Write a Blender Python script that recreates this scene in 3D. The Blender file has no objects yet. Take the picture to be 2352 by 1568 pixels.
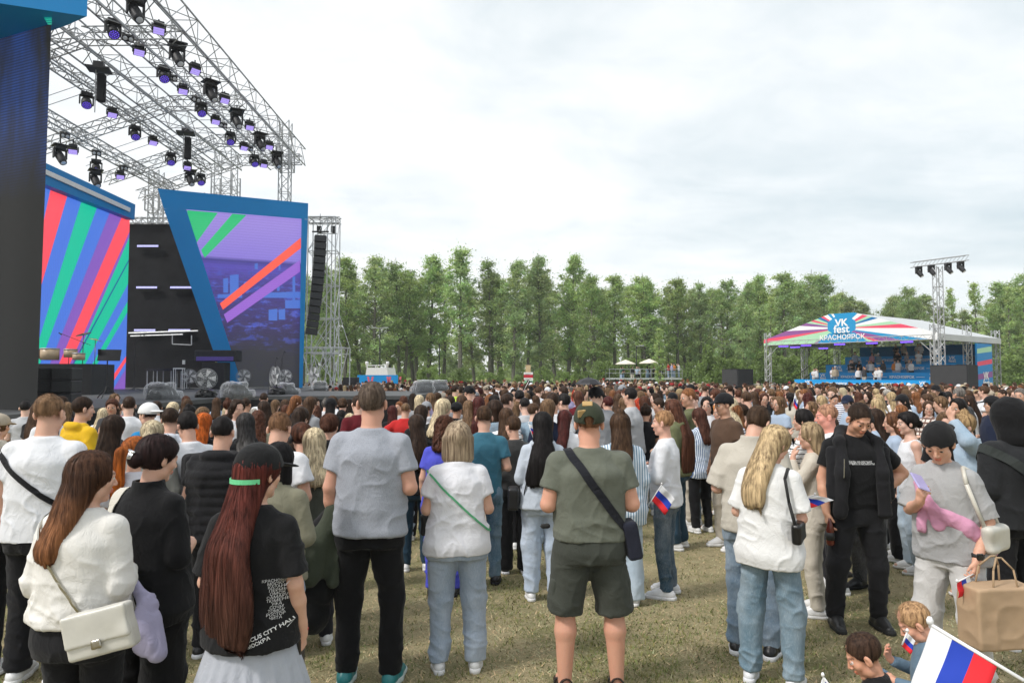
import bpy, math, random
import numpy as np
from mathutils import Vector, Matrix

# ------------------------------------------------------------------ camera, sky, sun
SC = bpy.context.scene
F_PX, CX, CY, HOR = 1568.0, 1176.0, 784.0, 858.0      # the photograph at 2352 x 1568
CAM_Z = 1.95
PITCH = math.atan((HOR - CY) / F_PX)
cam_data = bpy.data.cameras.new("camera"); cam = bpy.data.objects.new("camera", cam_data)
SC.collection.objects.link(cam); SC.camera = cam
cam.location = (0, 0, CAM_Z); cam.rotation_euler = (math.pi / 2 + PITCH, 0, 0)
cam_data.sensor_width = 36.0; cam_data.lens = 24.0; cam_data.clip_start = 0.05; cam_data.clip_end = 3000

SUN_EL, SUN_AZ = math.radians(48), math.radians(-118)   # azimuth from +Y towards -X: high on the left, a little behind the camera
W = bpy.data.worlds.new("World"); SC.world = W; W.use_nodes = True
nt = W.node_tree; N = nt.nodes; L = nt.links; N.clear()
wo = N.new('ShaderNodeOutputWorld'); bg = N.new('ShaderNodeBackground'); L.new(bg.outputs[0], wo.inputs[0])
sky = N.new('ShaderNodeTexSky'); sky.sky_type = 'NISHITA'; sky.sun_disc = False
sky.sun_elevation = SUN_EL; sky.sun_rotation = SUN_AZ; sky.air_density = 1.0; sky.dust_density = 2.5; sky.ozone_density = 1.0
tc = N.new('ShaderNodeTexCoord'); sep = N.new('ShaderNodeSeparateXYZ'); L.new(tc.outputs['Generated'], sep.inputs[0])
def wmath(op, a, b=None, c=None):
    m = N.new('ShaderNodeMath'); m.operation = op
    for i, v in enumerate((a, b, c)):
        if v is None: continue
        if isinstance(v, (int, float)): m.inputs[i].default_value = v
        else: L.new(v, m.inputs[i])
    return m.outputs[0]
# clouds lie on a high flat layer: direction / (z + a)
zz = wmath('ADD', wmath('MAXIMUM', sep.outputs[2], 0.0), 0.13)
px_ = wmath('DIVIDE', sep.outputs[0], zz); py_ = wmath('DIVIDE', sep.outputs[1], zz)
comb = N.new('ShaderNodeCombineXYZ'); L.new(px_, comb.inputs[0]); L.new(py_, comb.inputs[1])
def wnoise(scale, detail, rough, off, stretch=(1, 1, 1), dist=0.0):
    mp = N.new('ShaderNodeMapping'); mp.inputs['Location'].default_value = off; mp.inputs['Scale'].default_value = stretch
    mp.inputs['Rotation'].default_value = (0, 0, math.radians(-20))
    L.new(comb.outputs[0], mp.inputs[0]); n = N.new('ShaderNodeTexNoise'); L.new(mp.outputs[0], n.inputs['Vector'])
    n.inputs['Scale'].default_value = scale; n.inputs['Detail'].default_value = detail
    n.inputs['Roughness'].default_value = rough; n.inputs['Distortion'].default_value = dist
    return n.outputs['Fac']
n1 = wnoise(0.55, 7, 0.60, (3.1, 1.7, 0), (1, 1.25, 1), 0.5)
n2 = wnoise(1.9, 8, 0.62, (7.7, 4.2, 0), (1, 1.2, 1), 0.4)
mr = N.new('ShaderNodeMapRange'); mr.inputs['From Min'].default_value = 0.455; mr.inputs['From Max'].default_value = 0.70
# greyer towards the right of the view (azimuth), whiter towards the sun
side = wmath('MULTIPLY_ADD', sep.outputs[0], 0.13, 0.0)
L.new(wmath('ADD', wmath('ADD', wmath('MULTIPLY', n1, 0.62), wmath('MULTIPLY', n2, 0.38)), side), mr.inputs['Value'])
ramp = N.new('ShaderNodeMixRGB'); ramp.inputs[1].default_value = (0.985, 1.0, 0.995, 1); ramp.inputs[2].default_value = (0.62, 0.71, 0.745, 1)
L.new(mr.outputs[0], ramp.inputs[0])
mixs = N.new('ShaderNodeMixRGB'); mixs.blend_type = 'MIX'; mixs.inputs[0].default_value = 0.88
mulc = N.new('ShaderNodeMixRGB'); mulc.blend_type = 'MULTIPLY'; mulc.inputs[0].default_value = 1.0
L.new(ramp.outputs[0], mulc.inputs[1]); mulc.inputs[2].default_value = (6.6, 6.6, 6.6, 1)
L.new(sky.outputs[0], mixs.inputs[1]); L.new(mulc.outputs[0], mixs.inputs[2])
L.new(mixs.outputs[0], bg.inputs[0]); bg.inputs['Strength'].default_value = 0.10

sun_d = bpy.data.lights.new("sun", 'SUN'); sun = bpy.data.objects.new("sun", sun_d); SC.collection.objects.link(sun)
sun_d.energy = 1.5; sun_d.angle = math.radians(10); sun_d.color = (1.0, 0.965, 0.92)
sd = Vector((math.sin(SUN_AZ) * math.cos(SUN_EL), math.cos(SUN_AZ) * math.cos(SUN_EL), math.sin(SUN_EL)))
sun.rotation_euler = sd.to_track_quat('Z', 'Y').to_euler()
SC.view_settings.view_transform = 'Standard'; SC.view_settings.look = 'None'
SC.view_settings.exposure = 0.85; SC.view_settings.gamma = 1.0
try:
    SC.cycles.max_bounces = 6; SC.cycles.diffuse_bounces = 3; SC.cycles.glossy_bounces = 2
    SC.cycles.transmission_bounces = 3; SC.cycles.transparent_max_bounces = 6
except Exception: pass

RNG = np.random.default_rng(11); rnd = random.Random(5)
def ground_z(y):
    return float(np.interp(y, [0, 3, 7, 12, 25, 45, 60, 90, 140, 900], [0.03, 0.02, -0.13, -0.23, -0.34, -0.42, -0.10, 0.55, 1.2, 1.6]))
def at(x, y, D):                                       # photograph pixel -> world point at depth Y = D
    u = (x - CX) / F_PX; v = (CY - y) / F_PX; c, s = math.cos(PITCH), math.sin(PITCH)
    t = D / (c - v * s)
    return Vector((u * t, D, CAM_Z + (s + v * c) * t))

# ------------------------------------------------------------------ objects, tags
COL = SC.collection
def tag(o, label=None, cat=None, group=None, kind=None):
    if label: o['label'] = label
    if cat: o['category'] = cat
    if group: o['group'] = group
    if kind: o['kind'] = kind
    return o
def empty(name, loc=(0, 0, 0), rz=0.0, label=None, cat=None, group=None):
    o = bpy.data.objects.new(name, None); COL.objects.link(o); o.location = loc; o.rotation_euler = (0, 0, rz)
    o.empty_display_size = 0.2
    return tag(o, label, cat, group)
def mesh_np(name, V, faces, mats=None, smooth=True, mat_idx=None, cols=None):
    """faces: int array (n,4) or (n,3) or list of such arrays"""
    me = bpy.data.meshes.new(name)
    fl = faces if isinstance(faces, list) else [faces]
    fl = [np.asarray(f, dtype=np.int32) for f in fl if len(f)]
    V = np.asarray(V, dtype=np.float32)
    me.vertices.add(len(V)); me.vertices.foreach_set('co', V.ravel())
    nl = sum(f.size for f in fl); npoly = sum(len(f) for f in fl)
    me.loops.add(nl); me.polygons.add(npoly)
    if npoly:
        me.loops.foreach_set('vertex_index', np.concatenate([f.ravel() for f in fl]))
        tot = np.concatenate([np.full(len(f), f.shape[1], np.int32) for f in fl])
        st = np.concatenate([[0], np.cumsum(tot)[:-1]]).astype(np.int32)
        me.polygons.foreach_set('loop_start', st)
        me.polygons.foreach_set('use_smooth', np.full(npoly, smooth, dtype=bool))
        if mat_idx is not None: me.polygons.foreach_set('material_index', np.asarray(mat_idx, np.int32))
    if cols is not None:
        a = me.color_attributes.new('col', 'FLOAT_COLOR', 'POINT')
        c4 = np.ones((len(V), 4), np.float32); c4[:, :3] = cols; a.data.foreach_set('color', c4.ravel())
    me.update(calc_edges=True)
    for m in (mats or []): me.materials.append(m)
    return me
def link(name, me, parent=None, color=None, loc=None, rot=None):
    o = bpy.data.objects.new(name, me); COL.objects.link(o)
    if parent is not None: o.parent = parent
    if color is not None: o.color = (*color, 1)
    if loc is not None: o.location = loc
    if rot is not None: o.rotation_euler = rot
    return o
def copy_tree(o, parent=None):
    c = o.copy(); COL.objects.link(c); c.parent = parent
    for ch in list(o.children): copy_tree(ch, c)
    return c
def srgb(r, g, b):
    f = lambda v: (v / 255 / 12.92) if v / 255 <= 0.04045 else ((v / 255 + 0.055) / 1.055) ** 2.4
    return (f(r), f(g), f(b))

class MB:                                              # collects boxes, bars, tubes and sheets into one mesh
    def __init__(s): s.v = []; s.f = []; s.mi = []; s.cur = 0
    def _add(s, vs, fs):
        b = len(s.v); s.v += [tuple(v) for v in vs]; s.f += [tuple(i + b for i in f) for f in fs]; s.mi += [s.cur] * len(fs)
        return s
    def box(s, c, d, M=None, bev=0.0):
        x, y, z = d[0] / 2, d[1] / 2, d[2] / 2
        if bev > 0:
            b = min(bev, x * .9, y * .9, z * .9); vs = []
            for sx in (-1, 1):
                for sy in (-1, 1):
                    for sz in (-1, 1):
                        vs += [(sx * x, sy * (y - b), sz * (z - b)), (sx * (x - b), sy * y, sz * (z - b)), (sx * (x - b), sy * (y - b), sz * z)]
            I = lambda sx, sy, sz, k: ((sx > 0) * 4 + (sy > 0) * 2 + (sz > 0)) * 3 + k
            fs = []
            for sx in (-1, 1):
                q = [I(sx, -1, -1, 0), I(sx, 1, -1, 0), I(sx, 1, 1, 0), I(sx, -1, 1, 0)]; fs.append(q if sx > 0 else q[::-1])
                q = [I(-1, sx, -1, 1), I(-1, sx, 1, 1), I(1, sx, 1, 1), I(1, sx, -1, 1)]; fs.append(q if sx > 0 else q[::-1])
                q = [I(-1, -1, sx, 2), I(1, -1, sx, 2), I(1, 1, sx, 2), I(-1, 1, sx, 2)]; fs.append(q if sx > 0 else q[::-1])
            for a in (-1, 1):
                for b2 in (-1, 1):
                    fs.append([I(a, b2, -1, 0), I(a, b2, -1, 1), I(a, b2, 1, 1), I(a, b2, 1, 0)])
                    fs.append([I(a, -1, b2, 0), I(a, -1, b2, 2), I(a, 1, b2, 2), I(a, 1, b2, 0)])
                    fs.append([I(-1, a, b2, 1), I(-1, a, b2, 2), I(1, a, b2, 2), I(1, a, b2, 1)])
                    for c2 in (-1, 1): fs.append([I(a, b2, c2, 0), I(a, b2, c2, 1), I(a, b2, c2, 2)])
        else:
            vs = [(sx * x, sy * y, sz * z) for sx in (-1, 1) for sy in (-1, 1) for sz in (-1, 1)]
            fs = [(0, 1, 3, 2), (4, 6, 7, 5), (0, 4, 5, 1), (2, 3, 7, 6), (0, 2, 6, 4), (1, 5, 7, 3)]
        out = []
        for v in vs:
            w = Vector(v)
            if M is not None: w = M @ w
            out.append(w + Vector(c))
        return s._add(out, fs)
    def tube(s, a, b, r, n=6, r2=None, cap=True):
        a = Vector(a); b = Vector(b); d = b - a
        if d.length < 1e-6: return s
        q = d.to_track_quat('Z', 'Y'); r2 = r if r2 is None else r2; vs = []
        for p, rr in ((a, r), (b, r2)):
            for k in range(n):
                t = 2 * math.pi * k / n; vs.append(p + q @ Vector((rr * math.cos(t), rr * math.sin(t), 0)))
        fs = [(k, (k + 1) % n, n + (k + 1) % n, n + k) for k in range(n)]
        if cap: fs += [tuple(range(n - 1, -1, -1)), tuple(range(n, 2 * n))]
        return s._add(vs, fs)
    def path(s, pts, r, n=6):
        for p, q in zip(pts[:-1], pts[1:]): s.tube(p, q, r, n)
        return s
    def lathe(s, prof, c=(0, 0, 0), n=20, M=None):      # prof: [(r, z)]
        vs = []
        for r, z in prof:
            for k in range(n):
                t = 2 * math.pi * k / n; w = Vector((r * math.cos(t), r * math.sin(t), z))
                if M is not None: w = M @ w
                vs.append(w + Vector(c))
        fs = []
        for j in range(len(prof) - 1):
            for k in range(n): fs.append((j * n + k, j * n + (k + 1) % n, (j + 1) * n + (k + 1) % n, (j + 1) * n + k))
        fs.append(tuple(range(n - 1, -1, -1))); m = (len(prof) - 1) * n; fs.append(tuple(range(m, m + n)))
        return s._add(vs, fs)
    def prism(s, poly, depth, M=None):                 # poly in local XZ, extruded along +Y by depth
        n = len(poly); vs = [Vector((x, 0, z)) for x, z in poly] + [Vector((x, depth, z)) for x, z in poly]
        if M is not None: vs = [M @ v for v in vs]
        fs = [tuple(range(n)), tuple(range(2 * n - 1, n - 1, -1))] + [(k, k + n, (k + 1) % n + n, (k + 1) % n) for k in range(n)]
        return s._add(vs, fs)
    def quad(s, *p): return s._add(p, [tuple(range(len(p)))])
    def build(s, name, mats, parent=None, smooth=False, color=None, loc=None, rot=None):
        me = bpy.data.meshes.new(name); me.from_pydata([tuple(v) for v in s.v], [], s.f)
        for m in (mats if isinstance(mats, (list, tuple)) else [mats]): me.materials.append(m)
        me.polygons.foreach_set('material_index', s.mi)
        if smooth: me.polygons.foreach_set('use_smooth', [True] * len(s.f))
        me.update()
        return link(name, me, parent, color, loc, rot)

# ------------------------------------------------------------------ materials
def new_mat(name):
    m = bpy.data.materials.new(name); m.use_nodes = True
    t = m.node_tree; b = t.nodes['Principled BSDF']
    return m, t, b
def nd(t, kind, **kw):
    n = t.nodes.new(kind)
    for k, v in kw.items():
        if k in n.inputs: n.inputs[k].default_value = v
        else: setattr(n, k, v)
    return n
def mix(t, a, b, fac, mode='MIX'):
    n = t.nodes.new('ShaderNodeMixRGB'); n.blend_type = mode
    for i, v in ((0, fac), (1, a), (2, b)):
        if hasattr(v, 'is_output') or hasattr(v, 'links'): t.links.new(v, n.inputs[i])
        elif isinstance(v, (int, float)): n.inputs[i].default_value = v
        else: n.inputs[i].default_value = (*v[:3], 1)
    return n.outputs[0]
def tnoise(t, scale, detail=4, rough=0.55, stretch=(1, 1, 1), rot=(0, 0, 0), coord='Object', dist=0.0):
    c = t.nodes.new('ShaderNodeTexCoord'); mp = nd(t, 'ShaderNodeMapping'); mp.inputs['Scale'].default_value = stretch
    mp.inputs['Rotation'].default_value = rot
    t.links.new(c.outputs[coord], mp.inputs[0]); n = nd(t, 'ShaderNodeTexNoise')
    n.inputs['Scale'].default_value = scale; n.inputs['Detail'].default_value = detail; n.inputs['Roughness'].default_value = rough
    n.inputs['Distortion'].default_value = dist
    t.links.new(mp.outputs[0], n.inputs['Vector']); return n.outputs['Fac']
def rng(t, v, a, b, c=0.0, d=1.0):
    m = nd(t, 'ShaderNodeMapRange'); m.inputs['From Min'].default_value = a; m.inputs['From Max'].default_value = b
    m.inputs['To Min'].default_value = c; m.inputs['To Max'].default_value = d; t.links.new(v, m.inputs['Value']); return m.outputs[0]
def bump(t, b, h, strength=0.3, dist=0.01):
    n = nd(t, 'ShaderNodeBump'); n.inputs['Strength'].default_value = strength; n.inputs['Distance'].default_value = dist
    t.links.new(h, n.inputs['Height']); t.links.new(n.outputs[0], b.inputs['Normal'])
def plain(name, col, rough=0.6, metal=0.0, noise=0.12, scale=6.0, spec=0.4, bmp=0.0):
    m, t, b = new_mat(name)
    f = tnoise(t, scale, 5, 0.6)
    dark = tuple(c * (1 - noise) for c in col); lite = tuple(min(1, c * (1 + noise)) for c in col)
    t.links.new(mix(t, dark, lite, rng(t, f, .3, .7)), b.inputs['Base Color'])
    b.inputs['Roughness'].default_value = rough; b.inputs['Metallic'].default_value = metal; b.inputs['Specular IOR Level'].default_value = spec
    if bmp: bump(t, b, f, bmp, 0.02)
    return m
def glow(name, col, strength=1.0, base=(0.02, 0.02, 0.02)):
    m, t, b = new_mat(name); b.inputs['Base Color'].default_value = (*base, 1)
    b.inputs['Emission Color'].default_value = (*col, 1); b.inputs['Emission Strength'].default_value = strength
    b.inputs['Roughness'].default_value = 0.4
    return m
def objcol(t):
    return nd(t, 'ShaderNodeObjectInfo').outputs['Color']
def cloth_mat(name, kind='plain'):
    m, t, b = new_mat(name); c = objcol(t)
    f = tnoise(t, 9, 4, 0.6); fine = tnoise(t, 420, 2, 0.5)
    base = mix(t, c, (0, 0, 0), rng(t, f, .25, .75, 0.10, 0.0))
    if kind == 'heather':
        base = mix(t, base, (0.02, 0.02, 0.02), rng(t, tnoise(t, 260, 3, 0.7, (1, 1, .35)), .45, .75, 0.0, 0.28))
    if kind == 'denim':
        w = rng(t, tnoise(t, 4.2, 5, 0.62, (1, 1, .55)), .38, .68)
        base = mix(t, base, mix(t, c, (1, 1, 1), 0.15), w)
        tw = tnoise(t, 300, 2, 0.6, (1, 1, .12)); base = mix(t, base, (0.9, .95, 1), rng(t, tw, .5, .8, 0, .18))
    if kind in ('hstripe', 'vstripe', 'bstripe', 'plaid'):
        tcn = nd(t, 'ShaderNodeTexCoord'); sp = nd(t, 'ShaderNodeSeparateXYZ'); t.links.new(tcn.outputs['Object'], sp.inputs[0])
        def stripe(out, freq, lo):
            a = nd(t, 'ShaderNodeMath', operation='MULTIPLY'); t.links.new(out, a.inputs[0]); a.inputs[1].default_value = freq
            q = nd(t, 'ShaderNodeMath', operation='FRACT'); t.links.new(a.outputs[0], q.inputs[0])
            g = nd(t, 'ShaderNodeMath', operation='GREATER_THAN'); t.links.new(q.outputs[0], g.inputs[0]); g.inputs[1].default_value = lo
            return g.outputs[0]
        if kind == 'hstripe': base = mix(t, (0.78, 0.79, 0.82), c, stripe(sp.outputs[2], 30, .62))
        if kind == 'bstripe': base = mix(t, (0.80, 0.80, 0.80), c, stripe(sp.outputs[2], 19, .8))
        if kind == 'vstripe': base = mix(t, (0.72, 0.78, 0.84), c, stripe(sp.outputs[0], 42, .55))
        if kind == 'plaid':
            base = mix(t, mix(t, (0.72, 0.66, 0.60), c, stripe(sp.outputs[2], 13, .6)), c, stripe(sp.outputs[0], 13, .7))
    t.links.new(base, b.inputs['Base Color']); b.inputs['Roughness'].default_value = 0.92
    b.inputs['Specular IOR Level'].default_value = 0.18; b.inputs['Sheen Weight'].default_value = 0.08
    cr = tnoise(t, 16, 4, 0.55, (1.2, 1.2, .8), (0.5, 0.3, 0.2), dist=1.2)
    ad = nd(t, 'ShaderNodeMath', operation='MULTIPLY_ADD'); t.links.new(fine, ad.inputs[0]); ad.inputs[1].default_value = 0.06; t.links.new(cr, ad.inputs[2])
    bump(t, b, ad.outputs[0], 0.55, 0.012)
    return m
CLOTH = {k: cloth_mat('cloth_' + k, k) for k in ('plain', 'heather', 'denim', 'hstripe', 'vstripe', 'bstripe', 'plaid')}
def skin_mat():
    m, t, b = new_mat('skin'); c = objcol(t)
    at_ = nd(t, 'ShaderNodeAttribute', attribute_name='col'); f = tnoise(t, 14, 5, 0.6); f2 = tnoise(t, 60, 3, 0.6)
    base = mix(t, c, (0.62, 0.22, 0.15), rng(t, f, .35, .75, 0.0, 0.22)); base = mix(t, base, (0.4, .2, .14), rng(t, f2, .5, .8, 0, .12))
    base = mix(t, base, at_.outputs['Color'], 1.0, 'MULTIPLY')
    t.links.new(base, b.inputs['Base Color']); b.inputs['Roughness'].default_value = 0.52; b.inputs['Specular IOR Level'].default_value = 0.35
    b.inputs['Subsurface Weight'].default_value = 0.12; b.inputs['Subsurface Radius'].default_value = (0.01, 0.004, 0.002); b.inputs['Subsurface Scale'].default_value = 0.5
    bump(t, b, f2, 0.15, 0.002); return m
SKIN = skin_mat()
def hair_mat(name='hair', tip=None, z0=0.0, z1=0.0, ang=None):
    m, t, b = new_mat(name); c = objcol(t)
    f = tnoise(t, 55, 4, 0.65, (1, 1, .07)); f2 = tnoise(t, 10, 3, 0.6, (1, 1, .3))
    if tip is not None:
        tcn = nd(t, 'ShaderNodeTexCoord'); sp = nd(t, 'ShaderNodeSeparateXYZ'); t.links.new(tcn.outputs['Object'], sp.inputs[0])
        w = nd(t, 'ShaderNodeMath', operation='MULTIPLY_ADD'); t.links.new(f2, w.inputs[0]); w.inputs[1].default_value = 0.3; t.links.new(sp.outputs[2], w.inputs[2])
        c = mix(t, c, tip, rng(t, w.outputs[0], z0 + .15, z1 + .15))
    dark = mix(t, c, (0.25, 0.2, 0.18), 1.0, 'MULTIPLY'); lite = mix(t, c, c, 0.75, 'ADD')
    base = mix(t, dark, lite, rng(t, f, .30, .62)); base = mix(t, base, dark, rng(t, f2, .5, .75, 0, .4))
    t.links.new(base, b.inputs['Base Color']); b.inputs['Roughness'].default_value = 0.55; b.inputs['Specular IOR Level'].default_value = 0.16
    bump(t, b, f, 0.6, 0.006); return m
HAIR = hair_mat()

# ------------------------------------------------------------------ implicit surfaces (numpy) -> meshes
def _h3(i, j, k, seed):
    n = (i * 374761393 + j * 668265263 + k * 2147483647 + seed * 1274126177) & 0xffffffff
    n = ((n ^ (n >> 13)) * 1274126177) & 0xffffffff; n = n ^ (n >> 16)
    return (n & 0xffff).astype(np.float32) / 32767.5 - 1.0
def vnoise(P, seed=0):
    P = np.asarray(P, np.float64); I = np.floor(P).astype(np.int64); f = P - I; f = f * f * (3 - 2 * f); r = 0
    for a in (0, 1):
        for b in (0, 1):
            for c in (0, 1):
                w = (f[:, 0] if a else 1 - f[:, 0]) * (f[:, 1] if b else 1 - f[:, 1]) * (f[:, 2] if c else 1 - f[:, 2])
                r = r + w * _h3(I[:, 0] + a, I[:, 1] + b, I[:, 2] + c, seed)
    return r
class Fld:
    def __init__(s, lo, hi, h):
        s.lo = np.array(lo, float); s.h = h
        s.n = [int(math.ceil((hi[i] - lo[i]) / h)) + 1 for i in range(3)]
        s.F = np.full(s.n, 0.2, np.float32); s.ax = [(s.lo[i] + h * np.arange(s.n[i])).astype(np.float32) for i in range(3)]
    def win(s, lo, hi, m):
        sl = []
        for i in range(3):
            a = int(max(0, math.floor((lo[i] - m - s.lo[i]) / s.h))); b = int(min(s.n[i], math.ceil((hi[i] + m - s.lo[i]) / s.h) + 1))
            if b <= a: return None
            sl.append(slice(a, b))
        X = s.ax[0][sl[0]][:, None, None]; Y = s.ax[1][sl[1]][None, :, None]; Z = s.ax[2][sl[2]][None, None, :]
        return tuple(sl), X, Y, Z
    def un(s, lo, hi, fn, k=0.01, sub=False):
        w = s.win(lo, hi, k + 3 * s.h)
        if w is None: return s
        sl, X, Y, Z = w; d = fn(X, Y, Z); F = s.F[sl]
        if sub:
            d = -d; h = np.clip(0.5 + 0.5 * (d - F) / k, 0, 1) if k > 0 else (d > F)
            s.F[sl] = (F * (1 - h) + d * h + (k * h * (1 - h) if k > 0 else 0)).astype(np.float32)
        else:
            h = np.clip(0.5 + 0.5 * (F - d) / k, 0, 1) if k > 0 else (d < F)
            s.F[sl] = (F * (1 - h) + d * h - (k * h * (1 - h) if k > 0 else 0)).astype(np.float32)
        return s
    def cone(s, a, b, r1, r2=None, k=0.01, sub=False, flat=False, ys=1.0):
        r2 = r1 if r2 is None else r2; a = np.array(a, float); b = np.array(b, float); ab = b - a; L2 = float(ab @ ab) + 1e-12; Ln = math.sqrt(L2); r = max(r1, r2)
        def fn(X, Y, Z):
            x, y, z = X - a[0], Y - a[1], Z - a[2]; tt = (x * ab[0] + y * ab[1] + z * ab[2]) / L2; t = np.clip(tt, 0, 1)
            d = np.sqrt((x - t * ab[0]) ** 2 + ((y - t * ab[1]) / ys) ** 2 + (z - t * ab[2]) ** 2) * min(1, ys) - (r1 + (r2 - r1) * t) * min(1, ys)
            if flat: d = np.maximum(d, (tt - 1) * Ln)
            return d
        return s.un(np.minimum(a, b) - r, np.maximum(a, b) + r, fn, k, sub)
    def ell(s, c, r, R=None, k=0.01, sub=False):
        c = np.array(c, float); r = np.array(r, float); rm = float(r.max())
        Ri = None if R is None else np.array(R).T
        def fn(X, Y, Z):
            x, y, z = X - c[0], Y - c[1], Z - c[2]
            if Ri is not None:
                x, y, z = (Ri[0, 0] * x + Ri[0, 1] * y + Ri[0, 2] * z, Ri[1, 0] * x + Ri[1, 1] * y + Ri[1, 2] * z, Ri[2, 0] * x + Ri[2, 1] * y + Ri[2, 2] * z)
            k0 = np.sqrt((x / r[0]) ** 2 + (y / r[1]) ** 2 + (z / r[2]) ** 2); k1 = np.sqrt((x / r[0] ** 2) ** 2 + (y / r[1] ** 2) ** 2 + (z / r[2] ** 2) ** 2)
            return k0 * (k0 - 1) / np.maximum(k1, 1e-6)
        e = rm if R is not None else r
        return s.un(c - e, c + e, fn, k, sub)
    def loft(s, zs, aa, bb, cy, cx=0.0, k=0.01, sub=False, sq=2.0):   # stacked ellipses up the z axis
        zs = np.array(zs, float); aa = np.array(aa, float); bb = np.array(bb, float); cy = np.broadcast_to(np.array(cy, float), zs.shape); cx = np.broadcast_to(np.array(cx, float), zs.shape)
        zf = np.linspace(zs[0], zs[-1], 60)
        def sm(v):
            w = np.interp(zf, zs, v); ww = np.pad(w, 3, mode='edge'); return np.convolve(ww, np.ones(7) / 7, 'valid')
        A, B, CYv, CXv = sm(aa), sm(bb), sm(cy), sm(cx)
        def fn(X, Y, Z):
            a = np.interp(Z, zf, A); b = np.interp(Z, zf, B); x = X - np.interp(Z, zf, CXv); y = Y - np.interp(Z, zf, CYv)
            if sq != 2.0:
                k0 = (np.abs(x / a) ** sq + np.abs(y / b) ** sq) ** (1 / sq); d = (k0 - 1) * np.minimum(a, b)
            else:
                k0 = np.sqrt((x / a) ** 2 + (y / b) ** 2); k1 = np.sqrt((x / a ** 2) ** 2 + (y / b ** 2) ** 2); d = k0 * (k0 - 1) / np.maximum(k1, 1e-6)
            return np.maximum(d, np.maximum(zs[0] - Z, Z - zs[-1]))
        return s.un((float((cx - aa).min()), float((cy - bb).min()), zs[0]), (float((cx + aa).max()), float((cy + bb).max()), zs[-1]), fn, k, sub)
    def rbox(s, c, half, r=0.01, R=None, k=0.005, sub=False):
        c = np.array(c, float); hb = np.array(half, float) - r; Ri = None if R is None else np.array(R).T; e = np.array(half) if R is None else np.full(3, float(np.linalg.norm(half)))
        def fn(X, Y, Z):
            x, y, z = X - c[0], Y - c[1], Z - c[2]
            if Ri is not None:
                x, y, z = (Ri[0, 0] * x + Ri[0, 1] * y + Ri[0, 2] * z, Ri[1, 0] * x + Ri[1, 1] * y + Ri[1, 2] * z, Ri[2, 0] * x + Ri[2, 1] * y + Ri[2, 2] * z)
            x, y, z = np.abs(x) - hb[0], np.abs(y) - hb[1], np.abs(z) - hb[2]
            return np.sqrt(np.maximum(x, 0) ** 2 + np.maximum(y, 0) ** 2 + np.maximum(z, 0) ** 2) + np.minimum(np.maximum(x, np.maximum(y, z)), 0) - r
        return s.un(c - e, c + e, fn, k, sub)
    def plane(s, n, p, k=0.0, box=None):                 # keep the side n points away from
        n = np.array(n, float); n /= np.linalg.norm(n); p = np.array(p, float)
        if box is None: sl = (slice(None),) * 3; X, Y, Z = s.ax[0][:, None, None], s.ax[1][None, :, None], s.ax[2][None, None, :]
        else:
            w = s.win(box[0], box[1], 0)
            if w is None: return s
            sl, X, Y, Z = w
        d = (X - p[0]) * n[0] + (Y - p[1]) * n[1] + (Z - p[2]) * n[2]; s.F[sl] = np.maximum(s.F[sl], d.astype(np.float32)); return s
    def sample(s, P):
        q = (np.asarray(P) - s.lo) / s.h; I = np.floor(q).astype(int)
        for i in range(3): I[:, i] = np.clip(I[:, i], 0, s.n[i] - 2)
        f = np.clip(q - I, 0, 1); r = 0
        for a in (0, 1):
            for b in (0, 1):
                for c in (0, 1):
                    w = (f[:, 0] if a else 1 - f[:, 0]) * (f[:, 1] if b else 1 - f[:, 1]) * (f[:, 2] if c else 1 - f[:, 2])
                    r = r + w * s.F[I[:, 0] + a, I[:, 1] + b, I[:, 2] + c]
        return r
    def grad(s, P):
        e = s.h * 1.0; P = np.asarray(P, float); g = np.zeros_like(P)
        for i in range(3):
            d = np.zeros(3); d[i] = e; g[:, i] = s.sample(P + d) - s.sample(P - d)
        return g / (np.linalg.norm(g, axis=1, keepdims=True) + 1e-9)
    def ray(s, o, d, tmax=0.6):                          # outermost crossing along o + t d
        t = np.arange(0, tmax, s.h * 0.5); P = np.asarray(o)[None] + t[:, None] * np.asarray(d)[None]
        f = s.sample(P); k = np.nonzero(f < 0)[0]
        if not len(k): return None
        k = k[-1]
        if k + 1 < len(t): a, b = f[k], f[k + 1]; tt = t[k] + (t[k + 1] - t[k]) * a / (a - b)
        else: tt = t[k]
        return np.asarray(o) + tt * np.asarray(d)
    def nets(s):
        F = s.F.copy(); F[0] = F[-1] = np.maximum(F[0], .01); F[:, 0] = F[:, -1] = .05; F[:, :, 0] = F[:, :, -1] = .05; F[0] = F[-1] = .05
        S = F < 0; nx, ny, nz = F.shape
        c = np.zeros((nx - 1, ny - 1, nz - 1), np.uint8); cr = [(a, b, d) for a in (0, 1) for b in (0, 1) for d in (0, 1)]
        for a, b, d in cr: c += S[a:nx - 1 + a, b:ny - 1 + b, d:nz - 1 + d]
        I, J, K = np.nonzero((c > 0) & (c < 8)); m = len(I)
        vid = np.full(c.shape, -1, np.int32); vid[I, J, K] = np.arange(m)
        acc = np.zeros((m, 3)); cnt = np.zeros(m)
        for a in cr:
            for ax in range(3):
                if a[ax]: continue
                b = list(a); b[ax] = 1
                fa = F[I + a[0], J + a[1], K + a[2]]; fb = F[I + b[0], J + b[1], K + b[2]]; mk = (fa < 0) != (fb < 0)
                t = np.where(mk, fa / np.where(mk, fa - fb, 1), 0)
                for q in range(3): acc[:, q] += np.where(mk, a[q] + (t if q == ax else 0), 0)
                cnt += mk
        V = s.lo + s.h * (np.stack([I, J, K], 1) + acc / cnt[:, None]); faces = []
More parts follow.
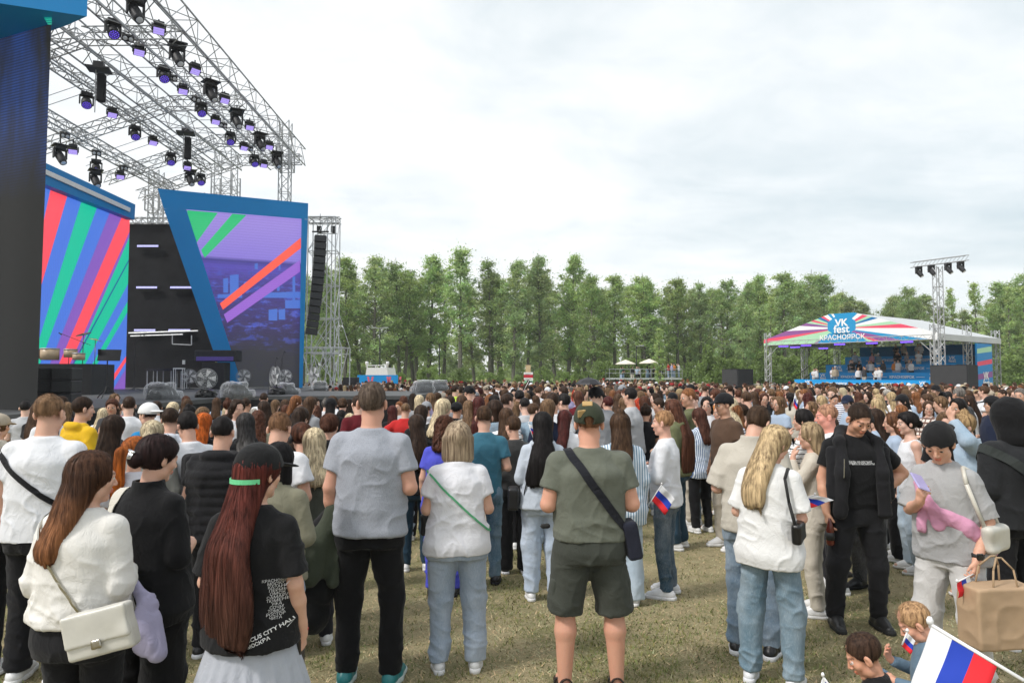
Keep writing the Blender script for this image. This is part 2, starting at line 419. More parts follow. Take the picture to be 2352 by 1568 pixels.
        for ax in range(3):
            sh = [nx, ny, nz]; A = S[tuple(slice(0, sh[q] - 1) if q == ax else slice(1, sh[q] - 1) for q in range(3))]
            B = S[tuple(slice(1, sh[q]) if q == ax else slice(1, sh[q] - 1) for q in range(3))]
            i, j, k = np.nonzero(A != B); o = [i, j, k]
            for q in range(3):
                if q != ax: o[q] = o[q] + 1
            u, v = (ax + 1) % 3, (ax + 2) % 3
            def cell(du, dv):
                w = [o[0], o[1], o[2]]; w[u] = w[u] - du; w[v] = w[v] - dv; return vid[w[0], w[1], w[2]]
            q = np.stack([cell(1, 1), cell(0, 1), cell(0, 0), cell(1, 0)], 1)
            fl = ~S[o[0], o[1], o[2]]; q[fl] = q[fl][:, ::-1]; faces.append(q)
        return V, np.concatenate(faces)
def vnormals(V, Fq):
    a, b, c, d = (V[Fq[:, i]] for i in range(4)); n = np.cross(c - a, d - b); out = np.zeros_like(V)
    for i in range(4): np.add.at(out, Fq[:, i], n)
    return out / (np.linalg.norm(out, axis=1, keepdims=True) + 1e-12)
def relax(V, Fq, it=2, w=0.5):
    for _ in range(it):
        acc = np.zeros_like(V); cnt = np.zeros(len(V))
        for i in range(4):
            a, b = Fq[:, i], Fq[:, (i + 1) % 4]; np.add.at(acc, a, V[b]); np.add.at(acc, b, V[a]); np.add.at(cnt, a, 1); np.add.at(cnt, b, 1)
        V = V * (1 - w) + w * acc / np.maximum(cnt, 1)[:, None]
    return V
# ------------------------------------------------------------------ people
def rotm(yaw=0, pitch=0, roll=0):                      # degrees; yaw + turns to the left, pitch + looks down
    y, p, r = (math.radians(v) for v in (yaw, pitch, roll))
    return np.array((Matrix.Rotation(y, 3, 'Z') @ Matrix.Rotation(-p, 3, 'X') @ Matrix.Rotation(r, 3, 'Y')))
PIV = np.array([0, -.008, 1.50])
HC = np.array([0, .020, .122])                          # head centre from the neck pivot
DEF = dict(sex='m', g=1.0, yaw=0, pitch=5, roll=0, arms=('down', 'down'), legs='stand', H=1.75, hs=1.0, lean=0.0, curl=.45,
           face=False, brow=.45, fade=0, beard=0, skinc=(0.61, 0.37, 0.27), hands=True, stance=.105)
def arm(side, p, s):
    sx = -1 if side == 0 else 1; sw = s['sw']
    A = np.array
    if not isinstance(p, str): E, Wr, d, pn = (A(v, float) for v in p); return E, Wr, d / np.linalg.norm(d), pn / np.linalg.norm(pn)
    T = {'down': ((sw + .050, -.035, 1.135), (sw + .055, .045, .895), (-.05, .18, -1), (-1, 0, 0)),
         'front': ((sw + .055, -.03, 1.135), (.075, .235, 1.13), (-.75, .55, .15), (0, -.3, -1)),
         'phone': ((sw + .045, .03, 1.13), (.07, .26, 1.24), (-.35, .35, .8), (-.4, -.8, .3)),
         'hip': ((sw + .23, -.12, 1.165), (.175, .035, 1.035), (-.6, .55, -.55), (-.5, -.8, 0)),
         'up': ((sw + .08, .14, 1.50), (.10, .20, 1.68), (-.3, .2, .9), (-.3, -1, 0)),
         'cross': ((sw + .04, .02, 1.14), (-.06, .215, 1.17), (-1, .1, .1), (0, -1, 0)),
         'face': ((sw + .03, .13, 1.17), (.10, .16, 1.42), (-.4, -.1, .9), (-.5, -.8, 0))}[p]
    f = lambda v: A([v[0] * sx, v[1], v[2]], float); E, Wr, d, pn = (f(v) for v in T)
    return E, Wr, d / np.linalg.norm(d), pn / np.linalg.norm(pn)
def legs(p, s):
    st = s['stance']
    if not isinstance(p, str): return p
    if p == 'stand': return [((-.092, 0, .88), (-st, .015, .49), (-st - .01, -.025, .08), -6), ((.092, 0, .88), (st, .015, .49), (st + .01, -.025, .08), 6)]
    if p == 'walk': return [((-.09, 0, .88), (-.10, .06, .50), (-.11, .10, .08), -4), ((.09, 0, .88), (.10, .0, .48), (.11, -.18, .10), 6)]
    if p == 'sit': return [((-.09, 0, .88), (-.12, .42, .90), (-.12, .40, .48), 0), ((.09, 0, .88), (.12, .42, .90), (.12, .40, .48), 0)]
    if p == 'squat': return [((-.09, 0, .88), (-.16, .33, 1.06), (-.13, .10, .68), -8), ((.09, 0, .88), (.16, .33, 1.06), (.13, .10, .68), 8)]
def setup(**kw):
    s = dict(DEF); s.update(kw);  s.setdefault('sw', .178 if s['sex'] == 'm' else .158)
    s['R'] = rotm(s['yaw'], s['pitch'], s['roll']); s['A'] = [arm(i, s['arms'][i], s) for i in (0, 1)]; s['Lg'] = legs(s['legs'], s)
    m = s['sex'] == 'm'; g = s['g']
    s['tz'] = [.78, .88, .97, 1.08, 1.22, 1.34, 1.42, 1.47]
    s['ta'] = [v * g for v in ([.150, .168, .158, .148, .160, .165] if m else [.165, .182, .165, .132, .142, .146])] + [.100, .064]
    s['tb'] = [v * (g ** 1.2) for v in ([.095, .115, .108, .100, .112, .112] if m else [.100, .122, .108, .090, .112, .102])] + [.078, .062]
    s['ty'] = [-.02, -.025, -.01, .0, .0, -.01, -.012, -.012]
    return s
def warp(V, s):
    V = np.array(V, float)
    if s['lean']: dz = np.clip(V[:, 2] - .95, 0, None); V[:, 1] += s['lean'] * dz; V[:, 2] -= .5 * s['lean'] ** 2 * dz
    if s.get('tilt'): V[:, 0] += s['tilt'] * np.clip(V[:, 2] - .95, 0, None)
    return V
def hand(F, s, i, h):
    E, Wr, d, pn = s['A'][i]; sx = -1 if i == 0 else 1; t = sx * np.cross(d, pn); t /= np.linalg.norm(t); pn = np.cross(t, d) * sx; pn /= np.linalg.norm(pn)
    sc = .92 if s['sex'] == 'f' else 1.0; fat = 1.0 if h < .0085 else 1.15
    offs = [.031, .0105, -.0095, -.028]; ln = [.072, .080, .075, .058]; cb = s['curl']
    for q in range(4):
        a = Wr + d * .012 * sc + t * offs[q] * .45 * sc; kn = Wr + (d * (.088 - .004 * abs(q - 1)) + t * offs[q]) * sc
        F.cone(a, kn, .0135 * sc, .0115 * sc, k=.009)
        p = kn; dd = d.copy()
        for j, fr in enumerate((.45, .30, .25)):
            ang = cb * (.8 + .5 * j * .5) * (1 + .12 * q); dd = dd * math.cos(ang) + pn * math.sin(ang) if j == 0 else dd * math.cos(ang * .8) + np.cross(np.cross(d, pn), dd) * math.sin(ang * .8)
            dd /= np.linalg.norm(dd); e = p + dd * ln[q] * fr * sc; r = (.0092 - .0009 * j) * sc * fat; F.cone(p, e, r, r * .93, k=.0025); p = e
    a = Wr + (d * .022 + t * .018) * sc; b = a + (d * .75 + t * .62 + pn * .30) * .040 * sc; c = b + (d * .9 + t * .15 + pn * .45) * .034 * sc
    F.cone(a, b, .0145 * sc, .0115 * sc, k=.010); F.cone(b, c, .0108 * sc * fat, .0088 * sc * fat, k=.003)
    F.cone(E + (Wr - E) * .8, Wr + d * .02, .029 * sc, .024 * sc, k=.015)
def headp(s):
    R = s['R']; c = PIV + R @ HC; hs = s['hs']
    return (lambda *p: c + R @ (np.array(p, float) * hs)), R, hs
def body_mesh(s, h, seed=0):
    pts = [PIV + s['R'] @ HC]; rr = .17 * s['hs']
    E = [np.array(v) for a in s['A'] for v in (a[0], a[1], a[1] + a[2] * .2)] + [np.array(v) for l in s['Lg'] for v in l[:3]]
    lo = np.minimum(np.min(E, 0) - .09, pts[0] - rr); hi = np.maximum(np.max(E, 0) + .09, pts[0] + rr)
    lo = np.minimum(lo, [-.22 * s['g'], -.16 * s['g'], .0]); hi = np.maximum(hi, [.22 * s['g'], .16 * s['g'], 1.5]); lo[2] = min(l[2][2] for l in s['Lg']) - .085
    F = Fld(lo, hi + [0, .06, 0], h); g = s['g']; m = s['sex'] == 'm'
    F.loft([.84] + s['tz'][1:], [v - .014 for v in s['ta']], [v - .014 for v in s['tb']], s['ty'], k=.02); cov = 1.0 if s.get('bare') else .80
    P, R, hs = headp(s)
    F.cone((0, -.018, 1.42), P(0, -.012, -.065), (.060 if m else .052) * (g ** .5), (.054 if m else .047) * (g ** .4), k=.03)
    for i in (0, 1):
        sx = -1 if i == 0 else 1; E_, Wr, d, pn = s['A'][i]; S = np.array([sx * s['sw'] * .93, -.012, 1.385]); ga = g ** .8 * (1.03 if m else .86)
        F.cone((0, -.020, 1.432), S, .046, .047, k=.03)
        F.cone(S, E_, .051 * ga, .039 * ga, k=.03); F.cone(E_, E_ + (Wr - E_) * .35, .039 * ga, .041 * ga, k=.012); F.cone(E_ + (Wr - E_) * .35, Wr, .041 * ga, .0255 * ga, k=.012)
        if s['hands']: hand(F, s, i, h)
        hp, kn, an, toe = s['Lg'][i]; hp, kn, an = (np.array(v, float) for v in (hp, kn, an)); gl = g ** .7
        gl *= cov; F.cone(hp, kn, .080 * gl, .052 * gl, k=.025); F.cone(kn, kn + (an - kn) * .3 + [0, -.012, 0], .050 * gl, .055 * gl, k=.02); F.cone(kn + (an - kn) * .3 + [0, -.012, 0], an, .054 * gl, .035 * gl, k=.02)
        ta = math.radians(toe); F.cone(an + [0, -.02, -.035], an + [math.sin(ta) * .15, math.cos(ta) * .15, -.045], .034, .026, k=.02)
    # head
    F.ell(P(0, -.014, .036), np.array([.073, .092, .082]) * hs, R, k=.03)
    F.ell(P(0, .026, -.028), np.array([.055, .060, .080]) * hs, R, k=.025)
    F.cone(P(-.036, .012, -.068), P(.036, .012, -.068), .026 * hs * (1.1 if m else .95), k=.028)
    F.ell(P(0, .062, -.097), np.array([.021, .018, .016]) * hs, R, k=.022)
    for sx in (-1, 1):
        F.ell(P(sx * .038, .052, -.022), np.array([.024, .022, .022]) * hs * (1.1 if g > 1.15 else 1), R, k=.022)
        F.ell(P(sx * .0815, -.010, -.006), np.array([.012, .019, .031]) * hs, R @ np.array(Matrix.Rotation(sx * .45, 3, 'Z')), k=.007)
        if h < .012:
            F.ell(P(sx * .088, .0, -.004), np.array([.007, .010, .016]) * hs, R, k=.004, sub=True)
            F.ell(P(sx * .031, .099, .004), np.array([.017, .015, .012]) * hs, R, k=.010, sub=True)
            F.cone(P(sx * .019, .083, .0105), P(sx * .044, .077, .009), .0052 * hs, k=.004); F.cone(P(sx * .020, .083, -.0065), P(sx * .043, .077, -.005), .004 * hs, k=.004)
    F.cone(P(-.028, .079, .024), P(.028, .079, .024), .0105 * hs, k=.014)
    F.cone(P(0, .084, .012), P(0, .103, -.026), .0072 * hs, .0105 * hs, k=.010)
    if h < .012:
        for sx in (-1, 1): F.ell(P(sx * .0115, .093, -.032), np.array([.0075, .009, .0065]) * hs, R, k=.005)
        F.ell(P(0, .084, -.0535), np.array([.022, .012, .0062]) * hs, R, k=.005); F.ell(P(0, .082, -.0655), np.array([.019, .012, .0072]) * hs, R, k=.005)
        F.cone(P(-.021, .090, -.0595), P(.021, .090, -.0595), .0022 * hs, k=.003, sub=True)
    V, Q = F.nets()
    L_ = (V - P(0, 0, 0)) @ R / hs; col = np.ones((len(V), 3), np.float32)
    def paint(mask, c, w=1.0): col[mask] = col[mask] * (1 - w) + np.array(c) * w
    near = np.abs(L_[:, 2]) < .14
    front = near & (L_[:, 1] > .03)
    lipc = (.92, .50, .48) if not m else (.95, .66, .62)
    paint(front & (np.abs(L_[:, 0]) < .022) & (L_[:, 2] > -.0735) & (L_[:, 2] < -.048) & (L_[:, 1] > .078), lipc)
    if s['brow']:
        paint(front & (np.abs(np.abs(L_[:, 0]) - .031) < .018) & (np.abs(L_[:, 2] - .028 + np.abs(np.abs(L_[:, 0]) - .028) * .25) < .0055), (s['brow'],) * 3)
    if s['fade']:
        a = np.clip((L_[:, 2] + .075) / .05, 0, 1) * near * np.clip((.035 - L_[:, 1] + np.clip(L_[:, 2], 0, .1) * .5) / .02, 0, 1) * (np.abs(L_[:, 0]) < .0785)
        col *= (1 - a * s['fade'])[:, None]
    if s['beard']:
        a = near * np.clip((-.028 - L_[:, 2]) / .02, 0, 1) * np.clip((L_[:, 1] - .0) / .02, 0, 1) * np.clip((L_[:, 2] + .125) / .02, 0, 1); paint_m = a * (1 - ((np.abs(L_[:, 0]) < .024) & (np.abs(L_[:, 2] + .061) < .013)))
        col *= (1 - paint_m * s['beard'])[:, None]
    V = warp(V, s)
    return mesh_np('body', V, Q, [SKIN], cols=col)
def scarf_noise(V, fx, fy, fz, seed): return vnoise(V * np.array([fx, fy, fz]) + 31.7, seed)
from mathutils.bvhtree import BVHTree
class Surf:                                             # the finished clothing surface, for straps and prints
    def __init__(s, V, Q): s.t = BVHTree.FromPolygons([tuple(v) for v in V], [tuple(int(i) for i in q) for q in Q])
    def ray(s, o, d, tmax=.75):
        o = Vector(o); d = Vector(d).normalized(); h = s.t.ray_cast(o + d * tmax, -d, tmax); return None if h[0] is None else np.array(h[0])
    def grad(s, P):
        out = []
        for p in P: h = s.t.find_nearest(Vector(p)); out.append(np.array(h[1]) if h[1] is not None else np.array([0, 0, 1.]))
        return np.array(out)
def fold(V, Nn, amp, seed, zones=()):
    x, y, z = V[:, 0], V[:, 1], V[:, 2]; w1 = 1.1 * vnoise(V * 3.1, seed + 5); w = np.full(len(V), .55)
    for zc, zw, k in zones: w += k * np.exp(-((z - zc) / zw) ** 2)
    r1 = (1 - np.abs(vnoise(np.stack([x * 5 + z * 3 + w1, y * 5, z * 4.5 - x * 2 + w1], 1), seed))) ** 3 - .35; r2 = (1 - np.abs(vnoise(np.stack([x * 9 - z * 4, y * 9 + w1, z * 9 + x * 3], 1), seed + 1))) ** 4 - .25
    r3 = (1 - np.abs(vnoise(np.stack([x * 3 + w1, y * 3, z * 15 + w1 + x * 4], 1), seed + 2))) ** 2 - .4
    d = .42 * vnoise(V * [6, 6, 2.6], seed + 3) + w * (.55 * r1 + .45 * r2) + .55 * (w - .55) * r3
    return V + Nn * (amp * d)[:, None]
def top_mesh(s, h, kind='tee', loose=1.0, hem=.86, seed=1, hood=False, collar=False, open_front=False, sleeve=None, keep=False, amp=None):
    g = s['g']; t = {'tee': .018, 'tank': .012, 'long': .022, 'jacket': .032, 'puffer': .045}[kind] * (1 if loose < 1.2 else 1.15)
    sl = {'tee': .62, 'tank': 0, 'long': 1.94, 'jacket': 1.94, 'puffer': 0}[kind] if sleeve is None else sleeve
    pts = [np.array(v) for a in s['A'] for v in (a[0], a[1])] if sl > 1 else [np.array(a[0]) for a in s['A']]
    lo = np.minimum(np.min(pts, 0) - .11, [-.30 * g, -.24 * g, hem - .03]); hi = np.maximum(np.max(pts, 0) + .11, [.30 * g, .26 * g, 1.56]); lo[2] = min(lo[2], hem - .03)
    F = Fld(lo, hi, h)
    zb = np.array([hem] + [z for z in s['tz'] if z > hem + .03 and z < 1.44]); ta = np.interp(zb, s['tz'], s['ta']); tb = np.interp(zb, s['tz'], s['tb']); ty = np.interp(zb, s['tz'], s['ty'])
    ch_a = s['ta'][5]; ch_b = s['tb'][4]; hang = np.clip((1.34 - zb) / .25, 0, 1) * min(1, .55 * loose + .15)
    a = ta + t; b = tb + t; a = np.where(zb < 1.34, np.maximum(a, (ch_a + t) * hang + a * (1 - hang)), a); b = np.where(zb < 1.30, np.maximum(b, (ch_b + t) * hang + b * (1 - hang)), b)
    if loose > 1: a = a + (loose - 1) * .05 * np.clip((1.4 - zb) / .3, 0, 1); b = b + (loose - 1) * .035 * np.clip((1.4 - zb) / .3, 0, 1)
    F.loft(list(zb) + [1.44, 1.475], list(a) + [.108 * g ** .5, .066], list(b) + [.085 * g ** .5, .066], list(ty) + [-.014, -.014], k=.02, sq=2.15)
    for i in (0, 1):
        sx = -1 if i == 0 else 1; E_, Wr, d, pn = s['A'][i]; S = np.array([sx * s['sw'] * .93, -.012, 1.382]); ga = g ** .7 * (1.0 if s['sex'] == 'm' else .88)
        F.cone((0, -.020, 1.436), S, .050 + t * .3, .047 * ga + t * .55, k=.035)
        if sl > 0:
            fr = min(sl, 1); e = S + (E_ - S) * fr; r0 = (.052 + t * .7) * ga; r1 = ((.044 + t * .9) * ga if sl > 1 else (.054 + t * (.8 if loose < 1.2 else 1.3)) * ga)
            F.cone(S, e, r0, r1, k=.022, flat=(sl <= 1))
            if sl > 1:
                e2 = E_ + (Wr - E_) * (sl - 1); F.cone(E_, e2, r1 * .96, (.030 + t * .35) * ga * (1.25 if kind == 'jacket' else 1), k=.015, flat=True)
    F.plane((0, 0, -1), (0, 0, hem), box=((-.34 * g, -.28 * g, hem - .05), (.34 * g, .28 * g, hem + .1)))
    if kind == 'tank':
        for sx in (-1, 1): F.ell((sx * (s['sw'] + .012), 0, 1.40), (.055, .12, .10), k=.01, sub=True)
        F.ell((0, .0, 1.49), (.105, .10, .10), k=.01, sub=True)
    F.ell((0, .014, 1.515), (.066 * g ** .4, .070 * g ** .4, .060), k=.008, sub=True)
    if collar:
        F.un((-.1, -.1, 1.44), (.1, .1, 1.52), lambda X, Y, Z: np.maximum(np.abs(np.sqrt((X / .074) ** 2 + ((Y + .012) / .076) ** 2) - 1 - (1.47 - Z) * 1.6) * .072 - .007, np.maximum(1.44 - Z, Z - 1.512)), .008)
        F.ell((0, .10, 1.50), (.03, .05, .05), k=.006, sub=True)
    if hood:
        F.ell((0, -.085, 1.455), (.115, .055, .055), k=.03); F.cone((-.095, -.02, 1.46), (-.04, .085, 1.40), .028, .02, k=.02); F.cone((.095, -.02, 1.46), (.04, .085, 1.40), .028, .02, k=.02)
        F.ell((0, -.045, 1.53), (.075, .06, .07), k=.01, sub=True)
    if open_front:
        F.rbox((0, .22, 1.15), (.035, .16, .40), .02, k=.01, sub=True)
    V, Q = F.nets(); V = relax(V, Q, 1, .4); Nn = vnormals(V, Q)
    am = (.015 if loose < 1.1 else .020) if amp is None else amp
    if kind == 'puffer': V = V + Nn * (.010 * np.abs(np.sin(V[:, 2] * math.pi / .065)))[:, None]
    edge = np.clip((1.50 - V[:, 2]) / .10, .25, 1)[:, None]
    V2 = fold(V, Nn, am, seed, ((hem + .06, .10, .4), (1.05, .09, .5), (1.25, .08, .25))); V = V + (V2 - V) * edge
    sf = Surf(V, Q) if h < .0125 else None; me = (warp(V, s), Q)
    return (me, sf)
def bottom_mesh(s, h, kind='straight', seed=2):
    g = s['g']; gl = g ** .8
    prof = {'slim': (.088, .060, .043, .09), 'straight': (.094, .072, .058, .045), 'wide': (.100, .090, .092, .022), 'shorts': (.100, .095, .10, 0), 'jogger': (.098, .084, .066, .05), 'skirt': (0, 0, 0, 0)}[kind]
    pts = [np.array(v, float) for l in s['Lg'] for v in l[:3]]; lo = np.min(pts, 0) - .15 * gl; hi = np.max(pts, 0) + .15 * gl
    lo = np.minimum(lo, [-.26 * g, -.2 * g, .75]); hi = np.maximum(hi, [.26 * g, .2 * g, 1.06]); gz = min(p[2] for p in pts) - .08; lo[2] = max(lo[2], gz) - .01
    F = Fld(lo, hi, h)
    if kind == 'skirt':
        z0 = s.get('skirt_z', .52); F.loft([z0, .72, .90, 1.04], [.31 * g, .235 * g, .180 * g, .150 * g], [.25 * g, .185 * g, .128 * g, .110 * g], -.01, k=.01)
    else:
        zz_ = [.80, .86, .94, 1.02, 1.05]; F.loft(zz_, np.interp(zz_, s['tz'], s['ta']) + .010, np.interp(zz_, s['tz'], s['tb']) + .010, np.interp(zz_, s['tz'], s['ty']), k=.02)
        for i in (0, 1):
            hp, kn, an, toe = s['Lg'][i]; hp, kn, an = (np.array(v, float) for v in (hp, kn, an)); sx = -1 if i == 0 else 1
            F.ell(hp + [0, -.035, 0], (.088 * gl, .095 * gl, .095 * gl), k=.03)
            if i: F.ell((0, -.015, .835), (.07 * gl, .085 * gl, .05), k=.03)
            if kind == 'shorts':
                F.cone(hp, kn + (kn - hp) * .02, prof[0] * gl, prof[1] * gl, k=.022, flat=True)
            else:
                F.cone(hp, kn, prof[0] * gl, prof[1] * gl, k=.022); e = an + (an - kn) / np.linalg.norm(an - kn) * (.08 - prof[3] - .03)
                F.cone(kn, e, prof[1] * gl, prof[2] * gl, k=.03, flat=True)
    V, Q = F.nets(); V = relax(V, Q, 1, .4); Nn = vnormals(V, Q)
    if kind == 'skirt':
        th = np.arctan2(V[:, 0], V[:, 1]); V = V + Nn * (.026 * np.clip((.86 - V[:, 2]) / .25, 0, 1) * (2 * np.abs(((th * 11 / math.pi) % 1) - .5) - .5))[:, None]
    else:
        V = fold(V, Nn, .019 if kind not in ('slim',) else .012, seed, ((.16, .10, 1.1 if kind not in ('shorts', 'wide') else .4), (.50, .08, .55), (.80, .07, .6), (.65, .08, .25)))
    return (warp(V, s), Q), F
def shoe_parts(s, i, h, kind='sneaker'):
    hp, kn, an, toe = s['Lg'][i]; an = np.array(an, float); ta = math.radians(toe); d = np.array([math.sin(ta), math.cos(ta), 0.]); gz = an[2] - .08
    base = np.array([an[0], an[1], gz]); R = np.array(Matrix.Rotation(-ta, 3, 'Z'))
    def P(x, y, z): return base + R @ np.array([x, y, z], float)
    k_ = 1.0 if s['sex'] == 'm' else .9; th = .032
    F = Fld(base - [.22, .26, .01], base + [.22, .26, .16], h)
    F.cone(P(0, -.045, .045) , P(0, .055 * k_, .042), .040 * k_, .044 * k_, k=.02); F.cone(P(0, .055 * k_, .042), P(.004, .155 * k_, .030), .045 * k_, .036 * k_, k=.03)
    F.cone(P(0, -.02, .06), P(0, .0, .118), .044 * k_, .040 * k_, k=.02); F.cone(P(0, .03, .09), P(0, .10, .055), .030, .028, k=.03)
    F.ell(P(0, -.005, .135), (.030, .036, .03), k=.006, sub=True)
    F.plane((0, 0, -1), (0, 0, gz + th - .004)); V, Q = F.nets()
    G = Fld(base - [.22, .26, .01], base + [.22, .26, .08], h)
    G.cone(P(0, -.050, .02), P(0, .055 * k_, .02), .045 * k_, .050 * k_, k=.02); G.cone(P(0, .055 * k_, .02), P(.004, .165 * k_, .022), .050 * k_, .040 * k_, k=.03)
    G.plane((0, 0, -1), (0, 0, gz + .002)); G.plane((0, 0, 1), (0, 0, gz + th + .004)); V2, Q2 = G.nets()
    return (V, Q), (V2, Q2)
def strands(F, V, Nn, c, top, n, length, width, lift, seed, spread=.35, zmax=9, steps=10, flow=None):
    r = np.random.default_rng(seed); ok = np.nonzero(V[:, 2] < zmax)[0]; p = V[r.choice(ok, n)] + r.normal(0, .002, (n, 3)); ln = length * r.uniform(.55, 1.0, n); st = ln / steps
    off = r.uniform(.15, 1.0, n) * lift; W_ = width * r.uniform(.6, 1.3, n); L_, R_ = [], []
    for k in range(steps + 1):
        g = F.grad(p); rel = p - c; rel2 = rel - (rel @ top)[:, None] * top[None]; rel2 /= (np.linalg.norm(rel2, axis=1, keepdims=True) + 1e-6)
        dirv = np.array([[0, 0, -1.]]) + spread * rel2 * np.clip((g @ top) + .2, 0, 1)[:, None] * 2
        if flow is not None: dirv = dirv + flow(p)
        dirv = dirv - (dirv * g).sum(1)[:, None] * g; dirv /= (np.linalg.norm(dirv, axis=1, keepdims=True) + 1e-6)
        side = np.cross(dirv, g); wv = W_ * (1 - .75 * (k / steps) ** 2); q = p + g * (off * (.6 + .9 * k / steps))[:, None]
        L_.append(q - side * wv[:, None] / 2); R_.append(q + side * wv[:, None] / 2)
        p = p + dirv * st[:, None]; f = F.sample(p); p = p - F.grad(p) * np.clip(f, -.02, .02)[:, None]
    A = np.stack(L_ + R_, 1).reshape(-1, 3); m = 2 * (steps + 1); b = (np.arange(n) * m)[:, None]; k = np.arange(steps)[None]
    Q = np.stack([b + k, b + k + 1, b + k + 1 + steps + 1, b + k + steps + 1], -1).reshape(-1, 4)
    return A, Q
def hair_mesh(style, h=.008, pitch=0, roll=0, yaw=0, g=1.0, hs=1.0, seed=3, n=0, zend=None, vol=1.0, capcut=False):
    """in the frame of the neck pivot"""
    R = rotm(yaw, pitch, roll); R = np.array(R); c = R @ HC; P = lambda *p: c + R @ (np.array(p, float) * hs); top = R @ np.array([0, 0, 1.])
    zb = {'short': -.12, 'crop': -.12, 'long': -.37, 'bob': -.14, 'bun': -.12, 'topbun': -.12, 'pony': -.40, 'curly': -.22, 'mid': -.20, 'braids': -.3, 'xlong': -.60}[style] if zend is None else zend
    F = Fld((-.20 * hs - .03, -.30, min(zb - .06, -.06) ), (.20 * hs + .03, .20, .36 * hs), h)
    def ellh(p, r, k=.02, sub=False): F.ell(P(*p), np.array(r) * hs, R, k=k, sub=sub)
    shortish = style in ('short', 'crop')
    t = {'short': .009, 'crop': .003}.get(style, .014) * vol
    if shortish: ellh((0, -.014, .040), (.0755 + t * .25, .095 + t * .25, .083 + t * 1.15), 0.01)
    else: ellh((0, -.014, .038), (.075 + t, .095 + t, .084 + t), .01)
    # hairline cut in head space
    def cut(n_, p_): F.plane(R @ np.array(n_, float), P(*p_))
    if shortish:
        cut((0, .80, -.60), (0, .030, .012)); cut((0, -.35, -1), (0, -.05, -.040 if style == 'short' else -.030))
        for sx in (-1, 1): ellh((sx * .086, -.004, -.010), (.022, .026, .036), .005, True)
    else:
        if style in ('long', 'bob', 'curly', 'mid', 'xlong'):
            # sides and back fall by gravity
            Ry = rotm(yaw, 0, 0); cy0 = c; yv = Ry @ np.array([0, 1., 0])
            zs = np.linspace(zb, c[2] + .03 * hs, 12); bodyz = -.03
            aa, bb, cc = [], [], []
            for z in zs:
                if z > -.06: w = (z + .06) / max(.01, (c[2] + .03 + .06)); a = .092 * vol * (1 - w) + .082 * w; b = .060 * (1 - w) + .082 * w; yy = (cy0[1] - .030) * w - .088 * (1 - w)
                else:
                    q = min(1, (-.06 - z) / .5); a = (.098 - .028 * q) * vol + (.098 * min(1, (-.06 - z) / .34) if style == 'xlong' else 0); b = .055 - .020 * q; yy = -.088 - .052 * min(1, (-.06 - z) / .13) * g
                if style == 'bob': a = .088 * vol; b = .078; yy = cy0[1] - .030
                if style == 'curly': a *= 1.10; b *= 1.15
                aa.append(a * hs); bb.append(b * hs); cc.append(yy)
            zt = float(np.ptp(zs)); aa[0] *= .80; bb[0] *= .8
            F.loft(zs, aa, bb, np.array(cc) * Ry[1, 1], cx=np.array(cc) * Ry[0, 1] if yaw else 0.0, k=.03)
            # open the face
            fw = P(0, .125, -.055); F.ell(fw, np.array([.060, .088, .125]) * hs, R, k=.012, sub=True)
            F.plane(R @ np.array([0, 1., .05]), P(0, .058, 0))
        else:
            cut((0, .80, -.60), (0, .026, .008)); cut((0, -.2, -1), (0, -.05, -.060))
            for sx in (-1, 1): ellh((sx * .088, .004, -.012), (.02, .024, .034), .006, True)
        # forehead line
        F.ell(P(0, .118, .010), np.array([.060, .055, .062]) * hs, R, k=.012, sub=True)
        if style == 'bun': ellh((0, -.118, -.012), (.040, .036, .038), .012)
        if style == 'topbun': ellh((0, -.060, .128), (.036, .036, .032), .008)
        if style == 'pony':
            a = P(0, -.10, .045); b = a + np.array([0, -.05, -.03]); e = np.array([0, -.165 * g, zb])
            F.cone(P(0, -.085, .045), b, .022, .030, k=.012); F.cone(b, (b + e) / 2, .034, .040, k=.02); F.cone((b + e) / 2, e, .040, .018, k=.02)
        if style == 'braids':
            for sx in (-1, 1):
                p0 = P(sx * .045, -.09, -.03)
                for j in range(7): F.ell(p0 + np.array([sx * .012 * min(j, 3), -.004 * j, -.030 * j]), (.021, .019, .022), k=.006)
    if capcut: F.plane(R @ np.array([0, .15, 1.]), P(0, 0, .052))
    V, Q = F.nets(); Nn = vnormals(V, Q); rel = (V - c) @ R / hs; th = np.arctan2(rel[:, 0], -rel[:, 1] + .001)
    if style == 'curly':
        d = .010 * vnoise(V * 38, seed) + .008 * vnoise(V * 75, seed + 1)
    elif shortish:
        d = .0018 * vnoise(V * [60, 60, 60], seed) + .002 * vnoise(V * 30, seed + 3)
    else:
        lowz = np.clip((.02 - V[:, 2]) / .1, 0, 1)
        d = .0045 * vnoise(np.stack([th * 13, rel[:, 2] * 3, rel[:, 2] * 0], 1), seed) * (1 - lowz) + lowz * (.007 * vnoise(V * [38, 30, 3], seed + 1) + .006 * vnoise(V * [14, 14, 5], seed + 2)) + .0015 * vnoise(V * [90, 90, 8], seed + 4)
        if style in ('bun', 'topbun', 'pony'): d = d * .6 + .003 * vnoise(V * [40, 40, 40], seed + 5)
    V = V + Nn * d[:, None]
    if zb < -.1 and not shortish and style in ('long', 'mid', 'xlong', 'bob'):      # ragged ends
        w = np.clip((zb + .10 - V[:, 2]) / .10, 0, 1); V[:, 2] += w * .028 * vnoise(np.stack([th * 22, th * 0, th * 0], 1), seed + 6)
